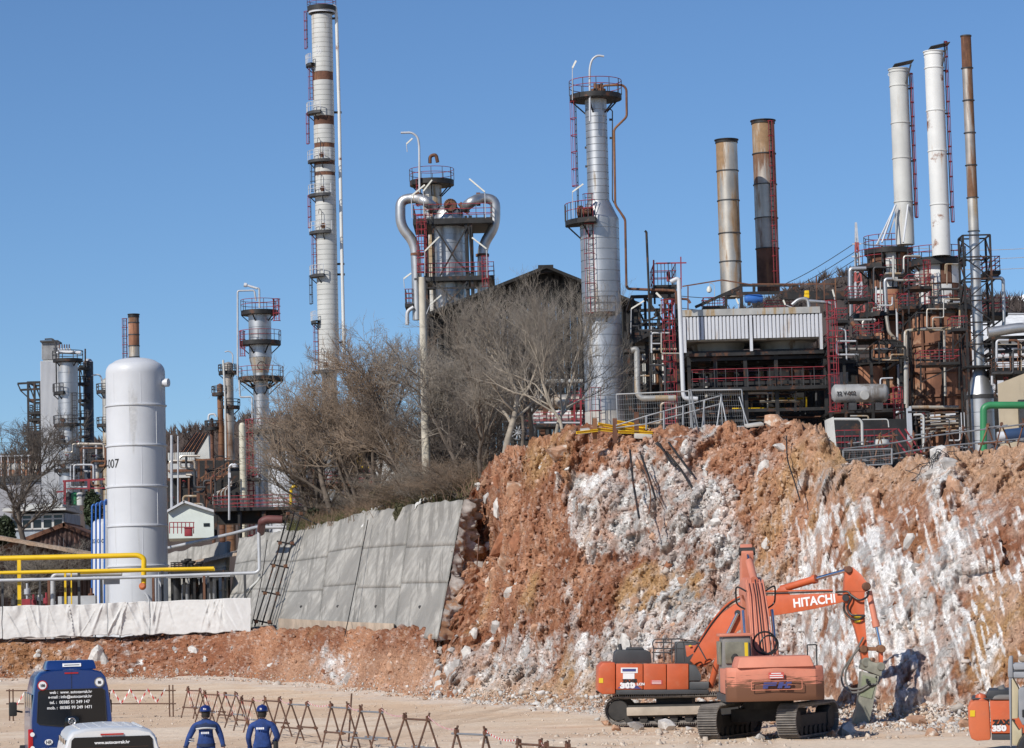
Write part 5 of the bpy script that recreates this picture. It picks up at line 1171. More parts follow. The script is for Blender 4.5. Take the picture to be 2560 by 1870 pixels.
def wall_scaffold(D0=176):
 t = thing('scaffold_ladder', 'thin dark scaffold lattice leaning along the concrete wall', 'scaffold', P(640, 1565, D0))
 R1 = [(722, 1276), (690, 1395), (637, 1565)]; R2 = [(752, 1285), (712, 1420), (672, 1560)]; R3 = [(736, 1280), (700, 1408), (655, 1562)]
 for R_ in (R1, R2, R3):
  part(MB().tube(WP(D0, *[(x, y, (1560 - y) * .045) for x, y in R_]), .055, 6), 'pole', m_black, t)
 for s_ in (.02, .28, .48, .72, .97):
  f = lambda R_: (np.interp(s_ * 285 + 1278, [y for x, y in R_], [x for x, y in R_]), s_ * 285 + 1278)
  (xa, ya), (xb, yb) = f(R1), f(R2); part(MB().tube([P(xa - 8, ya - 5, D0 - .1 + (1560 - ya) * .045), P(xb + 8, yb + 5, D0 - .1 + (1560 - yb) * .045)], .06, 6), 'ledger', m_black, t)
  for x, y in ((xa, ya), (xb, yb)): part(MB().box(P(x, y, D0 - .15 + (1560 - y) * .045), (.2, .2, .2), rz=.4), 'coupler', m_rust, t)
 part(MB().tube(WP(D0, (722, 1276, 12.8), (800, 1315, 9)), .05, 6), 'stay', m_black, t)
 for pts, lab in (([(920, 1300, 1), (885, 1480, -6), (862, 1590, -10)], 'thin dark cable hanging down the middle of the wall'), ([(668, 1350, 8), (655, 1450, 4), (630, 1560, 0)], 'slack black cable beside the scaffold lattice')):
  w_ = WP(168 if pts[0][0] > 800 else 180, *pts); solo(MB().tube(bend(w_, 3), .03, 5), 'hanging_cable', m_black, lab, 'cable', loc=w_[-1])
wall_scaffold()
pipe_thing('red_brown_elbow', mat('red oxide pipe', (.13, .045, .04), .6, 0, .2, 1), 186, [(652, 1330, 3), (655, 1304), (668, 1298), (706, 1299)], 20, 'thick red brown elbow pipe on top of the concrete wall', R_=14, n=18)
m_cloth = mat('torn white cloth', (.70, .69, .66), .85, 0, .08, 1.5)
def cloths():
 for k_, (pts, lab) in enumerate((([(916, 1312, -1), (925, 1288), (950, 1270), (975, 1256), (992, 1236)], 'torn white cloth strip lying over the wall top'), ([(1044, 1264, -1), (1060, 1256), (1080, 1244), (1098, 1228)], 'crumpled white cloth rag near the broken wall end'))):
  D = float(tabx(EDGE, pts[1][0], 2)) - 1.0; n = 60; pw = WP(D, *pts); q = []
  for i in range(n + 1):
   s_ = i / n * (len(pw) - 1); a = int(min(s_, len(pw) - 2)); c = pw[a].lerp(pw[a + 1], s_ - a); wd = .35 + .25 * math.sin(i * .5)
   for j in range(9): u = (j / 8 - .5); q.append((c.x + u * .5, c.y - .25 * math.cos(u * 3) , c.z + u * wd))
  p = np.array(q); p += np.stack([fbm(p * 2.5, 3, 800 + k_), fbm(p * 2.5, 3, 810 + k_), fbm(p * 2.5, 3, 820 + k_)], 1) * .28
  b = p[0].copy(); o = link('white_cloth', raw_mesh('white_cloth', p - b, grid_faces(n + 1, 9), True), m_cloth, None, lab); o.location = b; o['category'] = 'cloth'; md = o.modifiers.new('thickness', 'SOLIDIFY'); md.thickness = .03
cloths()
# == buildings low on the left
def ribbed(parent, D, x0, x1, y0, y1, n, mt, name='ribbed_sheet', dep=.06):
 a, b = P(x0, y1, D), P(x1, y1, D); z0 = a.z; z1 = P(x0, y0, D).z
 for i in range(n):
  xa, xb = lerp(a.x, b.x, i / n), lerp(a.x, b.x, (i + 1) / n); w_ = xb - xa
  part(MB().prism([(xa, D, z0), (xa + w_ * .2, D - dep, z0), (xa + w_ * .6, D - dep, z0), (xa + w_ * .8, D, z0), (xa + w_ * .97, D, z0), (xa + w_ * .97, D + .06, z0), (xa, D + .06, z0)], (0, 0, z1 - z0)), name, mt, parent)
def hut():
 D = 236; k = D / F; t = thing('gable_hut', 'small pale green gabled hut behind the white tank', 'hut', P(478, 1340, D)); zs = lambda x, y: P(x, y, D).z
 L_, Pk, R_ = P(421, 1281, D), P(462, 1258, D), P(534, 1281, D); z0 = zs(478, 1345)
 part(MB().prism([(L_.x, D, z0), (R_.x, D, z0), (R_.x, D, R_.z), (Pk.x, D, Pk.z), (L_.x, D, L_.z)], (-.9, 8, 0)), 'wall', m_mint, t)
 for a, b in ((L_, Pk), (Pk, R_)):
  d = (b - a); a2, b2 = a - d * .03, b + d * .03; part(MB().hexa([(a2.x, D - .5, a2.z + .02), (b2.x, D - .5, b2.z + .02), (b2.x - .9, D + 8.4, b2.z + .02), (a2.x - .9, D + 8.4, a2.z + .02), (a2.x, D - .5, a2.z + .22), (b2.x, D - .5, b2.z + .22), (b2.x - .9, D + 8.4, b2.z + .22), (a2.x - .9, D + 8.4, a2.z + .22)]), 'roof_slope', m_white, t)
 part(MB().b2((P(509, 1310, D).x, D - .06, zs(509, 1316)), (P(524, 1310, D).x, D + .05, zs(509, 1308))), 'window', m_glass, t)
 q = P(470, 1330, D - 3); t = thing('red_cabinet', 'small red cabinet before the gabled hut', 'cabinet', q); part(MB().b2((q.x - 9 * k, q.y, q.z - 10 * k), (q.x + 9 * k, q.y + .7, q.z + 9 * k)), 'body', m_red, t, bevel=.03); part(MB().b2((q.x - 9.5 * k, q.y - .05, q.z + 9 * k), (q.x + 9.5 * k, q.y + .8, q.z + 11 * k)), 'lid', m_red, t)
 t = thing('hut_railing', 'thin red railing before the gabled hut', 'railing', P(450, 1330, D - 2)); b = MB()
 for i in range(7): b.beam(P(424 + i * 10, 1334, D - 2), P(424 + i * 10, 1306, D - 2), .07)
 part(b, 'post', m_red, t, kind='stuff');
 for y in (1306, 1318): part(MB().beam(P(424, y, D - 2), P(486, y, D - 2), .07), 'rail', m_red, t)
hut()
def brown_shed():
 D = 226; t = thing('brown_shed', 'dark brown corrugated shed with a rusty gable edge behind the yellow pipes', 'shed', P(110, 1560, D)); Pk, L_, R_ = P(160, 1318, D), P(-60, 1402, D), P(232, 1347, D); z0 = P(110, 1500, 205).z - 1
 n = 24
 for i in range(n):
  xa, xb = lerp(L_.x, R_.x, i / n), lerp(L_.x, R_.x, (i + 1) / n); w_ = xb - xa
  def zt(x): return lerp(L_.z, Pk.z, (x - L_.x) / (Pk.x - L_.x)) if x < Pk.x else lerp(Pk.z, R_.z, (x - Pk.x) / (R_.x - Pk.x))
  part(MB().add([(xa, D, z0), (xa + w_ * .5, D - .12, z0), (xb - .01, D, z0), (xa, D, zt(xa)), (xa + w_ * .5, D - .12, zt(xa + w_ * .5)), (xb - .01, D, zt(xb))], [(0, 1, 4, 3), (1, 2, 5, 4)]), 'ribbed_sheet', m_brown, t)
 for a, b in ((L_, Pk), (Pk, R_)):
  d = (b - a) * .02; a2, b2 = a - d, b + d; part(MB().hexa([(a2.x, D - .4, a2.z), (b2.x, D - .4, b2.z), (b2.x, D + 9, b2.z), (a2.x, D + 9, a2.z), (a2.x, D - .4, a2.z + .35), (b2.x, D - .4, b2.z + .35), (b2.x, D + 9, b2.z + .35), (a2.x, D + 9, a2.z + .35)]), 'roof_slope', m_rust, t)
brown_shed()
def control_house():
 D = 250; t = thing('control_house', 'flat roofed house with a long window band behind the brown shed', 'house', P(95, 1370, D)); z = lambda y: P(95, y, D).z; x = lambda p: P(p, 1300, D).x; z0 = z(1420)
 part(MB().b2((x(28), D, z0), (x(166), D + 8, z(1284))), 'wall', mat('blue grey render', (.34, .38, .42), .8), t)
 part(MB().b2((x(12), D - 1.2, z(1278)), (x(170), D + 8.5, z(1270))), 'roof', m_white_old, t); part(MB().b2((x(62), D - .8, z(1269.5)), (x(160), D + 8, z(1262))), 'roof_edge', m_white_old, t)
 for i in range(5):
  xa, xb = x(30 + i * 26), x(30 + i * 26 + 24); w_ = part(MB().b2((xa, D - .08, z(1322)), (xb, D + .1, z(1287))), 'window', m_glass, t)
  fr = MB()
  for (a, b) in (((xa, z(1322)), (xb, z(1322))), ((xa, z(1287)), (xb, z(1287))), ((xa, z(1298)), (xb, z(1298))), ((xa, z(1322)), (xa, z(1287))), ((xb, z(1322)), (xb, z(1287)))): fr.beam((a[0], D - .12, a[1]), (b[0], D - .12, b[1]), .13)
  part(fr, 'window_frame', m_white_old, w_)
control_house()
def left_plant():
 # big grey tank and rusty panelled box at the frame edge
 D = 292; k = D / F; z = lambda y: P(45, y, D).z; x = lambda p: P(p, 1200, D).x
 t = thing('concrete_silo', 'blank grey concrete block with a dark roof edge behind the bare tree', 'building', P(45, 1300, D)); part(MB().b2((x(-60), D, z(1330)), (x(101), D + 12, z(1206))), 'wall', mat('grey render', (.30, .30, .32), .85, 0, .12, .6), t); part(MB().b2((x(-62), D - .3, z(1205)), (x(103), D + 12, z(1190))), 'parapet', m_dark, t)
 t = thing('panelled_box', 'box of rusty sheet panels on top of the grey block', 'box', P(45, 1190, D))
 for i in range(9):
  for j in range(3): part(MB().b2((x(-30 + i * 14), D + .2, z(1189 - j * 16)), (x(-30 + i * 14 + 12.6), D + .4, z(1189 - (j + 1) * 16 + 1.2))), 'panel', [m_furn, m_stack2, m_rust, m_stack][(i * 2 + j * 3) % 4], t)
 part(MB().b2((x(-34), D + .5, z(1190)), (x(97), D + 9, z(1141))), 'core', m_rust, t); part(MB().b2((x(-36), D - .2, z(1141)), (x(99), D + 9, z(1138))), 'cap_rail', m_grey, t)
 for i in range(8): part(MB().beam((x(-30 + i * 17), D - .1, z(1190)), (x(-30 + i * 17), D - .1, z(1138)), 2 * k), 'stanchion', m_grey, t)
 # white corrugated tower
 D = 290; k = D / F; t = thing('corrugated_tower', 'square tower clad in white corrugated sheet at the left', 'tower', P(130, 1280, D)); ribbed(t, D, 105, 150, 903, 1290, 15, m_white, dep=.05); ribbed(t, D, 104.3, 149, 854, 899, 15, mat('grey ribbed sheet', (.40, .40, .40), .6, .1, .15, .8), dep=.05)
 a, b = P(104, 860, D), P(151, 1290, D); part(MB().b2((a.x + .1, D + .07, b.z), (b.x - .3, D + 2.2, a.z)), 'core', m_white_old, t); part(MB().b2((a.x - .1, D - .4, P(104, 856, D).z), (b.x, D + 2.4, P(104, 852, D).z)), 'coping', m_dark, t)
 pipe_part(t, 'vent_pipe', m_dark, D - 1, [(112, 848), (132, 847), (139, 856), (141, 960)], 4, 8)
 # silver column with white header
 D = 284; k = D / F; cx, cy = axis_at(172, 1100, D); g = ground_z(172, D) - 2; zs = lambda y: zpx(171, y, D); t = thing('silver_column', 'silver column with a white branched header pipe on its top', 'column', (cx, cy, g)); r = 25 * k
 courses(t, cx, cy, g, zs(908), r, 26 * k, m_clad, 'cladding_ring', n=32); part(MB().lathe((cx, cy, 0), [(r, zs(908)), (r * .85, zs(900)), (0, zs(897))], 32), 'head', m_clad, t)
 pipe_part(t, 'header', m_white, D - 1, [(143, 884), (150, 880), (202, 882)], 9, 4);
 for i in range(5): pipe_part(t, 'header_branch', m_white, D - .6, [(150 + i * 7, 880), (146 + i * 7, 871)], 5, 2); pipe_part(t, 'branch_tip', m_rust, D - .6, [(149 + i * 6, 872), (149 + i * 6, 861)], 3, 2)
 for y, a0, a1 in ((898, 0, 360), (980, 170, 260), (1060, 170, 330), (1102, 170, 260), (1173, 170, 360)): deck(t, cx, cy, zs(y), r, r * 1.5, a0, a1, 20 * k, .3, m_dark, m_black, rw=.08, nposts=6)
 for y in (1050, 1092, 1164): part(MB().lathe(P(156, y, D - r * 1.05), [(0, 0), (6 * k, 0), (6 * k, .4), (0, .4)], 14, axis=(0, 1, 0)), 'manway_cover', m_rust, t)
 ladder(t, cx + r * .75, cy - r, zs(1060), zs(985), -80, 9 * k, rail=m_dark, cm=m_dark, rt=.08); ladder(t, cx + r * .75, cy - r, zs(1240), zs(1065), -80, 9 * k, rail=m_dark, cm=m_dark, rt=.08)
 # dark column beside it
 D = 288; cx, cy = axis_at(222, 1050, D); zs = lambda y: zpx(221, y, D); t = thing('dark_column', 'dark blue clad column with black landings right of the silver column', 'column', (cx, cy, g)); r = 13 * k
 courses(t, cx, cy, g, zs(905), r, 24 * k, m_dblue, 'cladding_ring', n=24); part(MB().lathe((cx, cy, 0), [(r, zs(905)), (r * .6, zs(898)), (0, zs(896))], 24), 'head', m_grey, t)
 pipe_part(t, 'vent_mast', m_black, D - .8, [(214, 1000), (213, 872)], 4, 2); pipe_part(t, 'overhead_pipe', m_grey, D - .3, [(226, 940), (232, 938), (248, 936), (254, 945), (255, 975)], 4, 8)
 for y in (920, 958, 1000, 1044, 1090, 1150): deck(t, cx - 14 * k, cy - .5, zs(y), r * .6, r * 1.5, 150, 390, 15 * k, .3, m_black, m_black, rw=.08, brackets=False, nposts=6)
 frame_box(t, D + 1, 3, [203, 214], [915, 960, 1010, 1060, 1110, 1250], m_black, 4, 4)
 # black stair frame
 D = 294; t = thing('stair_frame', 'black stair frame with a jutting canopy left of the corrugated tower', 'frame', P(80, 1200, D)); frame_box(t, D, 4, [72, 88, 103], [956, 1000, 1050, 1095, 1140], m_black, 5, 5)
 beams(t, 'canopy_beam', m_black, D, [(44, 959, 103, 956, 5), (50, 975, 103, 972, 5), (52, 977, 88, 1010, 3), (44, 959, 52, 977, 3)], 5)
 for (x0, x1, y) in ((70, 104, 1046), (58, 100, 1078), (60, 96, 1110), (74, 100, 1030)): rect_deck(t, D - 1, x0, x1, y, 3, 18, 6, m_black, m_black, 4)
 c = P(85, 1120, D + 1); part(MB().lathe((c.x, c.y, 0), [(16 * k, g), (16 * k, zpx(85, 1085, D)), (0, zpx(85, 1082, D))], 24), 'drum', m_stack2, t)
 # column behind the tank
 D = 280; k = D / F; cx, cy = axis_at(266, 1100, D); zs = lambda y: zpx(266, y, D); t = thing('narrow_column', 'narrow dull column half hidden by the tall white tank', 'column', (cx, cy, g)); r = 9 * k
 courses(t, cx, cy, g, zs(950), r, 22 * k, m_clad_dull, 'cladding_ring', n=20); part(MB().lathe((cx, cy, 0), [(r, zs(950)), (0, zs(944))], 20), 'head', m_clad_dull, t)
 for y in (976, 1060): deck(t, cx, cy, zs(y), r, r * 2.6, 150, 280, 16 * k, .3, m_dark, m_black, rw=.08, nposts=5)
 cx, cy = axis_at(245, 1200, D - 3); t = thing('narrow_column', 'short dull column with black landings low before the dark column', 'column', (cx, cy, g)); courses(t, cx, cy, g, zs(1122), 9.5 * k, 20 * k, m_clad_dull, 'cladding_ring', n=20)
 for y in (1128, 1150, 1165): deck(t, cx, cy, zs(y), 8 * k, 24 * k, 150, 390, 14 * k, .3, m_dark, m_black, rw=.08, nposts=6)
 # small stack behind the tank
 stack('chimney_stack', 'short rust streaked chimney rising behind the white tank dome', 290, 337, 785, 1000, 27, m_stack, [940, 893, 865, 837, 807], m_dark, cap='dark', mats=[m_stack2, m_stack2, m_stack, m_furn, m_furn, m_stack2])
 q = P(313, 900, 290); t = thing('stack_ladder', 'thin caged ladder beside the short chimney', 'ladder', q); ladder(t, q.x, q.y, q.z - 3, zpx(312, 797, 290), -90, 8 * 290 / F, rail=m_black, cm=m_red, rt=.08, hoop=.9)
 # red portal frame
 D = 262; t = thing('red_portal_frame', 'red oxide portal frame over pumps behind the white tank', 'frame', P(205, 1265, D)); beams(t, 'bar', m_red, D, [(157, 1203, 262, 1198, 5), (162, 1203, 162, 1266, 6), (222, 1200, 223, 1250, 6), (162, 1222, 262, 1220, 3), (140, 1230, 165, 1228, 4)], 5)
 for i in range(6): q = P(172 + i * 14, 1242, D + 1); part(MB().lathe(q, [(0, -.8), (.4, -.8), (.4, .3), (0, .5)], 10), 'pump', [m_dark, m_green, m_white_old][i % 3], t)
left_plant()
def mid_left_plant():
 # rusty roofed shed and white sheds right of the tank
 D = 270; k = D / F; t = thing('rusty_roof_shed', 'white shed with a steep rusty corrugated roof right of the tank', 'shed', P(480, 1200, D)); p = lambda x, y, d=0: P(x, y, D + d)
 q = [p(449, 1137), p(488, 1142), p(520, 1086, 5), p(515, 1083, 5)]; part(MB().hexa([q[0] - V3((0, 0, .3)), q[1] - V3((0, 0, .3)), q[2] - V3((0, 0, .3)), p(488, 1083, 5) - V3((0, 0, .3)), q[0], q[1], q[2], p(488, 1083, 5)]), 'roof', m_rust, t)
 for i in range(9):
  a, b = q[0].lerp(q[1], i / 8), p(488, 1083, 5).lerp(q[2], i / 8); part(MB().beam(a + V3((0, -.1, .06)), b + V3((0, -.1, .06)), 2.2 * k), 'roof_rib', m_rust if i % 2 else m_black, t)
 part(MB().prism([p(488, 1145), p(524, 1150), p(521, 1088)], (0, 3, 0)), 'gable_wall', m_white_old, t); ribbed(t, D - 1, 420, 487, 1132, 1152, 12, m_white_old)
 t = thing('white_tank_shed', 'pale flat shed with a rusty band right of the tank', 'shed', P(450, 1250, D - 4)); part(MB().b2(tuple(P(420, 1195, D - 4)), tuple(P(492, 1167, D + 2))), 'wall', m_white_old, t); part(MB().b2(tuple(P(420, 1180, D - 4.3)), tuple(P(492, 1172, D - 4.1))), 'rusty_band', m_rust, t)
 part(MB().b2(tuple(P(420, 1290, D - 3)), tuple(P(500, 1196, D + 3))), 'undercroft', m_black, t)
 for i in range(4): part(MB().beam(P(428 + i * 22, 1290, D - 4), P(428 + i * 22, 1196, D - 4), 4 * k), 'column', m_rust, t)
 for x, y0, lab in ((429, 1088, 'short blue grey pipe with a collar right of the white tank'), (445, 1090, 'thin grey mast beside the collared pipe')):
  pipe_thing('vent_mast', m_grey, 240, [(x, 1300), (x, y0)], 7 if x < 440 else 4, lab)
 # rusty slender columns with platforms
 for (x, y0, w_, lab, m_) in ((553, 962, 15, 'slender rust brown column with a small crown platform', m_rust), (575, 908, 24, 'taller rust and grey blotched column beside the red railed one', m_stack2), (531, 1048, 9, 'short rusty column with a white hooked vent', m_rust)):
  D = 268; k = D / F; cx, cy = axis_at(x, 1150, D); g = ground_z(x, D); zs = lambda y: zpx(x, y, D); t = thing('rusty_column', lab, 'column', (cx, cy, g)); r = w_ / 2 * k
  courses(t, cx, cy, g, zs(y0), r, 30 * k, m_, 'shell_ring', n=20); part(MB().lathe((cx, cy, 0), [(r, zs(y0)), (0, zs(y0 - 4))], 20), 'head', m_, t)
  deck(t, cx, cy, zs(y0 + 20), r, r + 13 * k, 0, 360, 16 * k, .3, m_dark, m_black, rw=.08, nposts=8)
  if w_ == 24: deck(t, cx, cy, zs(1015), r, r + 15 * k, 230, 400, 16 * k, .3, m_dark, m_black, rw=.08, nposts=5); pipe_part(t, 'swan_neck', m_grey, D - .5, [(582, 910), (582, 885), (572, 877), (562, 880)], 3, 10); pipe_part(t, 'white_riser', m_white_old, D - 1.2, [(558, 900), (563, 1000), (565, 1160)], 5, 5)
  if w_ == 9: pipe_part(t, 'hook', m_white, D - .4, [(540, 1042), (537, 1035), (522, 1036), (521, 1050)], 5, 5)
 t = thing('walkway_rack', 'rusty pipe rack with a sloping railed walkway right of the tank', 'rack', P(530, 1250, 255)); D = 255; k = D / F
 for dd in (0, 3): beams(t, 'stringer', m_rust, D + dd, [(495, 1224, 572, 1180, 7), (490, 1150, 575, 1146, 4)], 5)
 for i in range(10): part(MB().beam(P(497 + i * 8.3, 1223 - i * 4.8, D), P(497 + i * 8.3, 1198 - i * 4.8, D), .09), 'railing_post', m_rust, t)
 for o_ in (-25, -13): part(MB().beam(P(495, 1224 + o_, D), P(572, 1180 + o_, D), .09), 'handrail', m_rust, t)
 for x in (497, 515, 535, 556, 572): part(MB().beam(P(x, 1300, D + 1), P(x, 1150, D + 1), 5 * k), 'column', m_rust if x % 2 else m_black, t)
 for i in range(9): pipe_part(t, 'conduit', m_white_old if i % 2 else m_rust, D - 1, [(528 + i * 5, 1262), (528 + i * 5, 1240 - i * 2), (534 + i * 5, 1234 - i * 2), (580, 1215 - i * 2)], 2.6, 5, 6)
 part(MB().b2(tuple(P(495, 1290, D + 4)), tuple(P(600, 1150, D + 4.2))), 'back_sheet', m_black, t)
 D = 258; k = D / F; cx, cy = axis_at(608, 1200, D); g = ground_z(608, D); t = thing('beige_column', 'smooth beige column with a rounded head beside the red ladder', 'column', (cx, cy, g)); zs = lambda y: zpx(607, y, D); courses(t, cx, cy, g, zs(1064), 8.5 * k, 28 * k, m_beige, 'cladding_ring', n=20); part(MB().lathe((cx, cy, 0), [(8.5 * k, zs(1064)), (6 * k, zs(1058)), (0, zs(1056))], 20), 'head', m_beige, t)
 cx, cy = axis_at(712, 1220, D); g = ground_z(700, D); zs = lambda y: zpx(705, y, D); t = thing('squat_tank', 'squat white tank with a railed roof left of the bare trees', 'tank', (cx, cy, g)); courses(t, cx, cy, g, zs(1146), 42 * k, 40 * k, mat('silver white paint', (.62, .63, .65), .5, .3, .05, .8), 'shell_ring', n=40); part(MB().lathe((cx, cy, 0), [(42 * k, zs(1146)), (0, zs(1141))], 40), 'roof', m_grey, t); deck(t, cx, cy, zs(1144), 36 * k, 41 * k, 0, 360, 16 * k, .15, m_grey, m_grey, brackets=False, rw=.08, nposts=18); ladder(t, cx - 36 * k, cy - 24 * k, g, zs(1144), -120, 9 * k, rail=m_dark, cm=m_dark, rt=.07)
 D = 246; t = thing('red_railed_deck', 'long low deck with red railings before the squat tank', 'deck', P(630, 1290, D)); rect_deck(t, D, 532, 742, 1268, 6, 30, 8, m_red, m_black, 14, mid=3)
 for x in (538, 600, 660, 730): part(MB().beam(P(x, 1270, D + .5), P(x, 1345, D + .5), .35), 'column', m_black, t)
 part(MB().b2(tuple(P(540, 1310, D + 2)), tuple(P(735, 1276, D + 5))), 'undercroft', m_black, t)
 pipe_thing('yellow_gas_pipe', m_yellow, 240, [(727, 1262), (728, 1222), (733, 1216), (762, 1213)], 8, 'yellow pipe elbow at the end of the red railed deck', R_=8)
 for (x, y, lab) in ((573, 1166, 'white round lamp on a grey post by the walkway rack'),):
  D = 244; t = thing('round_lamp', lab, 'lamp', P(x, 1270, D)); part(MB().tube(bend(WP(D, (x, 1300), (x, y), (x + 8, y - 6), (x + 14, y - 2)), .3), .1, 6), 'post', m_grey, t); part(MB().lathe(P(x + 14, y - 1, D), [(0, -.2), (.25, -.1), (.25, .1), (0, .25)], 12), 'lamp_head', m_white, t); part(MB().b2(tuple(P(x - 3, y + 28, D - .2)), tuple(P(x + 4, y + 16, D))), 'control_box', m_white, t)
 # yellow frames behind the trees, and red railed pipe deck
 D = 238; k = D / F
 for x, h, lab in ((899, 1090, 'left'), (921, 1098, 'middle'), (949, 1088, 'right')):
  t = thing('yellow_ladder', f'{lab} yellow steel ladder tower showing through the bare trees', 'ladder', P(x, 1175, D), 'yellow ladder towers behind the bare trees'); beams(t, 'bar', m_yellow, D, [(x - 6, h, x - 5, 1172, 5), (x + 6, h + 2, x + 7, 1172, 5)] + [(x - 6, y, x + 7, y - 1, 4) for y in range(h + 6, 1170, 13)], 5)
 t = thing('red_railed_deck', 'red railed pipe deck behind the bare trees', 'deck', P(880, 1240, 236)); rect_deck(t, 236, 800, 1015, 1206, 5, 28, 8, m_red, m_rust, 14, mid=3)
 q = P(1190, 1010, 205); k = 205 / F
 for i, (x, y, r_, lab) in enumerate(((975, 1100, 40, 'pale round tank behind the middle of the bare trees'), (1150, 1030, 46, 'grey round tank behind the concrete pole'))):
  D = 225; cx, cy = axis_at(x, y + 40, D); g = ground_z(x, D); t = thing('round_tank', lab, 'tank', (cx, cy, g)); courses(t, cx, cy, g, zpx(x, y, D), r_ * D / F, 1.6, [m_white_old, m_grey][i], 'shell_ring', n=36); part(MB().lathe((cx, cy, 0), [(r_ * D / F, zpx(x, y, D)), (0, zpx(x, y - 8, D))], 36), 'roof', m_grey, t)
mid_left_plant()
# == dark gabled hall behind the trees, horizontal vessels
m_pitch = mat('pitch black sheet', (.012, .011, .010), .8, 0, .4, .8)
def dark_hall():
 D = 222; t = thing('dark_hall', 'large black gabled hall with a roof vent behind the bare trees', 'hall', P(1300, 1040, D)); Pk = P(1366, 676, D); L_ = P(1075, 792, D); R_ = P(1600, 770, D); z0 = ground_z(1300, D) - 1
 n = 30
 def zt(x): return lerp(L_.z, Pk.z, (x - L_.x) / (Pk.x - L_.x)) if x < Pk.x else lerp(Pk.z, R_.z, (x - Pk.x) / (R_.x - Pk.x))
 for i in range(n):
  xa, xb = lerp(L_.x, R_.x, i / n), lerp(L_.x, R_.x, (i + 1) / n); part(MB().add([(xa, D, z0), ((xa + xb) / 2, D - .2, z0), (xb - .02, D, z0), (xa, D, zt(xa)), ((xa + xb) / 2, D - .2, zt((xa + xb) / 2)), (xb - .02, D, zt(xb))], [(0, 1, 4, 3), (1, 2, 5, 4)]), 'wall_sheet', m_pitch, t)
 for a, b in ((L_, Pk), (Pk, R_)): part(MB().hexa([(a.x, D - 1.5, a.z), (b.x, D - 1.5, b.z), (b.x, D + 22, b.z), (a.x, D + 22, a.z), (a.x, D - 1.5, a.z + .25), (b.x, D - 1.5, b.z + .25), (b.x, D + 22, b.z + .25), (a.x, D + 22, a.z + .25)]), 'roof_slope', m_pitch, t)
 part(MB().b2((P(1345, 670, D).x, D - 1, Pk.z - .3), (P(1383, 670, D).x, D + 20, P(1366, 666, D).z)), 'roof_vent', m_black, t)
dark_hall()
def vessels():
 D = 208; k = D / F
 for (x0, x1, y, r_, m_, lab) in ((1335, 1475, 1005, 18, m_stack, 'horizontal grey exchanger with rusty flanges left of the silver column'), (1330, 1460, 1043, 17, m_white_rust, 'lower rusty horizontal exchanger behind the two young trunks')):
  a, b = P(x0, y, D), P(x1, y - 2, D); t = thing('exchanger', lab, 'exchanger', V3((a.x, a.y, a.z - 1.5))); r = r_ * k; L_ = (b - a).length
  part(MB().lathe(a, [(0, 0), (r, .1), (r, L_ * .3), (r * 1.2, L_ * .3), (r * 1.2, L_ * .34), (r, L_ * .34), (r, L_ * .8), (r * 1.2, L_ * .8), (r * 1.2, L_ * .84), (r, L_ * .84), (r, L_ - .1), (0, L_)], 28, axis=(b - a)), 'shell', m_, t)
  for f_ in (.2, .7): q = a.lerp(b, f_); part(MB().b2((q.x - .2, D - .5, q.z - r - .9), (q.x + .2, D + .5, q.z - r * .8)), 'saddle', m_rust, t)
 pipe_thing('white_header', m_white_old, 206, [(1355, 1000), (1356, 960), (1366, 953), (1456, 953)], 11, 'pale pipe bending above the horizontal exchangers', R_=10)
 t = thing('red_access_stair', 'red railed access landing left of the silver column foot', 'landing', P(1460, 1075, 203)); rect_deck(t, 203, 1425, 1478, 1012, 3, 34, 6, m_red, m_black, 4); rect_deck(t, 204, 1310, 1480, 1060, 3, 30, 6, m_red, m_black, 9)
 for x in (1436, 1452, 1470, 1484): part(MB().beam(P(x, 970 if x > 1450 else 1000, 203), P(x, 1078, 203), .14), 'stanchion', m_red if x < 1475 else m_black, t)
 pipe_thing('grey_line', m_grey, 202, [(1340, 1057), (1450, 1057)], 5, 'thin pale pipe line below the exchangers')
 for x, lab in ((1295, 'left'), (1320, 'right')):
  q = P(x, 1080, 170); kk = 170 / F; t = thing('cable_drum', f'{lab} dark ribbed wheel standing among the tree trunks', 'wheel', q); part(MB().ring(q, 20 * kk, 3 * kk, 24, 8, axis=(.35, 1, 0)), 'rim', m_dark, t)
  for i in range(5): a = i * math.pi / 5; d = V3((math.cos(a), 0, math.sin(a))) * 19 * kk; part(MB().beam(q - d, q + d, 2 * kk), 'spoke', m_grey, t)
vessels()
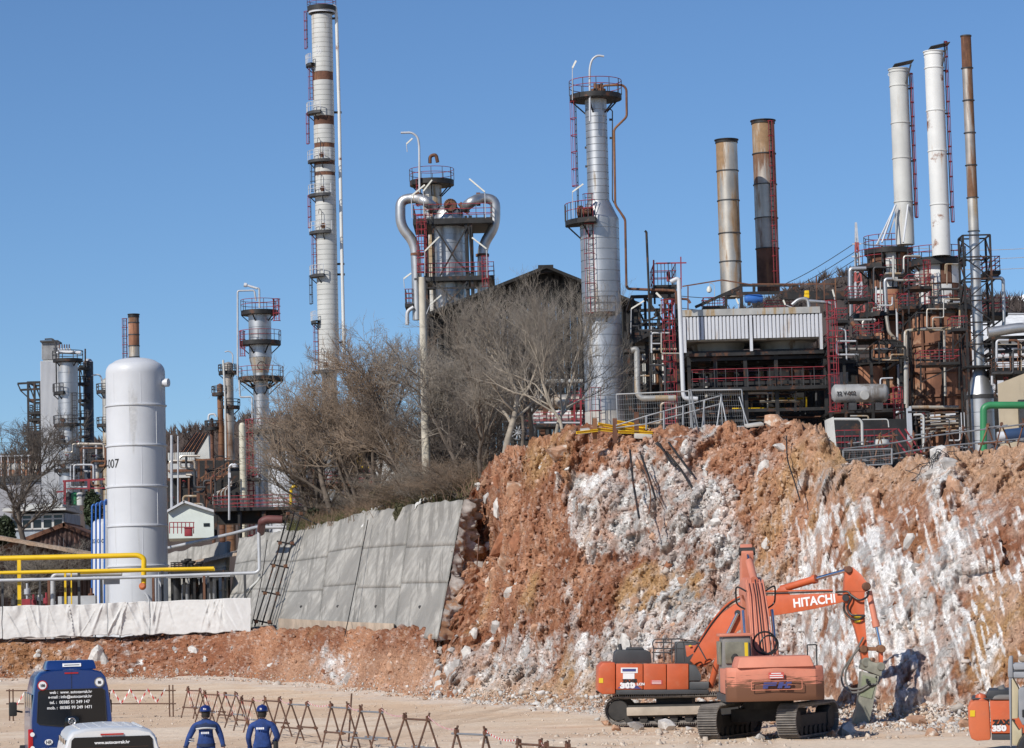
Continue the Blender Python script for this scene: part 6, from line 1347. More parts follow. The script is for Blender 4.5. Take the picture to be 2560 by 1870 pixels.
# concrete power pole, pylon, lines
def pole():
 D = 163; k = D / F; b = ground_pt(1069, D); a = P(1064, 693, D); t = thing('concrete_pole', 'tall pale concrete pole standing among the bare trees', 'pole', b)
 part(MB().tube([b - V3((0, 0, .5)), V3((b.x, b.y, a.z))], [11.5 * k, 8.5 * k], 12), 'shaft', mat('pale pole concrete', (.50, .46, .38), .9, 0, .12, 1.5, streak=((.36, .33, .28), .25, 1.5)), t); part(MB().box((b.x, b.y, a.z - .1), (.9, .12, .12)), 'cross_arm', m_dark, t)
pole()
def pylon():
 D = 620; k = D / F; b = P(2148, 780, D); a = P(2146, 556, D); t = thing('power_pylon', 'far red and white lattice power pylon on the hill', 'pylon', b); zt = a.z; H = zt - b.z; w0, w1 = 24 * k, 1.5 * k; n = 9
 def cs(f_): w_ = lerp(w0, w1, f_ ** .8) / 2; return [V3((b.x + sx * w_, D + sy * w_, b.z + H * f_)) for sx, sy in ((-1, -1), (1, -1), (1, 1), (-1, 1))]
 for i in range(n):
  A, B = cs(i / n), cs((i + 1) / n); m_ = mat('pylon red', (.35, .08, .07), .6) if i % 3 == 0 else m_grey
  for j in range(4): part(MB().beam(A[j], B[j], .32), 'leg', m_, t); part(MB().beam(A[j], B[(j + 1) % 4], .2), 'brace', m_, t); part(MB().beam(A[j], A[(j + 1) % 4], .2), 'girt', m_, t)
 for f_, w_ in ((.62, 14), (.76, 11)): z = b.z + H * f_; part(MB().beam((b.x - w_ * k, D, z), (b.x + w_ * k, D, z), .35), 'cross_arm', m_grey, t)
 for i, (x1, y1, y2, lab) in enumerate(((1700, 770, 606, 'upper'), (1620, 830, 628, 'middle'), (1700, 800, 648, 'lower'))):
  A, B = P(2140, y2, D), P(x1, y1 - 30, 700); pts = [A.lerp(B, s / 16) - V3((0, 0, 5 * math.sin(math.pi * s / 16))) for s in range(17)]; solo(MB().tube(pts, .09, 4), 'power_line', m_dark, f'{lab} power line sagging left from the far pylon', 'cable', 'power lines of the far pylon', loc=pts[0])
 for i, (y1, lab) in enumerate(((606, 'upper'), (628, 'middle'), (655, 'lower'))):
  A, B = P(2150, y1 + 2, D), P(2700, y1 + 4, 640); pts = [A.lerp(B, s / 16) - V3((0, 0, 1.5 * math.sin(math.pi * s / 16))) for s in range(17)]; solo(MB().tube(pts, .07, 4), 'power_line', m_grey, f'{lab} power line running right from the far pylon', 'cable', 'power lines of the far pylon', loc=pts[0])
pylon()
def cloud():
 rs = np.random.default_rng(4); mb = MB(); c = P(2600, 775, 2600)
 def puff(x, y, r_, dd): q = P(x, y, 2600 + dd); mb.lathe(q, [(r_ * math.sin(math.pi * i / 10), -r_ * math.cos(math.pi * i / 10)) for i in range(11)], 18)
 for i in range(46):
  a = rs.uniform(0, 6.28); d = rs.uniform(0, 1) ** .6; x = 2640 + math.cos(a) * d * 118; y = 775 + math.sin(a) * d * 68; puff(x, y, rs.uniform(7, 14), rs.uniform(-12, 12))
 me = mesh_of(mb, 'cloud', c, 180); o = link('cloud', me, None); o.location = c; o['kind'] = 'structure'; o['label'] = 'small white cloud low over the right end'
 m = bpy.data.materials.new('cloud white'); m.use_nodes = True; b = m.node_tree.nodes['Principled BSDF']; b.inputs['Base Color'].default_value = (.9, .9, .92, 1); b.inputs['Roughness'].default_value = 1; b.inputs['Subsurface Weight'].default_value = .5; b.inputs['Subsurface Radius'].default_value = (9, 9, 9); me.materials.append(m)
 rm = o.modifiers.new('merge', 'REMESH'); rm.mode = 'VOXEL'; rm.voxel_size = 1.6; sm = o.modifiers.new('soft', 'SMOOTH'); sm.factor = .8; sm.iterations = 12
cloud()
# == bare trees, shrubs and brush
m_bark = mat('grey bark', (.30, .26, .21), .9, 0, .25, 2.0, bump=.3); m_bark_d = mat('dark bark', (.13, .105, .085), .9, 0, .3, 2.0, bump=.3)
m_twig = mat('grey twigs', (.245, .215, .18), .9, 0, .25, .5); m_twig_b = mat('brown twigs', (.25, .19, .14), .9, 0, .3, .4); m_twig_d = mat('dark twigs', (.12, .10, .085), .9, 0, .3, .5)
def prisms(segs, n=3):
 """segs: rows of start xyz, end xyz, start radius, end radius -> thin prisms"""
 s = np.array(segs); a, b, r0, r1 = s[:, :3], s[:, 3:6], s[:, 6:7], s[:, 7:8]; d = b - a; L_ = np.linalg.norm(d, axis=1, keepdims=True); d = d / np.maximum(L_, 1e-6)
 u = np.where(abs(d[:, 2:3]) < .9, np.array([[0, 0, 1.0]]), np.array([[1.0, 0, 0]])); x = np.cross(d, u); x /= np.linalg.norm(x, axis=1, keepdims=True); y = np.cross(x, d); v = []
 for k in range(n):
  t = 2 * math.pi * k / n; v.append(a + (x * math.cos(t) + y * math.sin(t)) * r0)
 for k in range(n):
  t = 2 * math.pi * k / n; v.append(b + (x * math.cos(t) + y * math.sin(t)) * r1)
 V_ = np.stack(v, 1).reshape(-1, 3); base = (np.arange(len(s)) * 2 * n)[:, None]; f = []
 for k in range(n): k2 = (k + 1) % n; f.append(base + np.array([[k, k2, n + k2, n + k]]))
 return V_, np.concatenate(f)
def grow_tree(seed, kids=(8, 7, 6, 5), spread=.75, up=.25, lean=(0, 0), stems=1, L0=.42, ratio=(.62, .55, .5, .45), first=.3, wob=.24):
 """a tree of unit height: rows of limbs and rows of twigs"""
 R_ = random.Random(seed); limbs, twigs = [], []
 def grow(p, d, L_, r, lev):
  n = 5 if lev == 0 else 4 if lev < 3 else 3; pts = [p]; dirs = []
  for i in range(n):
   d = (d + V3((R_.gauss(0, wob), R_.gauss(0, wob), R_.gauss(0, wob) + up * .22)) * (1 if lev else .6)).normalized(); q = pts[-1] + d * L_ / n; dirs.append(d.copy())
   ra, rb = r * (1 - .75 * i / n), r * (1 - .75 * (i + 1) / n)
   (limbs if lev < 2 else twigs).append((*pts[-1], *q, ra, rb)); pts.append(q)
  if lev >= len(kids): return
  for k in range(kids[lev]):
   f = lerp(first if lev == 0 else .18, 1, (k + R_.random() * .7) / kids[lev]); s = min(f * n, n - 1e-3); i = int(s); c = pts[i].lerp(pts[i + 1], s - i); dd = dirs[i]
   ax = V3((R_.gauss(0, 1), R_.gauss(0, 1), R_.gauss(0, 1))); ax = (ax - dd * ax.dot(dd)).normalized(); a = spread * R_.uniform(.65, 1.25) * (1 - .25 * f)
   nd = (dd * math.cos(a) + ax * math.sin(a) + V3((0, 0, up))).normalized(); grow(c, nd, L_ * ratio[lev] * R_.uniform(.7, 1.25) * (1.15 - .35 * f), r * (1 - .75 * f) * .62 + .0004, lev + 1)
 for s in range(stems):
  a = s * 2.4 + .5; d = V3((lean[0] + (.28 * math.cos(a) if stems > 1 else 0), lean[1] + (.28 * math.sin(a) if stems > 1 else 0), 1)).normalized(); grow(V3((.012 * s, .01 * (s % 2), -.02)), d, L0 * R_.uniform(.85, 1.1), .0135 if stems == 1 else .010, 0)
 return limbs, twigs
TREE_ME = {}
def tree_mesh(kind):
 if kind in TREE_ME: return TREE_ME[kind]
 spec = {'open': dict(seed=3, kids=(11, 9, 7, 6), L0=.55, spread=.8), 'wide': dict(seed=8, kids=(8, 9, 8, 5), L0=.42, spread=.95, up=.12, stems=2), 'upright': dict(seed=15, kids=(13, 8, 7, 5), L0=.72, spread=.6, up=.35, first=.25),
   'brush': dict(seed=21, kids=(7, 7, 6, 4), L0=.5, spread=.85, up=.2, stems=4, first=.08), 'leaning': dict(seed=33, kids=(9, 8, 6, 5), L0=.5, spread=.85, lean=(-.22, -.05), up=.2)}[kind]
 l, t = grow_tree(**spec); V_, f = prisms(l, 7); V2, f2 = prisms(t, 3)
 zt = max(V_[:, 2].max(), V2[:, 2].max()); V_ /= zt; V2 /= zt
 TREE_ME[kind] = (raw_mesh('trunk', V_, f, True), raw_mesh('crown', V2, f2, True)); return TREE_ME[kind]
def tree(kind, px, D, ytop, label, bark=None, twig=None, rz=0, sx=1.0, name='bare_tree', ybase=None, group='bare trees on the hillside', twmul=1):
 g = ground_pt(px, D) if ybase is None else P(px, ybase, D); H = (P(px, ytop, D).z - g.z); a, b = tree_mesh(kind)
 t = thing(name, label, 'tree' if name == 'bare_tree' else 'shrub', g, group, rz); t.scale = (H * sx, H * sx, H)
 for me, nm, m_ in ((a, 'trunk', bark or m_bark), (b, 'crown', twig or m_twig)):
  o = link(nm, me, None, t)
  if len(me.materials) == 0: me.materials.append(m_)
  o.material_slots[0].link = 'OBJECT'; o.material_slots[0].material = m_
 return t
# trees on the hillside, from the young pair by the silver column to the low ones at the deck
tree('upright', 1392, 140, 680, 'young bare tree with a slim trunk next to the silver column', m_bark, m_twig, .4, 1.15)
tree('upright', 1417, 139, 655, 'tallest young bare tree, its twigs crossing the silver column', m_bark, m_twig, 2.5, 1.05)
tree('open', 1264, 147, 690, 'bare tree with a pale leaning trunk above the red earth slope', m_bark, m_twig, 3.4, 1.25)
tree('open', 1335, 152, 735, 'bare tree with a thick dark trunk behind the ribbed wheels', m_bark_d, m_twig, 1.2, 1.15)
tree('upright', 1205, 153, 715, 'tall slender bare tree before the left slope of the dark hall', m_bark_d, m_twig, 4.4, 1.25)
tree('upright', 1310, 156, 690, 'tall slender bare tree before the gable peak of the dark hall', m_bark_d, m_twig, 1.1, 1.2)
tree('wide', 1160, 160, 760, 'broad bare tree right of the concrete pole', m_bark_d, m_twig, .3, 1.0)
tree('wide', 1090, 172, 780, 'bare tree rising just behind the concrete pole', m_bark_d, m_twig, 4.0, .95)
tree('open', 1010, 176, 790, 'tall brown bare tree left of the concrete pole', m_bark_d, m_twig_b, 5.1, 1.2)
tree('wide', 960, 182, 800, 'tallest bushy brown bare tree in the thicket', m_bark_d, m_twig_b, 2.0, 1.0)
tree('brush', 900, 184, 850, 'many stemmed brown bare tree before the yellow ladder towers', m_bark_d, m_twig_b, 1.0, 1.05)
tree('leaning', 850, 188, 890, 'bare tree leaning towards the tall pale tower', m_bark_d, m_twig_b, .1, 1.25)
tree('brush', 815, 192, 1000, 'low spreading bare tree before the squat white tank', m_bark_d, m_twig_b, 2.8, 1.15)
tree('leaning', 785, 192, 985, 'thin bare tree reaching over the red railed deck', m_bark_d, m_twig, .4, 1.2)
tree('brush', 1225, 158, 900, 'low tangled bare tree among the trunks', m_bark_d, m_twig_d, 3.3, 1.3)
tree('brush', 1130, 166, 930, 'tangled dark bare bush tree right of the pole foot', m_bark_d, m_twig_d, .7, 1.3)
tree('brush', 1040, 174, 940, 'tangled brown bare bush tree left of the pole foot', m_bark_d, m_twig_b, 5.0, 1.25)
tree('open', 66, 222, 1015, 'dark bare tree in front of the white corrugated tower', m_bark_d, m_twig_d, 1.0, 1.35, ybase=1400, group='bare trees behind the terrace')
tree('brush', 110, 212, 1335, 'wide grey brown bare bush against the brown shed', m_bark_d, m_twig, 1.8, 1.9, 'bare_shrub', 1520, 'bare shrubs on the terrace')
tree('brush', 55, 211, 1375, 'lower grey brown bare bush beside the yellow pipe support', m_bark_d, m_twig, 4.2, 1.9, 'bare_shrub', 1520, 'bare shrubs on the terrace')
# brush on the slope above the wall
m_blade = mat('dry green blades', (.105, .105, .04), .9, 0, .4, .8); m_leafd = mat('dark evergreen leaf', (.035, .05, .02), .7, 0, .4, 1.2)
shr = [(870, 1235, 189, 1.25), (905, 1215, 187, 1.3), (950, 1200, 183, 1.3), (985, 1190, 178, 1.2), (1015, 1165, 172, 1.4), (1050, 1150, 168, 1.3), (1085, 1140, 164, 1.4), (1120, 1132, 160, 1.5), (1155, 1125, 156, 1.4), (1000, 1210, 170, 1.4), (1060, 1185, 163, 1.5), (1110, 1180, 158, 1.5), (1145, 1165, 154, 1.3), (820, 1240, 194, 1.4), (780, 1262, 197, 1.5)]
labs = ['before the yellow ladder towers', 'under the many stemmed tree', 'below the bushy brown tree', 'at the wall top by the cloth strip', 'left of the pole foot', 'at the pole foot', 'right of the pole foot', 'below the broad bare tree', 'at the broken wall end', 'hanging over the wall top', 'over the wall below the pole', 'over the wall near the cloth rag', 'above the torn cloth rag', 'under the leaning tree', 'before the squat tank']
for i, ((x, yt, D, sx), lb) in enumerate(zip(shr, labs)):
 tree('brush', x, D, yt, 'brown twiggy shrub ' + lb, m_bark_d, [m_twig_b, m_twig, m_twig_b][i % 3], i * 1.7, sx * 2.2, 'bare_shrub', group='brown shrubs above the wall')
def tufts(name, label, spots, n, h, mt, seed, kind='stuff', spread=1.0):
 """thin upright blades scattered about the spots"""
 rs = np.random.default_rng(seed); seg = []
 for (x, D, w_) in spots:
  for i in range(n):
   px = x + rs.normal(0, w_); d = D + rs.normal(0, 1.6); g = ground_pt(px, d); hh = h * rs.uniform(.5, 1.3); dx, dy = rs.normal(0, .35, 2) * spread
   a = np.array([g.x, g.y, g.z - .05]); b = a + np.array([dx * .4, dy * .4, hh * .6]); c = b + np.array([dx, dy, hh * .4]) ; seg += [(*a, *b, .018, .014), (*b, *c, .014, .003)]
 V_, f = prisms(seg, 3); o = link(name, raw_mesh(name, V_, f), mt, None, label, kind); return o
tufts('grass_brush', 'dry green brush growing above the concrete wall', [(x, float(tabx(EDGE, x, 2)) + 2 + r * 3, 9) for x in range(730, 1200, 14) for r in (0, 1, 2) if (x // 14 * 7 + r * 3) % 5 < 3], 45, .7, m_blade, 1)
tufts('dry_stalks', 'brown dry stalks above the concrete wall', [(x, float(tabx(EDGE, x, 2)) + 1.5 + r * 3, 9) for x in range(760, 1200, 14) for r in (0, 1, 2) if (x // 14 * 5 + r * 2) % 7 < 3], 55, 1.0, mat('dry stalk', (.20, .135, .09), .95, 0, .35, 1), 2)
def leaf_bush(name, label, px, py, D, rx, ry, n, mt, seed, lf=.16, z0=None):
 """rounded bush of separate small leaves"""
 rs = np.random.default_rng(seed); c = P(px, py, D); k = D / F; d = rs.normal(size=(n, 3)); d /= np.linalg.norm(d, axis=1, keepdims=True); r = rs.uniform(.35, 1, (n, 1)) ** .5 * (1 + .25 * fbm(d * 2.2, 2, seed)[:, None]); ctr = np.array(c) + d * r * np.array([rx * k, rx * k, ry * k])
 a = rs.normal(size=(n, 3)); b = rs.normal(size=(n, 3)); a /= np.linalg.norm(a, axis=1, keepdims=True); b -= a * (a * b).sum(1, keepdims=True); b /= np.linalg.norm(b, axis=1, keepdims=True); s = lf * rs.uniform(.6, 1.3, (n, 1))
 V_ = np.stack([ctr - a * s, ctr + b * s * .45, ctr + a * s, ctr - b * s * .45], 1).reshape(-1, 3); base = V3((c.x, c.y, c.z - ry * k)); t = thing(name, label, 'shrub', base)
 link('foliage', raw_mesh('foliage', V_ - np.array(base), np.arange(4 * n).reshape(-1, 4)), mt, t); part(MB().tube([base - V3((0, 0, .3)), c], [.12, .05], 6), 'stem', m_bark_d, t)
leaf_bush('evergreen_bush', 'dark evergreen bush at the left end of the control house', 8, 1338, 236, 30, 48, 2600, m_leafd, 3, .2)
leaf_bush('evergreen_bush', 'dark evergreen behind the red portal frame by the tank', 232, 1275, 246, 22, 50, 2200, m_leafd, 4, .2)
leaf_bush('evergreen_bush', 'small dark green bush in the gap at the wall top', 783, 1290, 190, 18, 18, 1200, m_leafd, 5, .14)
leaf_bush('hanging_bush', 'dull olive bush hanging over the wall edge', 1000, 1285, 163.5, 16, 28, 1800, mat('olive sprigs', (.10, .095, .05), .9, 0, .4, 1), 6, .10)
leaf_bush('hanging_bush', 'brown green creeping bush above the cloth strip', 965, 1235, 172, 40, 24, 2600, mat('olive brown sprigs', (.13, .105, .06), .9, 0, .4, 1), 7, .11)
# == rocks and rubble
def hull(seed, n=13, flat=.75):
 rs = np.random.default_rng(seed); bm = bmesh.new(); d = rs.normal(size=(n, 3)); d /= np.linalg.norm(d, axis=1, keepdims=True)
 for q in d * rs.uniform(.75, 1, (n, 1)) * np.array([1, .85, flat]): bm.verts.new(q)
 bmesh.ops.convex_hull(bm, input=bm.verts); loose = [v for v in bm.verts if not v.link_faces]
 for v in loose: bm.verts.remove(v)
 bmesh.ops.triangulate(bm, faces=bm.faces); me = bpy.data.meshes.new('rock'); bm.to_mesh(me); bm.free(); return me
ROCKS = [hull(i, 8 + i % 4, .6 + .1 * (i % 4)) for i in range(10)]; BOULD = [hull(40 + i, 19, .7) for i in range(5)]
rock_m = [mat('pale limestone', (.54, .52, .49), .95, 0, .22, 3, bump=.5, bscale=9), mat('grey limestone', (.38, .36, .34), .95, 0, .25, 3, bump=.5, bscale=9), mat('earthy rock', (.40, .235, .15), .95, 0, .25, 3, rust=((.52, .45, .38), .25, 2), bump=.5, bscale=9), mat('red earth clod', (.27, .115, .06), .95, 0, .25, 3, bump=.6, bscale=9)]
def rock(parent, loc, s, mt, rs, squash=1.0):
 me = (BOULD[rs.integers(len(BOULD))] if s > .3 else ROCKS[rs.integers(len(ROCKS))]); o = bpy.data.objects.new('rock', me); COL.objects.link(o)
 if len(me.materials) == 0: me.materials.append(mt)
 o.material_slots[0].link = 'OBJECT'; o.material_slots[0].material = mt
 o.location = loc; o.rotation_euler = tuple(rs.uniform(0, 6.28, 3)) if squash == 1 else (rs.uniform(-.3, .3), rs.uniform(-.3, .3), rs.uniform(0, 6)); o.scale = (s, s * rs.uniform(.7, 1), s * rs.uniform(.6, .95) * squash); o.parent = parent; return o
RS = np.random.default_rng(77)
for i in range(150):      # stones stuck in the face
 px = RS.uniform(1200, 2100) if i % 4 else RS.uniform(1200, 2560); v = RS.uniform(.12, .99) ** .9; j = int(v * 321); ii = int(np.searchsorted(FACE_U, px)); c = FACE_C[min(ii, len(FACE_U) - 1), j]; lum = c.mean()
 q = face_at(px, v) + V3((0, .05, 0)); s = float(np.clip(RS.lognormal(-1.55, .5), .10, .62)); rock(face, q, s, rock_m[RS.choice([0, 1] if lum > .42 else [2, 3, 2, 0])], RS)
for i in range(95):       # stones in the low bank
 px = RS.uniform(0, 1090); q = face_at(px, RS.uniform(.1, .9)); rock(face, q, float(np.clip(RS.lognormal(-1.8, .5), .10, .45)), rock_m[RS.choice([0, 1, 2, 3, 2])], RS)
for (px, v, s, k_) in ((1415, .88, 1.0, 2), (1250, .62, 1.05, 3), (1265, .52, .8, 2), (1235, .5, .6, 2), (1290, .60, .7, 3), (1225, .47, .5, 2), (242, .45, 1.15, 0), (262, .4, .8, 1), (480, .55, .75, 0), (435, .6, .4, 1), (1240, .3, .6, 1), (1170, .22, .6, 0), (1140, .2, .7, 1), (1120, .25, .6, 0), (90, .5, .5, 1), (2350, .93, .6, 0), (2380, .88, .5, 1), (2340, .86, .45, 1)):
 rock(face, face_at(px, v) + V3((0, .3, 0)), s, rock_m[k_], RS)
for i in range(55):       # stones in the hollow beside the broken wall end
 rock(face, face_at(RS.uniform(1096, 1215), RS.uniform(.05, .97)), float(np.clip(RS.lognormal(-1.35, .45), .12, .6)), rock_m[RS.choice([0, 1, 2, 3, 2])], RS)
for i in range(20): rock(face, face_at(1088 + 9 * RS.random(), .06 + i * .048) + V3((0, -.12, 0)), float(RS.uniform(.22, .5)), rock_m[i % 3], RS)
q = face_at(1281, .8); fb = MB().box(q + V3((0, .1, 0)), (.75, .6, .7), rz=.2, mat=Matrix.Rotation(.15, 3, 'Y') @ Matrix.Rotation(.25, 3, 'X')); solo(fb, 'squared_stone', rock_m[2], 'squared stone block with a flat top sticking out of the red slope', 'stone', bevel=.05)
def rubble(name, label, pts, sizes, cols, seed, parent=None):
 """loose stones too many to count, one mesh"""
 rs = np.random.default_rng(seed); n = len(pts); vs, fs, cs = [], [], []; base = 0; k = rs.integers(0, 6, n)
 for h in range(6):
  me = ROCKS[h]; V_ = np.array([v.co for v in me.vertices]); F_ = np.array([list(p.vertices) for p in me.polygons]); idx = np.where(k == h)[0]
  if len(idx) == 0: continue
  a = rs.uniform(0, 6.28, len(idx)); b = rs.uniform(0, 6.28, len(idx)); ca, sa, cb, sb = np.cos(a), np.sin(a), np.cos(b), np.sin(b)
  R_ = np.stack([np.stack([ca, -sa * cb, sa * sb], 1), np.stack([sa, ca * cb, -ca * sb], 1), np.stack([0 * ca, sb, cb], 1)], 1)
  w_ = np.einsum('nij,vj->nvi', R_, V_) * sizes[idx][:, None, None] * rs.uniform(.55, 1.3, (len(idx), 1, 3)) + pts[idx][:, None, :]; m = len(V_)
  vs.append(w_.reshape(-1, 3)); fs.append((F_[None] + base + (np.arange(len(idx)) * m)[:, None, None]).reshape(-1, 3)); cs.append(np.repeat(cols[idx], m, 0)); base += m * len(idx)
 me = raw_mesh(name, np.concatenate(vs), np.concatenate(fs)); put_color(me, np.concatenate(cs)); return link(name, me, RUB, parent, label, 'stuff')
RUB = ground_mat('loose stones', fine=8, amt=.2, bump=.4)
n = 11000; px = np.concatenate([RS.uniform(1150, 2600, 8500), RS.uniform(-20, 1150, 2500)]); toe_ = world_toe(px); d = np.abs(RS.normal(0, 1, n)) * np.where(px > 1150, 3.0, 1.6) - 1.0
pts = toe_.copy(); f_ = 1 - d / pts[:, 1]; pts[:, 0] *= f_; pts[:, 1] *= f_
up = np.clip(-d, 0, 1) * .55; pts[:, 2] = zyard(pts[:, 1]) + up + .02; sz = np.clip(RS.lognormal(-2.95, .62, n), .02, .34) * np.where(px > 1150, 1, .8)
pal = np.array([[.56, .53, .49], [.47, .42, .37], [.52, .39, .29], [.42, .26, .17], [.62, .59, .55]]); rubble('toe_rubble', 'loose broken stones strewn along the foot of the rock face', pts, sz, pal[RS.integers(0, 5, n)] * RS.uniform(.8, 1.15, (n, 1)), 5)
n = 13000; u_ = np.where(RS.uniform(0, 1, n) < .8, RS.uniform(1195, 2000, n), RS.uniform(1195, 2600, n)); v_ = RS.uniform(.03, .985, n); ii = np.clip(np.searchsorted(FACE_U, u_), 0, len(FACE_U) - 1); jj = (v_ * 321).astype(int); pts = FACE_P[ii, jj] + np.array([0, -.01, 0]); c = FACE_C[ii, jj]
rubble('face_stones', 'small stones and clods sticking out of the rock face', pts, np.clip(RS.lognormal(-2.6, .5, n), .035, .24), np.clip(c * RS.uniform(.7, 1.2, (n, 1)) + .02, 0, .8), 6, face)
n = 4200; u_ = RS.uniform(-20, 1120, n); v_ = RS.uniform(.03, .98, n); ii = np.clip(np.searchsorted(FACE_U, u_), 0, len(FACE_U) - 1); jj = (v_ * 321).astype(int); c = FACE_C[ii, jj]
rubble('bank_clods', 'small stones and clods in the low red bank', FACE_P[ii, jj] + np.array([0, -.01, 0]), np.clip(RS.lognormal(-2.7, .5, n), .035, .25), np.clip(c * RS.uniform(.7, 1.35, (n, 1)) + .02, 0, .8), 9, face)
n = 5200; pts = np.stack([RS.uniform(-22, 24, n), RS.uniform(52, 150, n), np.zeros(n)], 1); pts[:, 2] = zyard(pts[:, 1]) + .005; rubble('yard_gravel', 'scattered gravel over the sandy yard', pts, np.clip(RS.lognormal(-3.5, .5, n), .012, .10), np.array([[.58, .48, .39]]) * RS.uniform(.7, 1.2, (n, 1)), 7)
n = 2200; q0 = RS.uniform(0, 1, n); pts = np.stack([RS.normal(0, 1, n) * 5 + 2 + q0 * 6, 80 + RS.normal(0, 1, n) * 3.0 + q0 * 9, np.full(n, -.01)], 1); rubble('heap_rubble', 'pale crushed stone heaped about the excavator tracks', pts, np.clip(RS.lognormal(-3.15, .65, n), .015, .28), np.array([[.56, .475, .39]]) * RS.uniform(.75, 1.1, (n, 1)), 8)
# big loose rocks lying about the machines
for (x, y, D, s, lab) in ((1588, 1812, 92.5, .55, 'grey boulder beside the long tracks of the side-on excavator'), (1665, 1808, 92, .62, 'pale angular boulder against the side-on excavator track'), (1727, 1817, 90.5, .33, 'small white rock between the two excavators'), (1515, 1778, 96, .42, 'brown rock at the rear of the side-on excavator'), (2115, 1833, 84.5, .62, 'flat pale boulder at the right track of the rear-view excavator'), (2075, 1838, 83, .35, 'brown rock touching the right track end'), (1900, 1840, 82.5, .3, 'grey rock between the tracks of the rear-view excavator'), (1540, 1815, 91.5, .4, 'whitish rock in the rubble near the track idler'), (2290, 1800, 90, .7, 'tan boulder by the foot of the face beyond the breaker'), (2420, 1810, 86, .6, 'layered tan boulder left of the edge excavator'), (2330, 1838, 82, .45, 'orange brown boulder before the breaker')):
 s *= .75; q = P(x, y, D); q.z = float(zyard(D)) + s * .25; o = rock(None, q, s, rock_m[0 if 'pale' in lab or 'white' in lab else 1 if 'grey' in lab else 2], RS, .95); o.name = 'boulder'; o['label'] = lab; o['category'] = 'boulder'; o['group'] = 'boulders on the yard'
# == along the edge: mesh fences, yellow beams, slabs, cables
m_galv = mat('galvanised tube', (.30, .31, .32), .5, .5, .15, 1.5)
def mesh_panel(c, label, braces=()):
 """c: four corners (bottom left, bottom right, top right, top left) as (x, y, D)"""
 q = [P(*a) for a in c]; t = thing('mesh_fence_panel', label, 'fence', q[0], 'mesh fence panels on the edge')
 for i in range(4): part(MB().tube([q[i], q[(i + 1) % 4]], .035, 6), 'frame_tube', m_galv, t)
 w_ = MB(); n = int((q[1] - q[0]).length / .11)
 for i in range(1, n): w_.beam(q[0].lerp(q[1], i / n), q[3].lerp(q[2], i / n), .006)
 for i in range(1, 7): w_.beam(q[0].lerp(q[3], i / 7), q[1].lerp(q[2], i / 7), .006)
 part(w_, 'wire_mesh', m_galv, t, kind='stuff')
 for b in braces: part(MB().tube([P(*b[:3]), P(*b[3:])], .03, 6), 'brace', m_galv, t)
mesh_panel([(1545, 1074, 129), (1728, 1070, 127.5), (1722, 978, 127.5), (1541, 986, 129)], 'mesh fence panel stretched before the silver column foot')
mesh_panel([(1732, 1072, 127.5), (1745, 1070, 126.5), (1727, 974, 126.5), (1722, 975, 127.5)], 'narrow mesh panel turned edge-on between the wide ones', [(1745, 1070, 126, 1727, 976, 126)])
mesh_panel([(1738, 1070, 127), (1862, 1066, 125.5), (1854, 974, 125.5), (1728, 976, 127)], 'mesh fence panel with leaning braces under the fan cooler', [(1792, 1068, 125, 1803, 990, 125.4), (1818, 1066, 125, 1803, 990, 125.4), (1806, 1068, 125.3, 1803, 985, 125.3), (1870, 1062, 125, 1848, 992, 125.4), (1755, 1070, 126, 1762, 1000, 126)])
t = thing('grey_handrail', 'sloping grey handrail on posts before the thick stained pipe', 'railing', P(1610, 1074, 126.5))
for x, y in ((1616, 1040), (1660, 1026), (1708, 1012), (1760, 1000)): part(MB().tube([P(x, 1074, 126.5), P(x, y, 126.5)], .05, 6), 'post', m_galv, t)
for o_ in (0, 20): part(MB().tube([P(1540, 1064 + o_ * .3, 126.5), P(1616, 1040 + o_, 126.5), P(1800, 990 + o_, 126.5)], .035, 6), 'rail', m_galv, t)
def edge_z(px): ey, ed = edge(px); return P(px, float(ey), float(ed))
for i, (x0, y0, x1, y1, w_, lab) in enumerate(((1533, 1054, 1620, 1068, 9, 'upper yellow beam of the heap on the edge, tilted right'), (1536, 1062, 1626, 1078, 9, 'second yellow beam below the tilted upper one'), (1495, 1060, 1590, 1078, 7, 'long yellow beam slanting under the heap'), (1492, 1073, 1545, 1078, 7, 'short yellow beam end left of the brown posts'), (1545, 1080, 1632, 1082, 7, 'lowest flat yellow beam of the heap'), (1440, 1082, 1495, 1076, 6, 'yellow beam lying by the red ladder foot'))):
 D = 127.6 - .25 * i; a, b = P(x0, y0, D), P(x1, y1, D); k = D / F; t = thing('yellow_beam', lab, 'beam', a, 'yellow beams heaped on the edge'); u = V3((0, 0, 1))
 part(MB().beam(a + u * w_ * k * .42, b + u * w_ * k * .42, .32, w_ * k * .16), 'top_flange', m_yellow, t); part(MB().beam(a - u * w_ * k * .42, b - u * w_ * k * .42, .32, w_ * k * .16), 'bottom_flange', m_yellow, t); part(MB().beam(a, b, .06, w_ * k * .7), 'web', m_yellow, t)
for x, lab in ((1487, 'brown'), (1537, 'rust brown'), (1591, 'tall rust brown')):
 a = P(x, 1030 if x > 1580 else 1046, 126.6); b = P(x, 1086, 126.6); solo(MB().beam(b - V3((0, 0, .4)), a, .2), 'edge_post', m_rust, lab + ' steel post holding the yellow beams', 'post', 'posts holding the yellow beams', loc=b)
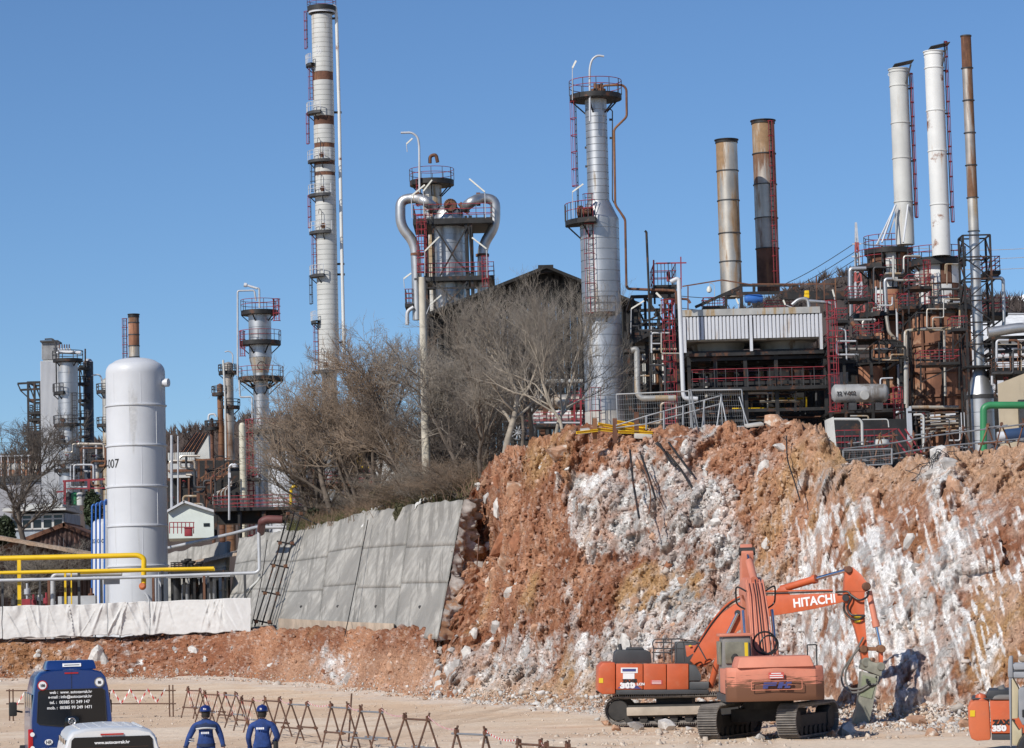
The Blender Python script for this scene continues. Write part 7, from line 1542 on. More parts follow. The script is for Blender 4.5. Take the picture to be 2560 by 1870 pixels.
for (x, y, w_, h_, lab) in ((1607, 1090, 44, 12, 'grey concrete slab jutting from the edge below the yellow beams'), (1463, 1077, 24, 11, 'pale stone slab on the edge by the red ladder foot'), (1885, 1062, 44, 7, 'white concrete slab lying on the edge below the fan cooler'), (1560, 1080, 30, 8, 'small grey slab wedged under the yellow beams')):
 D = float(tabx(EDGE, x, 2)) - .9; k = D / F; q = P(x, y, D); solo(MB().box(q, (w_ * k, 1.1, h_ * k), mat=Matrix.Rotation(RS.uniform(-.12, .12), 3, 'Y') @ Matrix.Rotation(.12, 3, 'X')), 'concrete_slab', m_concrete, lab, 'slab', loc=q, bevel=.04)
for i, (pts, lab) in enumerate((([(1640, 1108), (1668, 1132), (1700, 1170), (1740, 1236)], 'longest black cable hanging down the face'), ([(1644, 1106), (1660, 1128), (1680, 1160)], 'short stiff black cable beside the longest one'), ([(1672, 1106), (1690, 1132), (1730, 1185)], 'black cable slanting right over the face'), ([(1650, 1110), (1672, 1150), (1690, 1165)], 'kinked black cable stub in the face'), ([(1575, 1125), (1582, 1200), (1598, 1295)], 'thin brown root cable hanging left of the black cables'), ([(1590, 1140), (1615, 1180), (1628, 1240), (1622, 1285)], 'curling brown root over the pale rock'), ([(1600, 1130), (1622, 1190), (1640, 1250)], 'second curling root beside the black cables'), ([(1966, 1090), (1968, 1150), (1990, 1215), (2000, 1250)], 'dark cable hanging below the fan cooler frame'), ([(1197, 1345), (1192, 1420)], 'rusty bar standing in the hollow by the broken wall'))):
 D = float(tabx(TOP, pts[0][0], 2)) - 3.2; w_ = [P(x, y, D - (y - 1100) * .028) for x, y in pts]; solo(MB().tube(bend(w_, .6), .05 if 'black' in lab else .028, 6), 'hanging_cable', m_black if 'black' in lab or 'dark' in lab else m_rust, lab, 'cable', 'cables and roots hanging from the face', loc=w_[0])
def tangle():
 rs = np.random.default_rng(9); q0 = P(2360, 1150, 101.0); t = thing('rebar_tangle', 'tangled bent reinforcing wires spilling from the edge', 'wire', q0)
 for i in range(26):
  a = q0 + V3((rs.normal(0, .35), rs.normal(0, .2), rs.uniform(-.5, .5))); pts = [a]
  for j in range(5): a = a + V3((rs.normal(0, .22), rs.normal(-.05, .12), rs.normal(-.08, .22))); pts.append(a)
  part(MB().tube(bend(pts, .2, 3), .014, 4), 'wire', m_dark, t)
tangle()
def tube_trestle(pts_top, foot_spread, h, mt, name, label, group, bars=(0, .62), D_=None, lean=.0, seed=0, tube=.028):
 """two scaffold-tube A shapes joined by cross bars; pts_top: the two apexes in world space"""
 R_ = random.Random(seed); a, b = [Vector(p) for p in pts_top]; t = thing(name, label, 'barrier', V3((a.x, a.y, a.z - h)), group); ax = (b - a); ax.z = 0; ax.normalize(); side = V3((-ax.y, ax.x, 0))
 for p in (a, b):
  for s_ in (-1, 1):
   f = p + side * s_ * foot_spread + ax * R_.uniform(-.12, .12); f.z = p.z - h + R_.uniform(-.01, .03); tip = p + (p - f).normalized() * R_.uniform(.06, .16); part(MB().tube([f, tip], tube, 7), 'leg', mt, t)
  part(MB().box(p, (.09, .11, .1), rz=R_.uniform(0, 1)), 'clamp', m_rust, t)
 for fr in bars:
  for s_ in ((0,) if fr == 0 else (-1, 1)):
   o_ = side * s_ * foot_spread * fr - V3((0, 0, h * fr + .05)); part(MB().tube([a + o_ - ax * R_.uniform(.1, .3), b + o_ + ax * R_.uniform(.1, .3)], tube, 7), 'cross_bar', mt if R_.random() < .6 else m_galv, t)
   if fr:
    for p in (a, b): part(MB().box(p + o_, (.08, .1, .09), rz=.3), 'clamp', m_rust, t)
 return t
for i, (x, y, D) in enumerate(((2130, 1105, 113), (2200, 1090, 111), (2285, 1085, 108), (2375, 1075, 105), (2470, 1065, 101), (2560, 1055, 99))):
 a, b = P(x, y, D), P(x + 34, y - 4, D - .6); g = edge_z(x).z - .05; tube_trestle([a, b], .45, max(.7, a.z - g), m_rust, 'scaffold_trestle', ['rusty tube trestle on the edge next to the concrete pier', 'rusty tube trestle on the edge before the filter pot', 'rusty tube trestle on the edge by the slanting red stair', 'rusty tube trestle on the edge above the wire tangle', 'rusty tube trestle on the edge crossing the green pipe', 'rusty tube trestle on the edge before the dark blue pipe'][i], 'tube trestles along the edge', (0, .6), seed=i)
t = thing('edge_rail', 'long grey scaffold rail running along the right edge of the cut', 'railing', P(2110, 1135, 113))
for o_ in (0, 28): part(MB().tube([P(2110, 1122 + o_, 113), P(2230, 1108 + o_, 109.5), P(2330, 1090 + o_, 106), P(2580, 1058 + o_ * 1.3, 98)], .03, 6), 'rail', m_galv, t)
mesh_panel([(2108, 1166, 110.5), (2230, 1160, 107.5), (2230, 1122, 107.5), (2108, 1126, 110.5)], 'low mesh panel behind the trestles at the pump deck')
# == excavators
m_orange = mat('excavator orange', (.53, .105, .034), .5, 0, .1, 1.2, dirt=((.47, .28, .19), .5), coat=.15)
m_pink = mat('faded orange paint', (.60, .215, .135), .6, 0, .1, 1.0, dirt=((.52, .33, .24), .4))
m_cw = mat('rust streaked counterweight', (.57, .20, .125), .65, 0, .12, 1.0, streak=None, dirt=((.45, .27, .18), .5))
m_track = mat('dusty track steel', (.20, .18, .16), .75, .2, .25, 3, dirt=((.42, .36, .29), .6)); m_tdark = mat('track frame black', (.03, .028, .026), .8, 0, .3, 2, dirt=((.12, .10, .08), .5))
m_body_dk = mat('charcoal plastic', (.045, .047, .05), .55, 0, .15, 1.5, dirt=((.14, .12, .10), .3)); m_chrome = mat('chrome rod', (.75, .75, .76), .15, 1, .05, 2); m_hose = mat('rubber hose', (.016, .016, .017), .5, 0, .2, 3)
m_break = mat('dusty breaker steel', (.23, .225, .18), .7, .2, .2, 2, dirt=((.42, .38, .32), .6)); m_letter = mat('white lettering', (.78, .78, .78), .5, 0, .02, 1); m_letter_b = mat('black lettering', (.02, .02, .022), .5, 0, .05, 1); m_letter_n = mat('navy lettering', (.05, .06, .20), .5, 0, .1, 1)
m_cab = mat('dusty cab frame', (.20, .19, .175), .6, 0, .15, 2); m_dustglass = mat('dusty cab glass', (.20, .19, .14), .35, 0, .3, 2); m_yel = mat('warning yellow', (.75, .52, .02), .5, 0, .05, 1); m_sign = mat('red sticker', (.55, .09, .07), .5, 0, .1, 3)
def track(parent, cx, L_, w_, h, n=44, label=None):
 """one crawler: shoes, side frame, wheels; local coordinates, running along local y, centred on cx"""
 r = h / 2; a = L_ / 2 - r; per = 4 * a + 2 * math.pi * r; me = None; asm = part(MB().b2((cx - w_ * .28, -a, r * .45), (cx + w_ * .28, a, r * 1.35)), 'track_frame', m_tdark, parent, **LO, bevel=.03)
 def at(s):
  s %= per
  if s < 2 * a: return V3((cx, -a + s, 2 * r)), 0.0
  s -= 2 * a
  if s < math.pi * r: t = s / r; return V3((cx, a + math.sin(t) * r, r + math.cos(t) * r)), -t
  s -= math.pi * r
  if s < 2 * a: return V3((cx, a - s, 0)), -math.pi
  s -= 2 * a; t = s / r; return V3((cx, -a - math.sin(t) * r, r - math.cos(t) * r)), -math.pi - t
 mb = MB(); p = per / n; mb.b2((-w_ / 2, -p * .46, -.03), (w_ / 2, p * .46, .0))
 for yy in (-.3, .02, .34): mb.b2((-w_ / 2, p * (yy - .05), .0), (w_ / 2, p * (yy + .05), .05))
 mb.b2((-w_ * .2, -p * .5, -.09), (w_ * .2, p * .5, -.03)); me = mesh_of(mb, 'track_shoe')
 for i in range(n):
  q, an = at((i + .5) * p); o = link('track_shoe', me, m_track, asm); q2 = q + V3((0, 0, 0)); o.location = q2; o.rotation_euler = (an, 0, 0)
 for s_, nm in ((-a, 'drive_sprocket'), (a, 'idler_wheel')): part(MB().lathe((cx - w_ * .34, s_, r), [(0, 0), (r * .72, 0), (r * .78, .05), (r * .78, w_ * .68 - .05), (r * .72, w_ * .68), (0, w_ * .68)], 20, axis=(1, 0, 0)), nm, m_tdark, parent, **LO)
 for i in range(7): y = lerp(-a * .82, a * .82, i / 6); part(MB().lathe((cx - w_ * .36, y, r * .34), [(0, 0), (r * .3, 0), (r * .3, w_ * .72), (0, w_ * .72)], 12, axis=(1, 0, 0)), 'track_roller', m_tdark, parent, **LO)
def rear_excavator():
 D = 84.0; k = D / F; c = P(1924, 1836, D); root = thing('excavator', 'faded pink orange excavator seen from behind, its boom raised away from the yard', 'excavator', (c.x, c.y, 0.06), 'excavators at the rock face'); root.rotation_euler = (0, 0, 0)
 yaw = rad(-24); Rz = Matrix.Rotation(yaw, 4, 'Z')
 # undercarriage is turned against the house
 for sx in (-1.22, 1.22):
  before = set(root.children); track(root, sx, 4.1, .60, .92)
  for o in set(root.children) - before: o.matrix_basis = Rz @ o.matrix_basis
 mb = MB().b2((-1.0, -.55, .42), (1.0, .55, .78)); o = part(mb, 'car_body', m_tdark, root, **LO); o.matrix_basis = Rz
 part(MB().lathe((0, 0, .78), [(0, 0), (.75, 0), (.75, .28), (0, .28)], 28), 'slew_ring', m_tdark, root, **LO)
 # house
 y0 = -2.75
 part(MB().b2((-1.42, -2.2, 1.06), (1.42, 1.7, 1.26)), 'deck_frame', m_body_dk, root, **LO)
 out = [(-1.44, 0), (-1.40, -.32), (-1.15, -.52), (0, -.60), (1.15, -.52), (1.40, -.32), (1.44, 0)]
 lo, hi = [(x, y0 + .6 + y * .92, 1.07) for x, y in out], [(x, y0 + .6 + y, 2.02) for x, y in out]; n = len(out)
 mb = MB(); mb.add(lo + [(x * 1.0, y - .03, 1.25) for x, y, z in lo] + [(x, y, 1.9) for x, y, z in hi] + [(x * .985, y + .06, 2.06) for x, y, z in hi], [tuple(range(n - 1, -1, -1)), tuple(range(3 * n, 4 * n))] + [(r_ * n + i, r_ * n + (i + 1) % n, (r_ + 1) * n + (i + 1) % n, (r_ + 1) * n + i) for r_ in range(3) for i in range(n)])
 cw = part(mb, 'counterweight', m_cwr, root, 'rust streaked counterweight', **LO, ang=30, bevel=.035)
 part(MB().b2((-1.40, -2.15, 1.27), (-.55, .4, 2.0)), 'side_cover', m_pink, root, **LO, bevel=.05); part(MB().b2((.55, -2.15, 1.27), (1.40, .9, 2.0)), 'side_cover', m_pink, root, **LO, bevel=.05)
 part(MB().hexa([(-1.12, -2.75, 2.04), (1.12, -2.75, 2.04), (1.15, -.9, 2.04), (-1.15, -.9, 2.04), (-1.02, -2.6, 2.36), (1.02, -2.6, 2.36), (1.05, -1.0, 2.36), (-1.05, -1.0, 2.36)]), 'engine_hood', m_pink, root, **LO, bevel=.06)
 # cab on the left
 cb = part(MB().hexa([(-1.36, .05, 1.27), (-.42, .05, 1.27), (-.42, 1.75, 1.27), (-1.36, 1.75, 1.27), (-1.30, .08, 2.98), (-.46, .08, 2.98), (-.46, 1.45, 2.98), (-1.30, 1.45, 2.98)]), 'cab', m_cab, root, **LO, bevel=.07)
 part(MB().b2((-1.24, .0, 2.14), (-.52, .06, 2.78)), 'rear_window', m_dustglass, cb, **LO, bevel=.02); part(MB().b2((-1.40, .35, 2.1), (-1.33, 1.4, 2.8)), 'side_window', m_dustglass, cb, **LO, bevel=.02)
 part(MB().b2((-1.38, .0, 2.94), (-.40, 1.6, 3.03)), 'cab_roof', m_pink, cb, **LO, bevel=.03); part(MB().b2((-.66, -.01, 2.2), (-.56, -.004, 2.75)), 'orange_strip', m_yel, cb, **LO); part(MB().lathe((-.95, .03, 2.28), [(0, -.12), (.11, -.12), (.13, .05), (.06, .14), (0, .16)], 12), 'headrest', m_tdark, cb, **LO)
 # boom and stick, raised away from the yard; side profile in the y-z plane
 pr = [(.9, 1.75), (1.6, 2.6), (2.3, 3.5), (2.85, 4.1), (3.5, 4.55), (4.6, 4.75), (6.3, 4.5), (6.35, 4.2), (4.6, 4.2), (3.9, 4.0), (3.3, 3.55), (2.7, 2.9), (2.0, 2.1), (1.25, 1.6)]
 bm = part(MB().prism([(-.28, y, z) for y, z in pr], (.56, 0, 0)), 'boom', m_pink, root, **LO, bevel=.03)
 for x in (-.31, -.16, .02, .17, .31): part(MB().tube([(x, .85, 1.9), (x, 1.5, 2.72), (x * .9, 2.2, 3.62), (x * .8, 2.75, 4.22), (x * .8, 3.4, 4.65)], .022, 6), 'hydraulic_pipe', m_pink if abs(x) > .1 else m_hose, bm, **LO)
 for sx in (-.44, .44):
  part(MB().cyl((sx, 1.35, 1.5), (sx, 2.1, 2.7), .10, 14), 'boom_cylinder', m_pink, root, **LO); part(MB().cyl((sx, 2.05, 2.65), (sx, 2.7, 3.7), .055, 12), 'boom_rod', m_chrome, root, **LO)
  part(MB().b2((sx - .12, 1.0, 1.5), (sx + .12, 1.5, 2.35)), 'boom_lug', m_pink, root, **LO, bevel=.03)
 part(MB().cyl((0, 3.6, 4.65), (0, 5.2, 5.25), .12, 14), 'stick_cylinder', m_pink, root, **LO); part(MB().cyl((0, 5.1, 5.2), (0, 6.1, 5.6), .06, 12), 'stick_rod', m_chrome, root, **LO)
 st = [(5.75, 5.55), (6.3, 5.85), (6.8, 5.2), (7.4, 2.4), (7.1, 2.3), (6.2, 4.2)]
 part(MB().prism([(-.19, y, z) for y, z in st], (.38, 0, 0)), 'stick', m_pink, root, **LO, bevel=.03); part(MB().lathe((-.26, 6.0, 5.6), [(0, 0), (.13, 0), (.13, .52), (0, .52)], 14, axis=(1, 0, 0)), 'stick_pin', m_tdark, root, **LO)
 bk = [(7.0, 2.4), (7.6, 2.2), (8.0, 1.6), (7.7, 1.1), (7.0, 1.0), (6.8, 1.4), (7.3, 1.6)]
 part(MB().prism([(-.6, y, z) for y, z in bk], (1.2, 0, 0)), 'bucket', m_break, root, **LO, bevel=.03)
 part(MB().ring((0, .55, 2.72), .34, .03, 24, 6, axis=(.1, 1, .2)), 'hose_coil', m_hose, root, **LO); part(MB().ring((.12, .5, 2.66), .28, .028, 24, 6, axis=(-.2, 1, .1)), 'hose_coil', m_hose, root, **LO)
 for s_ in (-1, 1): part(MB().tube(bend([(s_ * .3, 3.1, 4.3), (s_ * .62, 3.2, 4.5), (s_ * .6, 3.4, 3.9), (s_ * .34, 3.3, 3.75)], .3), .03, 6), 'hose', m_hose, root, **LO)
 for x in (1.15, 1.42): part(MB().tube([(x, -.6, 2.0), (x, -.6, 2.62)], .022, 6), 'handrail_post', m_hose, root, **LO)
 part(MB().tube(bend([(1.15, -.6, 2.6), (1.15, -.6, 2.64), (1.42, -.6, 2.64), (1.42, -.6, 2.6)], .05), .022, 6), 'handrail', m_hose, root, **LO)
 # sticker, lettering plate and marks on the counterweight (its rear face bulges to y0)
 yb = y0 - .03
 part(MB().b2((-.22, yb - .045, 1.72), (.22, yb - .03, 1.90)), 'sticker', m_sign, cw, **LO)
 for i, (zz, w2) in enumerate(((1.87, .28), (1.81, .38), (1.75, .38))): part(MB().b2((-w2 / 2, yb - .050, zz - .012), (w2 / 2, yb - .046, zz + .012)), 'sticker_line', m_letter, cw, **LO)
 # the two letters, italic with speed slots
 for ch, x0 in (('F', -.40), ('K', .02)):
  mb = MB(); z0, z1 = 1.44, 1.62
  def bar(xa, xb, za, zb): mb.hexa([(xa + (za - z0) * .35, yb - .06, za), (xb + (za - z0) * .35, yb - .06, za), (xb + (za - z0) * .35, yb - .02, za), (xa + (za - z0) * .35, yb - .02, za), (xa + (zb - z0) * .35, yb - .06, zb), (xb + (zb - z0) * .35, yb - .06, zb), (xb + (zb - z0) * .35, yb - .02, zb), (xa + (zb - z0) * .35, yb - .02, zb)])
  if ch == 'F': bar(x0, x0 + .14, z0, z0 + .07); bar(x0 - .02, x0 + .36, z0 + .075, z0 + .115); bar(x0 - .02, x0 + .36, z0 + .135, z1)
  else: bar(x0, x0 + .13, z0, z1); bar(x0 + .14, x0 + .26, z0 + .07, z0 + .12); bar(x0 + .2, x0 + .36, z0, z0 + .065); bar(x0 + .2, x0 + .36, z0 + .125, z1)
  part(mb, 'letter', m_letter_n, cw, **LO)
 part(MB().tube(bend([(-.72, yb - .02, 1.40), (-.72, yb - .02, 1.66), (.74, yb - .02, 1.66), (.74, yb - .02, 1.40), (-.70, yb - .02, 1.40)], .05), .012, 5), 'name_plate_rim', m_pink, cw, **LO)
 return root
def cw_mat():
 m = m_cw.copy(); m.name = 'counterweight, scraped'; N = m.node_tree.nodes; L = m.node_tree.links; b = N['Principled BSDF']; src = b.inputs['Base Color'].links[0].from_socket
 tc = N.new('ShaderNodeTexCoord'); mp = N.new('ShaderNodeMapping'); mp.inputs['Scale'].default_value = (.5, 1, 9); L.new(tc.outputs['Object'], mp.inputs[0]); n = N.new('ShaderNodeTexNoise'); n.inputs['Scale'].default_value = 2.2; n.inputs['Detail'].default_value = 8; n.inputs['Roughness'].default_value = .7; L.new(mp.outputs[0], n.inputs[0])
 sp = N.new('ShaderNodeSeparateXYZ'); L.new(tc.outputs['Object'], sp.inputs[0]); g = N.new('ShaderNodeMapRange'); g.inputs[1].default_value = 1.95; g.inputs[2].default_value = 1.15; g.inputs[3].default_value = -.10; g.inputs[4].default_value = .34; L.new(sp.outputs[2], g.inputs[0])
 ad = N.new('ShaderNodeMath'); L.new(n.outputs['Fac'], ad.inputs[0]); L.new(g.outputs[0], ad.inputs[1]); r = N.new('ShaderNodeMapRange'); r.interpolation_type = 'SMOOTHSTEP'; r.inputs[1].default_value = .53; r.inputs[2].default_value = .60; L.new(ad.outputs[0], r.inputs[0])
 x = N.new('ShaderNodeMix'); x.data_type = 'RGBA'; L.new(r.outputs[0], x.inputs[0]); L.new(src, x.inputs[6]); x.inputs[7].default_value = (.15, .062, .03, 1); L.new(x.outputs[2], b.inputs['Base Color']); return m
m_cwr = cw_mat()
rear_excavator()

def side_excavator():
 """drawn on its working plane: the house side-on, boom to the right and a little towards the yard"""
 f = .3758
 def Q(x, y, dd=0): px, py = 1450 + x * f, 1330 + y * f; D = 95.5 - max(0, (px - 1740)) * .0085; return P(px, py, D + dd)
 g = Q(500, 1270); root = thing('excavator', 'bright orange excavator side-on with a long boom and a rock breaker', 'excavator', (g.x, g.y, 0.1), 'excavators at the rock face')
 k = 95.5 / F * f       # metres per crop pixel
 nrm = V3((0, 1, 0))
 def plate(name, pts, th, mt, dd=0, par=root, bevel=.03, label=None): return part(MB().prism([Q(x, y, dd - th / 2) for x, y in pts], nrm * th), name, mt, par, label, bevel=bevel)
 # house: width 2.9 m into depth, near face at dd -1.45
 W0, W1 = -1.45, 1.45
 def slab(name, pts, d0, d1, mt, bevel=.04, par=root, label=None): return part(MB().prism([Q(x, y, d0) for x, y in pts], V3((0, d1 - d0, 0))), name, mt, par, label, bevel=bevel)
 slab('counterweight', [(122, 900), (150, 868), (236, 866), (236, 1078), (150, 1080), (118, 1060)], W0, W1, m_orange, .08)
 slab('deck_frame', [(240, 1050), (856, 1048), (856, 1078), (240, 1082)], W0 + .04, W1, m_body_dk, .02)
 for i, (xa, xb) in enumerate(((240, 418), (423, 573), (578, 722))): slab('side_panel', [(xa, 876), (xb, 877), (xb, 1047), (xa, 1049)], W0, W0 + .5, m_orange, .025)
 slab('machine_core', [(240, 880), (722, 880), (722, 1046), (240, 1048)], W0 + .52, W1, m_body_dk, .02)
 slab('step_cover', [(726, 880), (770, 886), (806, 950), (806, 990), (726, 990)], W0, W0 + .6, m_body_dk, .03); slab('step_box', [(728, 996), (858, 996), (858, 1045), (728, 1047)], W0, W0 + .6, m_body_dk, .03)
 slab('exhaust_hood', [(224, 872), (232, 800), (250, 785), (440, 785), (470, 800), (478, 872)], W0 + .35, W0 + 1.9, m_body_dk, .04); part(MB().tube([Q(270, 785, -.7), Q(262, 745, -.7)], .07, 10), 'exhaust_pipe', m_body_dk, root); slab('hood_step', [(310, 785), (320, 768), (420, 768), (430, 785)], W0 + .5, W0 + 1.7, m_body_dk, .03)
 rail = MB()
 for pts in ([(490, 865), (490, 770), (480, 740), (495, 712), (680, 712), (690, 740), (690, 865)], [(560, 865), (555, 712)], [(612, 865), (610, 712)], [(492, 775), (690, 775)], [(500, 735), (608, 735)], [(640, 865), (640, 730), (800, 735)], [(712, 740), (715, 722), (770, 722), (840, 850)], [(480, 802), (610, 802)]): part(MB().tube(bend([Q(x, y, -1.2) for x, y in pts], .15), .024, 6), 'guard_rail', m_body_dk, root)
 slab('cab', [(640, 730), (800, 735), (830, 880), (640, 880)], .35, W1 - .05, m_body_dk, .06); slab('cab_door', [(700, 755), (790, 752), (800, 860), (712, 865)], .30, .36, m_orange, .02); part(MB().b2(tuple(Q(724, 762, .2)), tuple(Q(740, 752, .22))), 'beacon', m_yel, root)
 # undercarriage: two crawlers seen side-on, slightly turned
 base = len(root.children); yaw = rad(-97); Rm = Matrix.Rotation(yaw, 4, 'Z'); cc = Q(640, 1200, 0); off = V3((cc.x, cc.y, .1)) - ORI[root.name]
 for sx in (-1.2, 1.2):
  before = set(root.children); track(root, sx, 4.6, .6, .92, 48)
  for o in set(root.children) - before: o.matrix_basis = Matrix.Translation(off) @ Rm @ o.matrix_basis
 o = part(MB().b2((-1.0, -.6, .4), (1.0, .6, .8)), 'car_body', m_tdark, root, **LO); o.matrix_basis = Matrix.Translation(off) @ Rm
 o = part(MB().lathe((0, 0, .78), [(0, 0), (.72, 0), (.72, .25), (0, .25)], 24), 'slew_ring', m_tdark, root, **LO); o.matrix_basis = Matrix.Translation(off) @ Rm
 o = part(MB().b2((1.18, -1.55, .28), (1.56, 1.5, .56)), 'track_guard', mat('dusty beige steel', (.40, .34, .27), .8, 0, .15, 2), root, **LO, bevel=.03); o.matrix_basis = Matrix.Translation(off) @ Rm
 # boom
 boom = plate('boom', [(735, 860), (800, 740), (870, 635), (940, 545), (1030, 480), (1120, 445), (1215, 425), (1400, 418), (1560, 410), (1700, 408), (1770, 418), (1788, 440), (1765, 462), (1690, 482), (1560, 512), (1400, 540), (1280, 558), (1200, 577), (1120, 610), (1050, 660), (990, 730), (930, 800), (880, 860), (830, 895), (770, 895)], .52, m_orange)
 for o_ in (0, 14): part(MB().tube(bend([Q(760, 800 - o_, -.15 + o_ * .01), Q(880, 600 - o_, -.15), Q(1000, 468 - o_, -.15), Q(1150, 412 - o_, -.15), Q(1400, 405 - o_, -.15), Q(1680, 395 - o_ * .5, -.15)], .8), .03, 6), 'hydraulic_pipe', m_orange if o_ else m_hose, boom)
 a, b = Q(1420, 502, -.268), Q(1640, 478, -.268); tx = txt(root, 'HITACHI', a, .40, m_letter, 'lettering', rot=(90, 0, 0), bold=.012, thick=.006, sx=1.02); ang = math.atan2(b.z - a.z, b.x - a.x); yw = math.atan2(b.y - a.y, b.x - a.x)
 M_ = Matrix.Translation(a - ORI[root.name]); tx.data.transform(M_ @ Matrix.Rotation(yw, 4, 'Z') @ Matrix.Rotation(-ang, 4, 'Y') @ M_.inverted()); tx.parent = boom
 for (x, y) in ((1050, 540), (1768, 438), (1108, 540)): part(MB().lathe(Q(x, y, -.34), [(0, 0), (.11 if x != 1108 else .04, 0), (.11 if x != 1108 else .04, .1), (0, .1)], 16, axis=(0, 1, 0)), 'pin', m_body_dk, boom)
 for dd in (-.42, .42):
  part(MB().cyl(Q(868, 1035, dd), Q(945, 745, dd), .11, 14), 'boom_cylinder', m_orange, root); part(MB().cyl(Q(940, 765, dd), Q(1050, 540, dd), .06, 12), 'boom_rod', m_chrome, root)
 part(MB().cyl(Q(1340, 380), Q(1560, 314), .125, 16), 'stick_cylinder', m_orange, root); part(MB().cyl(Q(1550, 317), Q(1572, 311), .15, 16), 'cylinder_head', m_orange, root); part(MB().cyl(Q(1560, 314), Q(1790, 250), .065, 12), 'stick_rod', m_chrome, root); plate('cylinder_lug', [(1300, 430), (1320, 372), (1360, 366), (1400, 418)], .3, m_orange)
 stick = plate('stick', [(1768, 240), (1785, 228), (1815, 234), (1870, 280), (1910, 335), (1925, 365), (1920, 390), (1893, 400), (1895, 560), (1905, 690), (1922, 845), (1905, 862), (1880, 862), (1862, 760), (1830, 640), (1790, 540), (1755, 460), (1760, 330)], .44, m_orange)
 part(MB().prism([Q(x, y, -.236) for x, y in ((1768, 330), (1815, 290), (1880, 355), (1885, 395), (1770, 395))], nrm * .02), 'stiffener_plate', m_orange, stick)
 part(MB().cyl(Q(1922, 395), Q(1968, 615), .10, 14), 'bucket_cylinder', m_pink, root); part(MB().cyl(Q(1962, 590), Q(1972, 632), .125, 14), 'cylinder_head', m_pink, root); part(MB().cyl(Q(1970, 625), Q(2000, 762), .055, 12), 'bucket_rod', m_chrome, root)
 plate('link', [(1890, 768), (1905, 762), (2015, 768), (2022, 782), (2008, 792), (1900, 790)], .4, m_rust, bevel=.02); plate('link', [(1992, 775), (2018, 775), (2016, 878), (1994, 880)], .36, m_orange, bevel=.02)
 for x, y, r_ in ((1890, 780, .13), (2008, 778, .13), (1908, 868, .16), (2005, 895, .14), (1908, 362, .14), (1790, 250, .12)): part(MB().lathe(Q(x, y, -.34), [(0, 0), (r_ * .8, 0), (r_, .03), (r_, .68), (0, .68)], 18, axis=(0, 1, 0)), 'pin', m_break if y > 800 else m_rust, root)
 plate('yellow_label', [(1820, 548), (1838, 545), (1842, 560), (1866, 562), (1866, 600), (1828, 606)], .47, m_yel, bevel=0)
 # breaker
 br = plate('breaker_bracket', [(1882, 850), (1925, 858), (2014, 882), (2006, 962), (1866, 908)], .62, m_break); part(MB().prism([Q(x, y, -.30) for x, y in ((1872, 925), (1992, 958), (1918, 1302), (1812, 1280), (1850, 1150))], nrm * .6), 'breaker_body', m_break, root, 'scuffed grey green breaker body', bevel=.04)
 part(MB().prism([Q(x, y, -.33) for x, y in ((1880, 950), (1975, 975), (1940, 1110), (1862, 1090))], nrm * .03), 'breaker_plate', mat('dull green steel', (.20, .22, .14), .7, 0, .2, 2), root); part(MB().ring(Q(1945, 985, -.36), .17, .05, 18, 6, axis=(0, 1, 0), a0=0, a1=4.2), 'breaker_hose_loop', m_hose, root); part(MB().cyl(Q(1868, 1280), Q(1858, 1312), .09, 12), 'breaker_tool', m_break, root)
 for pts in ([(1860, 770), (1800, 840), (1740, 930), (1740, 1010), (1790, 1068), (1860, 1068), (1950, 1010)], [(1885, 700), (1830, 800), (1765, 920), (1765, 1000), (1800, 1048), (1880, 1040), (1930, 1000)], [(1700, 400), (1790, 395), (1810, 440), (1775, 500), (1800, 555), (1890, 555)], [(1760, 470), (1752, 520), (1790, 570), (1850, 590), (1895, 555)], [(1790, 410), (1860, 460), (1915, 430), (1920, 390)]):
  part(MB().tube(bend([Q(x, y, -.38) for x, y in pts], .35), .035, 7), 'hose', m_hose if pts[0][1] < 600 else mat('dusty hose', (.16, .15, .135), .7), root)
 # lettering and stickers on the side panels
 yq = W0 - .012
 txt(root, 'ZAXIS', Q(284, 1002, yq), .145, m_letter_b, 'lettering', bold=.012, sx=1.2); txt(root, '300', Q(268, 1038, yq), .24, m_letter, 'lettering', bold=.02, sx=1.35); txt(root, 'LCN', Q(378, 1020, yq), .11, m_letter, 'lettering', bold=.006, sx=1.2)
 part(MB().prism([Q(x, y, yq + .004) for x, y in ((248, 1040), (275, 1020), (380, 1022), (408, 1043))], nrm * .004), 'blue_swoosh', m_letter_n, root)
 for (xa, ya, xb, yb, m_, nm) in ((272, 902, 384, 938, m_letter, 'white_label'), (286, 940, 362, 978, m_letter, 'white_label'), (470, 985, 548, 1014, m_sign, 'sticker'), (126, 972, 154, 1004, m_yel, 'yellow_label')): part(MB().prism([Q(x, y, yq) for x, y in ((xa, yb), (xb, yb), (xb, ya), (xa, ya))], nrm * .01), nm, m_, root)
 part(MB().prism([Q(x, y, yq - .006) for x, y in ((282, 928), (372, 928), (372, 910), (282, 910))], nrm * .005), 'label_band', m_letter_n, root)
 for yy in (990, 999, 1007): part(MB().prism([Q(x, y, yq - .004) for x, y in ((478, yy + 3), (540, yy + 3), (540, yy), (478, yy))], nrm * .003), 'sticker_line', m_letter, root)
 return root
side_excavator()

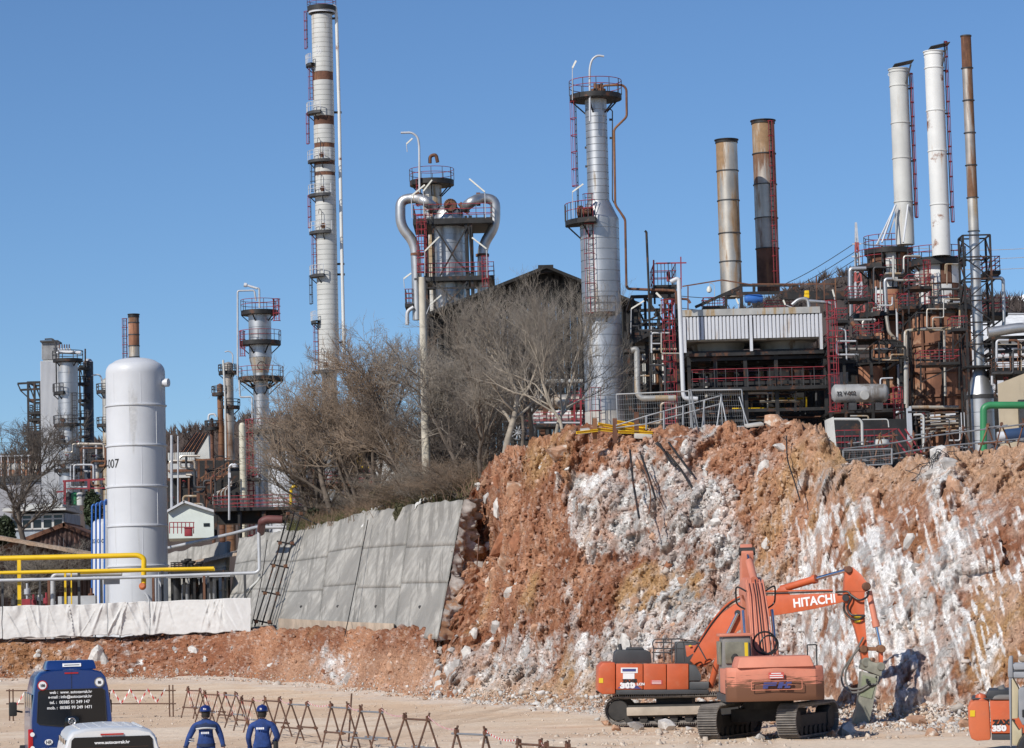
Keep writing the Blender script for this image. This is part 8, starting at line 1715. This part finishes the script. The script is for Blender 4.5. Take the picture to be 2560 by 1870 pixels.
def edge_excavator():
 f = .1634
 def Q(x, y, dd=0): return P(2350 + x * f, 1600 + y * f, 71 + dd)
 g = Q(700, 1600); g.z = 0; root = thing('excavator', 'orange excavator with 350 lettering, cut off at the right edge behind the truck', 'excavator', g, 'excavators at the rock face'); W0, W1 = -1.45, 1.45
 def slab(name, pts, d0, d1, mt, bevel=.05): return part(MB().prism([Q(x, y, d0) for x, y in pts], V3(((d1 - d0) * .168, d1 - d0, 0))), name, mt, root, bevel=bevel)
 slab('counterweight', [(425, 1030), (470, 945), (540, 925), (748, 930), (780, 1532), (560, 1545), (475, 1515), (440, 1380)], W0, W1, m_oldor, .07); slab('side_panel', [(762, 930), (2300, 928), (2300, 1432), (785, 1430)], W0, W0 + .5, m_orange, .04); slab('deck_frame', [(790, 1440), (2300, 1440), (2300, 1530), (792, 1532)], W0 + .02, W1, m_body_dk, .02); slab('machine_core', [(780, 940), (2300, 940), (2300, 1440), (790, 1436)], W0 + .52, W1, m_body_dk, .02)
 slab('engine_hood', [(690, 915), (745, 765), (1090, 760), (1100, 915)], W0 + .4, W1 - .4, m_body_dk, .05); slab('hood_rim', [(480, 915), (485, 885), (800, 885), (830, 915)], W0 + .3, W1 - .3, m_body_dk, .03); slab('rounded_cover', [(795, 915), (830, 860), (900, 840), (1200, 840), (1200, 918)], W0 + .1, W0 + .5, m_cab, .05); part(MB().tube([Q(985, 850, -.6), Q(960, 780, -.6), Q(925, 700, -.6)], .09, 10), 'exhaust_pipe', m_cab, root)
 part(MB().lathe(Q(628, 915, -1.0), [(0, -.1), (.16, -.1), (.16, .02), (.12, .13), (0, .17)], 16), 'lifting_eye', m_orange, root)
 txt(root, 'ZAXIS', Q(815, 1300, W0 - .01), .17, m_letter_b, 'lettering', bold=.012, sx=1.15); txt(root, '350', Q(800, 1392, W0 - .01), .19, m_letter, 'lettering', bold=.014, sx=1.2); part(MB().prism([Q(x, y, W0 - .012) for x, y in ((460, 1172), (534, 1172), (536, 1076), (462, 1076))], (0, .01, 0)), 'yellow_label', m_yel, root)
 cc = Q(2700, 1600); off = V3((cc.x, cc.y, 0)) - ORI[root.name]; Rm = Matrix.Rotation(rad(-92), 4, 'Z')
 for sx in (-1.2, 1.2):
  before = set(root.children); track(root, sx, 4.6, .6, .92, 48)
  for o in set(root.children) - before: o.matrix_basis = Matrix.Translation(off) @ Rm @ o.matrix_basis
 o = part(MB().b2((-1.0, -.7, .4), (1.0, .7, 1.0)), 'car_body', m_tdark, root, **LO); o.matrix_basis = Matrix.Translation(off) @ Rm
 pr = [(2000, 900), (2200, 500), (2600, 200), (3600, 300), (3600, 420), (2700, 380), (2400, 620), (2250, 920)]; slab('boom', pr, -.3, .3, m_orange)
m_oldor = mat('worn orange casting', (.56, .14, .055), .6, 0, .1, 1.2, dirt=((.22, .17, .14), .55))
edge_excavator()

def tipper():
 """rear corner of a tipper truck reaching in from the right"""
 f = .1634
 def Q(x, y, dd=0): return P(2350 + x * f, 1600 + y * f, 60 + dd)
 g = Q(1300, 1652); g.z = 0; root = thing('tipper_truck', 'dusty grey and beige tipper truck whose rear corner shows at the right edge', 'truck', g); m_tg = mat('dusty tipper grey', (.27, .28, .30), .6, .1, .12, 1.5, dirt=((.42, .38, .33), .4)); m_tb = mat('beige truck paint', (.50, .43, .28), .55, 0, .08, 1.2, dirt=((.40, .35, .28), .3))
 HD = V3((.215, 1, 0))
 def slab(name, pts, d0, d1, mt, bevel=.03): return part(MB().prism([Q(x, y, d0) for x, y in pts], HD * (d1 - d0)), name, mt, root, bevel=bevel)
 slab('body_post', [(1042, 320), (1060, 240), (1110, 240), (1118, 580), (1040, 580)], 0, .25, m_tg); slab('body_board', [(1118, 345), (3200, 335), (3200, 470), (1120, 480)], .06, .2, m_tg); slab('body_rib', [(1112, 365), (3200, 355), (3200, 440), (1128, 455)], -.02, .06, m_tg, .02); slab('body_rib', [(1120, 485), (3200, 475), (3200, 575), (1122, 580)], .0, .2, m_tg, .03); slab('body_rear', [(1200, 250), (3200, 240), (3200, 330), (1210, 335)], .3, 5.5, mat('earth load', (.40, .30, .22), .95), .04)
 slab('body_floor', [(1060, 480), (3200, 470), (3200, 585), (1060, 590)], .25, 6.0, m_tg, .03)
 slab('frame_post', [(1050, 585), (1092, 585), (1095, 1640), (1075, 1640)], 0, .2, m_tg, .02); slab('side_cover', [(1098, 600), (1120, 598), (1200, 740), (1190, 1200), (1098, 1205)], .02, .6, m_tb, .03); slab('side_cover', [(1098, 1215), (1210, 1390), (1250, 1340), (1260, 1630), (1100, 1600)], .02, .5, m_tb, .03)
 slab('mudguard', [(1195, 760), (1230, 722), (1400, 715), (1400, 1330), (1260, 1300), (1200, 1180)], .0, .7, m_tg, .06)
 c = Q(1560, 1430, -.1); c.z = .55; part(MB().lathe(c, [(.0, -.18), (.3, -.18), (.5, -.16), (.55, -.1), (.55, .1), (.5, .17), (.3, .18), (0, .18)], 28, axis=(0, 1, 0)), 'wheel', m_hose, root); c2 = c + HD * 2.2; part(MB().lathe(c2, [(.0, -.18), (.3, -.18), (.5, -.16), (.55, -.1), (.55, .1), (.5, .17), (.3, .18), (0, .18)], 28, axis=(0, 1, 0)), 'wheel', m_hose, root)
 part(MB().b2((c.x + .8, c.y, .5), (c.x + 3.2, c.y + 5, .95)), 'chassis', m_body_dk, root); slab('tail_lamp', [(1255, 1070), (1300, 1060), (1300, 1180), (1258, 1180)], -.03, 0, m_hose, .01)
tipper()
# == vans
m_vblue = mat('metallic blue paint', (.012, .045, .19), .28, .35, .05, .8, dirt=((.10, .10, .14), .12), coat=.6); m_vwhite = mat('van white paint', (.68, .68, .67), .35, 0, .03, .8, dirt=((.5, .46, .4), .15), coat=.3)
m_tyre = mat('tyre rubber', (.02, .02, .02), .8, 0, .2, 3); m_lampred = mat('tail lamp red', (.40, .012, .012), .15, 0, .1, 3); m_vglass = mat('tinted glass', (.008, .009, .011), .05, 0, .05, 1)
def van_body(sec, rings):
 """lofted body: sec = half outline (x, z) from sill to roof centre; rings = (y, width scale, height scale, z shift)"""
 half = sec; full = [(-x, z) for x, z in half] + [(x, z) for x, z in reversed(half)]; n = len(full); mb = MB(); v = []
 z0 = sec[0][1]
 for (y, sx, sz) in rings: v += [(x * sx, y, z0 + (z - z0) * sz) for x, z in full]
 fs = [tuple(range(n))] + [tuple((len(rings) - 1) * n + i for i in range(n - 1, -1, -1))]
 for r_ in range(len(rings) - 1):
  for i in range(n): fs.append((r_ * n + i, (r_ + 1) * n + i, (r_ + 1) * n + (i + 1) % n, r_ * n + (i + 1) % n))
 return mb.add(v, fs)
def blue_van():
 D = 70.5; c = P(181, 1900, D); yaw = rad(12.5); root = thing('blue_van', 'dark blue high roofed van seen from behind, company lettering on its rear window', 'van', (c.x, c.y, 0), rz=yaw)
 sec = [(.93, .32), (.985, .55), (1.0, 1.0), (1.0, 1.45), (.965, 1.85), (.91, 2.25), (.85, 2.5), (.74, 2.63), (.5, 2.70), (.0, 2.73)]
 rings = [(0, .985, .985), (.05, 1, 1), (1.2, 1, 1.005), (3.6, 1, 1.0), (4.2, .99, .97), (4.9, .96, .72), (5.3, .94, .50), (5.85, .86, .42), (5.95, .80, .38)]
 bd = part(van_body(sec, rings), 'body', m_vblue, root, **LO, ang=50, bevel=.03)
 y = -.012
 gl = [(-.86, 1.42), (-.80, 1.36), (-.3, 1.30), (.3, 1.30), (.80, 1.36), (.86, 1.42), (.82, 2.16), (.76, 2.21), (-.76, 2.21), (-.82, 2.16)]
 rw = part(MB().prism([(x, y, z) for x, z in gl], (0, .03, 0)), 'rear_window', m_vglass, root, **LO); part(MB().tube([(x, y - .004, z) for x, z in gl], .012, 5, closed=True), 'window_seal', m_tyre, rw, **LO)
 part(MB().b2((-.004, y, 2.22), (.004, .02, 2.66)), 'door_gap', m_tyre, bd, **LO); part(MB().b2((-.17, -.02, 2.60), (.17, .0, 2.635)), 'brake_lamp', m_lampred, root, **LO)
 ac = part(MB().hexa([(-.64, .1, 2.70), (.64, .1, 2.70), (.66, 1.6, 2.70), (-.66, 1.6, 2.70), (-.58, .22, 2.93), (.58, .22, 2.93), (.58, 1.5, 2.93), (-.58, 1.5, 2.93)]), 'roof_unit', m_vblue, root, **LO, bevel=.05); o_ = part(MB().box((.02, .135, 2.815), (.46, .012, .09), mat=Matrix.Rotation(-.48, 3, 'X')), 'roof_plate', m_letter, ac, **LO)
 part(MB().box((.02, .127, 2.816), (.38, .008, .022), mat=Matrix.Rotation(-.48, 3, 'X')), 'plate_line', m_body_dk, ac, **LO)
 # lettering on the glass
 for s_, x, z, sz in (('web :  www. autocavrak.hr', -.02, 2.115, .098), ('e-mail : info@autocavrak.hr', -.04, 2.0, .098), ('tel. :  00385 51 249 147', -.05, 1.865, .105), ('mob. :  00385 99 249 1471', -.05, 1.73, .105)):
  txt(root, s_, (x, y - .012, z), sz, m_letter, 'lettering', **LO, align='CENTER', bold=.002, thick=.002, sx=.98).parent = rw
 for s_, x, z in (('100', -.72, 2.33), ('80', .69, 2.37)):
  st = part(MB().lathe((x, -.03, z), [(0, 0), (.125, 0), (.125, .012), (0, .012)], 28, axis=(0, 1, 0)), 'speed_sticker', m_lampred if s_ == '100' else m_cab, root, **LO); part(MB().lathe((x, -.037, z), [(0, 0), (.098, 0), (.098, .012), (0, .012)], 28, axis=(0, 1, 0)), 'sticker_disc', m_letter, st, **LO); txt(root, s_, (x, -.045, z - .037), .10, m_letter_b, 'lettering', **LO, align='CENTER', bold=.003, thick=.002, sx=.8).parent = st
 ov = part(MB().lathe((0, 0, 0), [(0, 0), (.10, 0), (.10, .012), (0, .012)], 28, axis=(0, 1, 0)), 'country_oval', m_letter, root, **LO); ov.location = (-.58, -.03, .92); ov.scale = (1, 1, .72); txt(root, 'HR', (-.58, -.038, .875), .13, m_letter_b, 'lettering', **LO, align='CENTER', thick=.002, sx=.85)
 txt(root, 'CRAFTER', (-.78, -.025, .72), .085, m_galv, 'lettering', **LO, bold=.003, thick=.004, sx=1.2)
 bdg = part(MB().ring((0, -.045, 1.42), .085, .012, 24, 6, axis=(0, 1, 0)), 'badge_ring', m_chrome, root, **LO)
 part(MB().prism([(-.2, -.03, 1.24), (.2, -.03, 1.24), (.17, -.03, 1.50), (.1, -.03, 1.55), (-.1, -.03, 1.55), (-.17, -.03, 1.50)], (0, .04, 0)), 'badge_pad', m_vglass, root, **LO, bevel=.01)
 for seg in (((-.05, 1.47), (0, 1.435)), ((.05, 1.47), (0, 1.435)), ((-.065, 1.44), (-.03, 1.365)), ((-.03, 1.365), (0, 1.42)), ((0, 1.42), (.03, 1.365)), ((.03, 1.365), (.065, 1.44))): part(MB().beam((seg[0][0], -.047, seg[0][1]), (seg[1][0], -.047, seg[1][1]), .014), 'badge_stroke', m_chrome, bdg, **LO)
 for sx in (-1, 1):
  tl = part(MB().b2((sx * .985 - .1, -.03, .55), (sx * .985 + .02, .12, 1.25)), 'tail_lamp', m_lampred, root, **LO, bevel=.02)
  for z in (.78, 1.12): part(MB().lathe((sx * .96 - .02, -.045, z), [(0, 0), (.055, 0), (.055, .03), (0, .03)], 16, axis=(0, 1, 0)), 'lamp_lens', m_letter, tl, **LO)
  part(MB().tube([(sx * 1.0, 5.0, 1.55), (sx * 1.25, 4.95, 1.6)], .03, 6), 'mirror_arm', m_tyre, root, **LO); part(MB().b2((sx * 1.15, 4.85, 1.45), (sx * 1.36, 5.0, 1.82)), 'wing_mirror', m_tyre, root, **LO, bevel=.04)
  for j in range(4): part(MB().b2((sx * .955 - .02, .35 + j * 1.1, 1.42), (sx * .955 + .03, 1.35 + j * 1.1, 2.1)), 'side_window', m_vglass, root, **LO, bevel=.02)
  for yy in (1.2, 4.9): part(MB().lathe((sx * .98 - .12, yy, .34), [(0, 0), (.22, 0), (.34, .02), (.34, .22), (.22, .24), (0, .24)], 24, axis=(1, 0, 0)), 'wheel', m_tyre, root, **LO)
 part(MB().b2((-.98, -.1, .34), (.98, .1, .56)), 'bumper', m_tyre, root, **LO, bevel=.05); part(MB().b2((-.26, -.035, .78), (.26, -.02, .9)), 'number_plate', m_letter, root, **LO)
 for sx in (-.55, .55): part(MB().lathe((sx, -.02, 1.9), [(0, 0), (.012, 0), (.012, .01), (0, .01)], 8, axis=(0, 1, 0)), 'hinge', m_tyre, root, **LO)
blue_van()
def white_van():
 D = 54.5; c = P(282, 1990, D); yaw = rad(11.5); root = thing('white_van', 'white van with a dark rear window in front of the blue van', 'van', (c.x, c.y, 0), rz=yaw); root.scale = (1, 1, .93)
 sec = [(.90, .30), (.95, .5), (.965, .9), (.955, 1.2), (.90, 1.5), (.83, 1.74), (.74, 1.84), (.5, 1.90), (0, 1.925)]
 rings = [(0, .975, .96), (.06, 1, .985), (.35, 1, 1), (3.4, 1, 1.0), (3.75, .98, .95), (4.4, .95, .55), (4.8, .93, .50), (5.1, .85, .42)]
 part(van_body(sec, rings), 'body', m_vwhite, root, **LO, ang=50, bevel=.03)
 gl = [(-.83, 1.0), (.83, 1.0), (.775, 1.66), (.72, 1.72), (-.72, 1.72), (-.775, 1.66)]; rw = part(MB().prism([(x, -.016, z) for x, z in gl], (0, .03, 0)), 'rear_window', m_vglass, root, **LO)
 txt(root, 'www.autocavrak.hr', (0, -.024, 1.575), .085, m_letter, 'lettering', **LO, align='CENTER', bold=.003, thick=.002, sx=1.0).parent = rw
 for i in range(6): part(MB().b2((-.70, -.020, 1.2 + i * .06), (.70, -.017, 1.203 + i * .06)), 'heater_line', m_rust, rw, **LO)
 part(MB().b2((-.22, -.03, 1.755), (.22, .01, 1.785)), 'brake_lamp', m_lampred, root, **LO)
 for i in range(7): part(MB().b2((-.62 + i * .2, .5, 1.905 - abs(i - 3) * .009), (-.58 + i * .2, 3.2, 1.93 - abs(i - 3) * .009)), 'roof_rib', m_vwhite, root, **LO)
 for sx in (-1, 1):
  part(MB().b2((sx * .93 - .07, -.03, .75), (sx * .93 + .02, .12, 1.3)), 'tail_lamp', m_lampred, root, **LO, bevel=.02)
  for j in range(3): part(MB().hexa([(sx * .93 - .01, .3 + j * 1.1, 1.12), (sx * .93 + .035, .3 + j * 1.1, 1.12), (sx * .93 + .035, 1.3 + j * 1.1, 1.12), (sx * .93 - .01, 1.3 + j * 1.1, 1.12), (sx * .83, .34 + j * 1.1, 1.66), (sx * .85 + sx * .03, .34 + j * 1.1, 1.66), (sx * .85 + sx * .03, 1.26 + j * 1.1, 1.66), (sx * .83, 1.26 + j * 1.1, 1.66)]), 'side_window', m_vglass, root, **LO)
  for yy in (1.0, 4.0): part(MB().lathe((sx * .93 - .12, yy, .33), [(0, 0), (.22, 0), (.33, .02), (.33, .22), (.22, .24), (0, .24)], 24, axis=(1, 0, 0)), 'wheel', m_tyre, root, **LO)
  part(MB().b2((sx * 1.0, 3.7, 1.05), (sx * 1.2, 3.85, 1.3)), 'wing_mirror', m_tyre, root, **LO, bevel=.03)
 part(MB().b2((-.95, -.1, .32), (.95, .1, .58)), 'bumper', m_tyre, root, **LO, bevel=.05); part(MB().b2((-.26, -.035, .8), (.26, -.02, .92)), 'number_plate', m_letter, root, **LO)
white_van()
# == two workers
m_navy = mat('navy work cloth', (.018, .030, .075), .85, 0, .2, 6, bump=.3, bscale=14); m_royal = mat('blue work cloth', (.015, .045, .175), .85, 0, .25, 6, bump=.3, bscale=14); m_helm = mat('blue helmet', (.010, .022, .13), .3, 0, .05, 2, coat=.4); m_skin = mat('skin', (.50, .30, .22), .6, 0, .08, 6); m_hair = mat('dark hair', (.02, .016, .013), .8); m_refl = mat('reflective tape', (.62, .62, .60), .4, .2, .05, 3); m_mask = mat('face mask', (.50, .62, .70), .8)
def skin_mesh(name, joints, bones, root_i=0, sub=2):
 me = bpy.data.meshes.new(name); me.from_pydata([j[:3] for j in joints], bones, []); o = bpy.data.objects.new(name, me); COL.objects.link(o); o.modifiers.new('skin', 'SKIN'); d = me.skin_vertices[0].data
 for i, j in enumerate(joints): d[i].radius = (j[3], j[4] if len(j) > 4 else j[3])
 d[root_i].use_root = True; s = o.modifiers.new('sub', 'SUBSURF'); s.levels = sub; s.render_levels = sub
 dg = bpy.context.evaluated_depsgraph_get(); out = bpy.data.meshes.new_from_object(o.evaluated_get(dg)); bpy.data.objects.remove(o); out.polygons.foreach_set('use_smooth', np.ones(len(out.polygons), dtype=bool)); return out
def worker(label, px, D, hand, lean, arm_r, tint, mask=False, dark=False):
 """back turned to the yard camera, walking away (+y); feet on the ground"""
 c = P(px, 1980, D); root = thing('person', label, 'person', (c.x, c.y, 0), 'workers walking across the yard', rad(5 * lean)); root.scale = (1.14, 1.14, 1)
 st = .16 * lean
 # one continuous body in its work clothes
 J = [(0, 0, .98, .155, .115), (0, .01, 1.16, .16, .115), (0, .02, 1.36, .19, .125), (0, .03, 1.48, .15, .10), (0, .05, 1.57, .062, .062),
         (-.11, .0, .90, .105), (-.12, st + .03, .50, .075), (-.12, st * 2 - .02, .10, .055), (-.12, st * 2 + .14, .05, .048), (.11, 0, .90, .105), (.12, -st + .05, .50, .075), (.12, -st * 2 - .06, .10, .055), (.12, -st * 2 + .10, .05, .048),
         (-.215, .02, 1.43, .078), (-.31 - .03 * lean, .0, 1.16, .062), (-.34 - .07 * lean, .06 - .06 * lean, .94, .045), (.215, .02, 1.43, .078)] + arm_r
 B = [(0, 1), (1, 2), (2, 3), (3, 4), (0, 5), (5, 6), (6, 7), (7, 8), (0, 9), (9, 10), (10, 11), (11, 12), (3, 13), (13, 14), (14, 15), (3, 16), (16, 17), (17, 18)]
 body = link('body', skin_mesh('body', J, B), m_royal if not dark else m_royal, root)
 # head with ears, nose and cap of hair; helmet on top
 hz = 1.70; prof = [(0, -.125), (.045, -.12), (.062, -.09), (.074, -.04), (.080, .02), (.076, .07), (.055, .11), (0, .125)]
 hd = MB().lathe((0, .06, hz), prof, 20); hd.v = [(x, .06 + (y - .06) * 1.18, z) for x, y, z in hd.v]
 head = part(hd, 'head', m_skin, root, **LO, ang=180); part(MB().lathe((0, .155, hz - .01), [(0, -.03), (.014, -.02), (.012, .02), (0, .035)], 8), 'nose', m_skin, head, **LO)
 for sx in (-1, 1): part(MB().lathe((sx * .082, .055, hz - .01), [(0, -.012), (.032, -.008), (.030, .01), (0, .012)], 12, axis=(1, .3, 0)), 'ear', m_skin, head, **LO); part(MB().lathe((sx * .03, .145, hz + .02), [(0, 0), (.012, .002), (0, .006)], 8, axis=(0, 1, 0)), 'eye', m_hair, head, **LO)
 part(MB().b2((-.025, .148, hz - .065), (.025, .155, hz - .055)), 'mouth', mat('lips', (.35, .15, .12), .6), head, **LO)
 hr = MB().lathe((0, .045, hz - .005), [(.070, -.085), (.084, -.03), (.088, .03), (.08, .07)], 20, a0=math.pi * .98, a1=math.pi * 2.02); part(hr, 'hair', m_hair, head, **LO)
 if mask: part(MB().lathe((0, .075, hz - .05), [(.07, -.05), (.088, -.02), (.09, .03), (.085, .045)], 16, a0=-.15, a1=math.pi + .15), 'face_mask', m_mask, head, **LO)
 hp = [(.118, -.005), (.116, .02), (.108, .065), (.085, .105), (.05, .128), (0, .136)]; hm = MB().lathe((0, .06, hz + .055), hp, 24); hm.v = [(x, .06 + (y - .06) * 1.18, z) for x, y, z in hm.v]
 he = part(hm, 'helmet', m_helm, root, **LO, ang=180); pk = MB().lathe((0, .06, hz + .05), [(.112, 0), (.15, -.012), (.15, -.004), (.112, .01)], 20, a0=math.radians(20), a1=math.radians(160)); pk.v = [(x, .06 + (y - .06) * 1.25, z) for x, y, z in pk.v]; part(pk, 'helmet_peak', m_helm, he, **LO)
 part(MB().tube([(-.008, -.062, hz + .07), (-.005, .0, hz + .185), (0, .06, hz + .197), (0, .14, hz + .18)], .012, 6), 'helmet_ridge', m_helm, he, **LO); part(MB().box((.0, -.078, hz + .1), (.03, .012, .03), mat=Matrix.Rotation(.4, 3, 'X')), 'helmet_mark', m_letter, he, **LO); part(MB().ring((0, .06, hz + .035), .115, .008, 20, 5), 'helmet_band', m_hair, he, **LO)
 # collar, hem, belt
 part(MB().lathe((0, .045, 1.525), [(.088, -.02), (.082, .05), (.070, .05), (.076, -.02)], 20), 'collar', m_navy if dark else m_royal, root, **LO)
 jk = [(.185, .95), (.19, 1.0), (.188, 1.02)]; hem = MB().lathe((0, 0, 0), jk, 24); hem.v = [(x, y * .72, z) for x, y, z in hem.v]; part(hem, 'jacket_hem', m_navy if dark else m_royal, root, **LO)
 def onback(x, z): return (x, -.135 - .012 * math.cos(x * 6) + (.03 if z > 1.45 else 0) + abs(x) * .28, z)
 if dark:       # navy yoke and reflective strip across the shoulders
  mb = MB(); pts = []
  for i in range(9):
   for j in range(5): x = lerp(-.2, .2, i / 8); z = lerp(1.37, 1.50, j / 4); q = onback(x, z); pts.append((x, q[1] - .004 + max(0, j - 2) * .022, z))
  b = len(mb.v); mb.add(pts, [(i * 5 + j, (i + 1) * 5 + j, (i + 1) * 5 + j + 1, i * 5 + j + 1) for i in range(8) for j in range(4)]); part(mb, 'yoke', m_navy, root, **LO)
  part(MB().tube([(onback(x, 1.36)[0], onback(x, 1.36)[1] - .008, 1.345 + .03 * math.cos(x * 7)) for x in (-.19, -.12, -.05, .02, .09, .19)], .02, 5), 'reflective_strip', m_refl, root, **LO)
  for z in (1.08, 1.13): part(MB().ring((-.305, .02, z), .066, .012, 16, 5, axis=(.1, -.1, 1)), 'sleeve_band', m_refl, root, **LO)
 # white back print, too small to read
 for i, (x, w_) in enumerate(((-.075, .03), (-.035, .022), (-.008, .02), (.02, .022), (.05, .03))): q = onback(x, 1.27 if dark else 1.36); part(MB().box((x, q[1] - .012, 1.265 if dark else 1.37), (w_, .01, .045)), 'back_print', m_letter, root, **LO)
 # hands: palm, four fingers and a thumb
 for sx, wr in ((-1, J[15]), (1, J[18])):
  w = Vector(wr[:3]); d = (w - Vector(J[14 if sx < 0 else 17][:3])).normalized(); s_ = V3((0, 1, 0)); n_ = d.cross(s_).normalized(); HJ = [(*w, .030, .022), (*(w + d * .06), .040, .018), (*(w + d * .095), .040, .016)]; HB = [(0, 1), (1, 2)]
  for f_, (o_, ln) in enumerate(((-.033, .062), (-.011, .072), (.011, .068), (.033, .052))):
   b0 = w + d * .095 + s_ * o_; i0 = len(HJ); HJ += [(*(b0 + d * ln * .5 - n_ * .008 * sx), .009), (*(b0 + d * ln - n_ * .03 * sx), .008)]; HB += [(2, i0), (i0, i0 + 1)]
  b0 = w + d * .045 + s_ * .035; i0 = len(HJ); HJ += [(*(b0 + s_ * .02 + d * .025), .011), (*(b0 + s_ * .028 + d * .06), .009)]; HB += [(1, i0), (i0, i0 + 1)]
  link('hand', skin_mesh('hand', HJ, HB, 0, 1), m_skin, root)
  part(MB().lathe(w - d * .03, [(.05, 0), (.052, .04), (.045, .042)], 14, axis=d), 'cuff', m_navy if dark else m_royal, root, **LO)
 for sx, i in ((-1, 8), (1, 12)): q = Vector(J[i][:3]); part(MB().b2((q.x - .05, q.y - .22, 0), (q.x + .05, q.y + .06, .10)), 'boot', m_tyre, root, **LO, bevel=.03)
 return root
worker('worker in dark blue jacket with reflective strip and a face mask, seen from behind', 517, 64.5, None, 1, [(.30, .03, 1.17, .062), (.345, -.02, .95, .045)], 0, mask=True, dark=True)
W2 = worker('worker in plain bright blue overalls with a dark case at the hip, seen from behind', 658, 63.5, None, -1, [(.31, .0, 1.16, .066), (.20, .2, 1.04, .048)], 0)
part(MB().box((.26, .05, .93), (.07, .22, .28)), 'hip_case', m_tyre, W2, **LO, bevel=.02)
# == scaffold tube barriers and tape
m_tape_r = mat('red tape', (.50, .03, .03), .5, 0, .05, 1); m_tape_w = mat('white tape', (.72, .70, .68), .5, 0, .05, 1); m_tube = mat('rusty scaffold tube', (.12, .062, .04), .8, .1, .3, 3, dirt=((.26, .20, .16), .4))
def tape(a, b, sag, label, parent=None, w_=.08, seg=.22, twist=.5, seed=0):
 """striped barrier tape: red and white lengths alternate"""
 a, b = Vector(a), Vector(b); n = max(4, int((b - a).length / seg)); R_ = random.Random(seed); v = [];
 for i in range(n + 1):
  f = i / n; p = a.lerp(b, f) - V3((0, 0, sag * 4 * f * (1 - f))); t = twist * math.sin(i * .7 + seed); u = V3((0, math.sin(t), math.cos(t))) * w_ / 2; v += [p - u, p + u]
 loc = v[0].copy(); me = bpy.data.meshes.new('barrier_tape'); me.from_pydata([p - (loc if parent is None else ORI[parent.name]) for p in v], [], [(2 * i, 2 * i + 2, 2 * i + 3, 2 * i + 1) for i in range(n)]); me.materials.append(m_tape_r); me.materials.append(m_tape_w)
 me.polygons.foreach_set('material_index', [i % 2 for i in range(n)]); o = link('barrier_tape', me, None, parent)
 if parent is None: o.location = loc; o['label'] = label; o['category'] = 'tape'; o['group'] = 'striped tapes on the barriers'
 return o
TR = [(470, 1723, 116.5, 500, 1731, 115), (512, 1733, 110.5, 545, 1737, 109), (563, 1734, 104.5, 590, 1742, 103), (604, 1748, 99.5, 632, 1752, 98), (663, 1748, 94.5, 699, 1748, 93), (727, 1757, 89.5, 768, 1763, 88), (828, 1764, 84.5, 870, 1774, 83), (902, 1774, 79.5, 953, 1784, 78), (1012, 1792, 72.5, 1070, 1806, 71), (1141, 1829, 65.5, 1214, 1848, 64.3), (1297, 1858, 61.5, 1352, 1872, 60.6), (1366, 1871, 59.5, 1420, 1888, 58.8)]
TL = ['trestle hung with tape beside the long tube fence', 'trestle hung with tape, second from the long tube fence', 'trestle hung with tape, third from the long tube fence', 'trestle hung with tape just before the overalled worker', 'trestle right behind the shoulder of the overalled worker', 'trestle with a grey low bar right of the overalled worker', 'trestle with a tall spare pole rising from its top', 'trestle with grey upper bar left of the widest one', 'wide splayed trestle on the open sandy ground', 'widest low trestle with a long brown top bar', 'trestle cut off by the frame beyond the widest one', 'last trestle, only its tip in view']
APEX = []
for i, (xa, ya, Da, xb, yb, Db) in enumerate(TR):
 a, b = P(xa, ya, Da), P(xb, yb, Db); g = float(zyard(Da)); h = min(1.35, max(1.0, a.z - g)); a.z = b.z = g + h; t = tube_trestle([a, b], .34 + .05 * (i % 3), h, m_tube, 'tube_trestle', 'rusty tube ' + TL[i], 'rusty tube trestles across the yard', (0, .58), seed=20 + i, tube=.027); APEX += [a, b]
 if i == 6: part(MB().tube([a + V3((.5, 0, -1.1)), a + V3((.62, 0, .35))], .027, 7), 'spare_pole', m_tube, t)
 if i < 4:
  for j in range(6): tape(a.lerp(b, j / 6) - V3((0, .05, .05)), a.lerp(b, (j + 1.4) / 6.5) - V3((0, .1, .78)), -.02, '', t, .09, .16, .4, j + i * 7)
LB = ['hanging between the first and second taped trestles', 'hanging between the second and third taped trestles', 'hanging between the third and fourth taped trestles', 'running behind the overalled worker', 'running right from the overalled worker', 'running to the trestle with the spare pole', 'running on from the trestle with the spare pole', 'running to the wide splayed trestle', 'running from the wide splayed to the widest trestle', 'running past the widest trestle', 'running to the last trestle']
for i in range(11): tape(APEX[2 * i + 1] + V3((0, 0, .05)), APEX[2 * i + 2] + V3((0, 0, .05)), .10, 'thin red and white tape ' + LB[i], None, .045, .12, .8, i)
def tube_fence():
 D = 119.5; g = float(zyard(D)); t = thing('tube_fence', 'long rusty tube fence laced with zigzag red and white tape', 'fence', (P(230, 1780, D).x, D, g)); zt, zb = P(230, 1728, D).z, P(230, 1761, D).z
 for x in (24, 33, 130, 228, 424, 433): q = P(x, 1780, D); part(MB().tube([(q.x, D, g - .1), (q.x, D, zt + .18)], .03, 7), 'post', m_tube, t)
 for z in (zt, zb): part(MB().tube([(P(16, 1740, D).x, D - .05, z + .12), (P(440, 1740, D).x, D - .05, z - .06)], .028, 7), 'rail', m_tube, t)
 n = 18; xs = [P(40 + i * 22, 1740, D).x for i in range(n)]
 for i in range(n - 1): tape((xs[i], D - .09, (zt if i % 2 else zb) + .03), (xs[i + 1], D - .09, (zb if i % 2 else zt) + .03), .02, '', t, .10, .14, .3, i)
tube_fence()
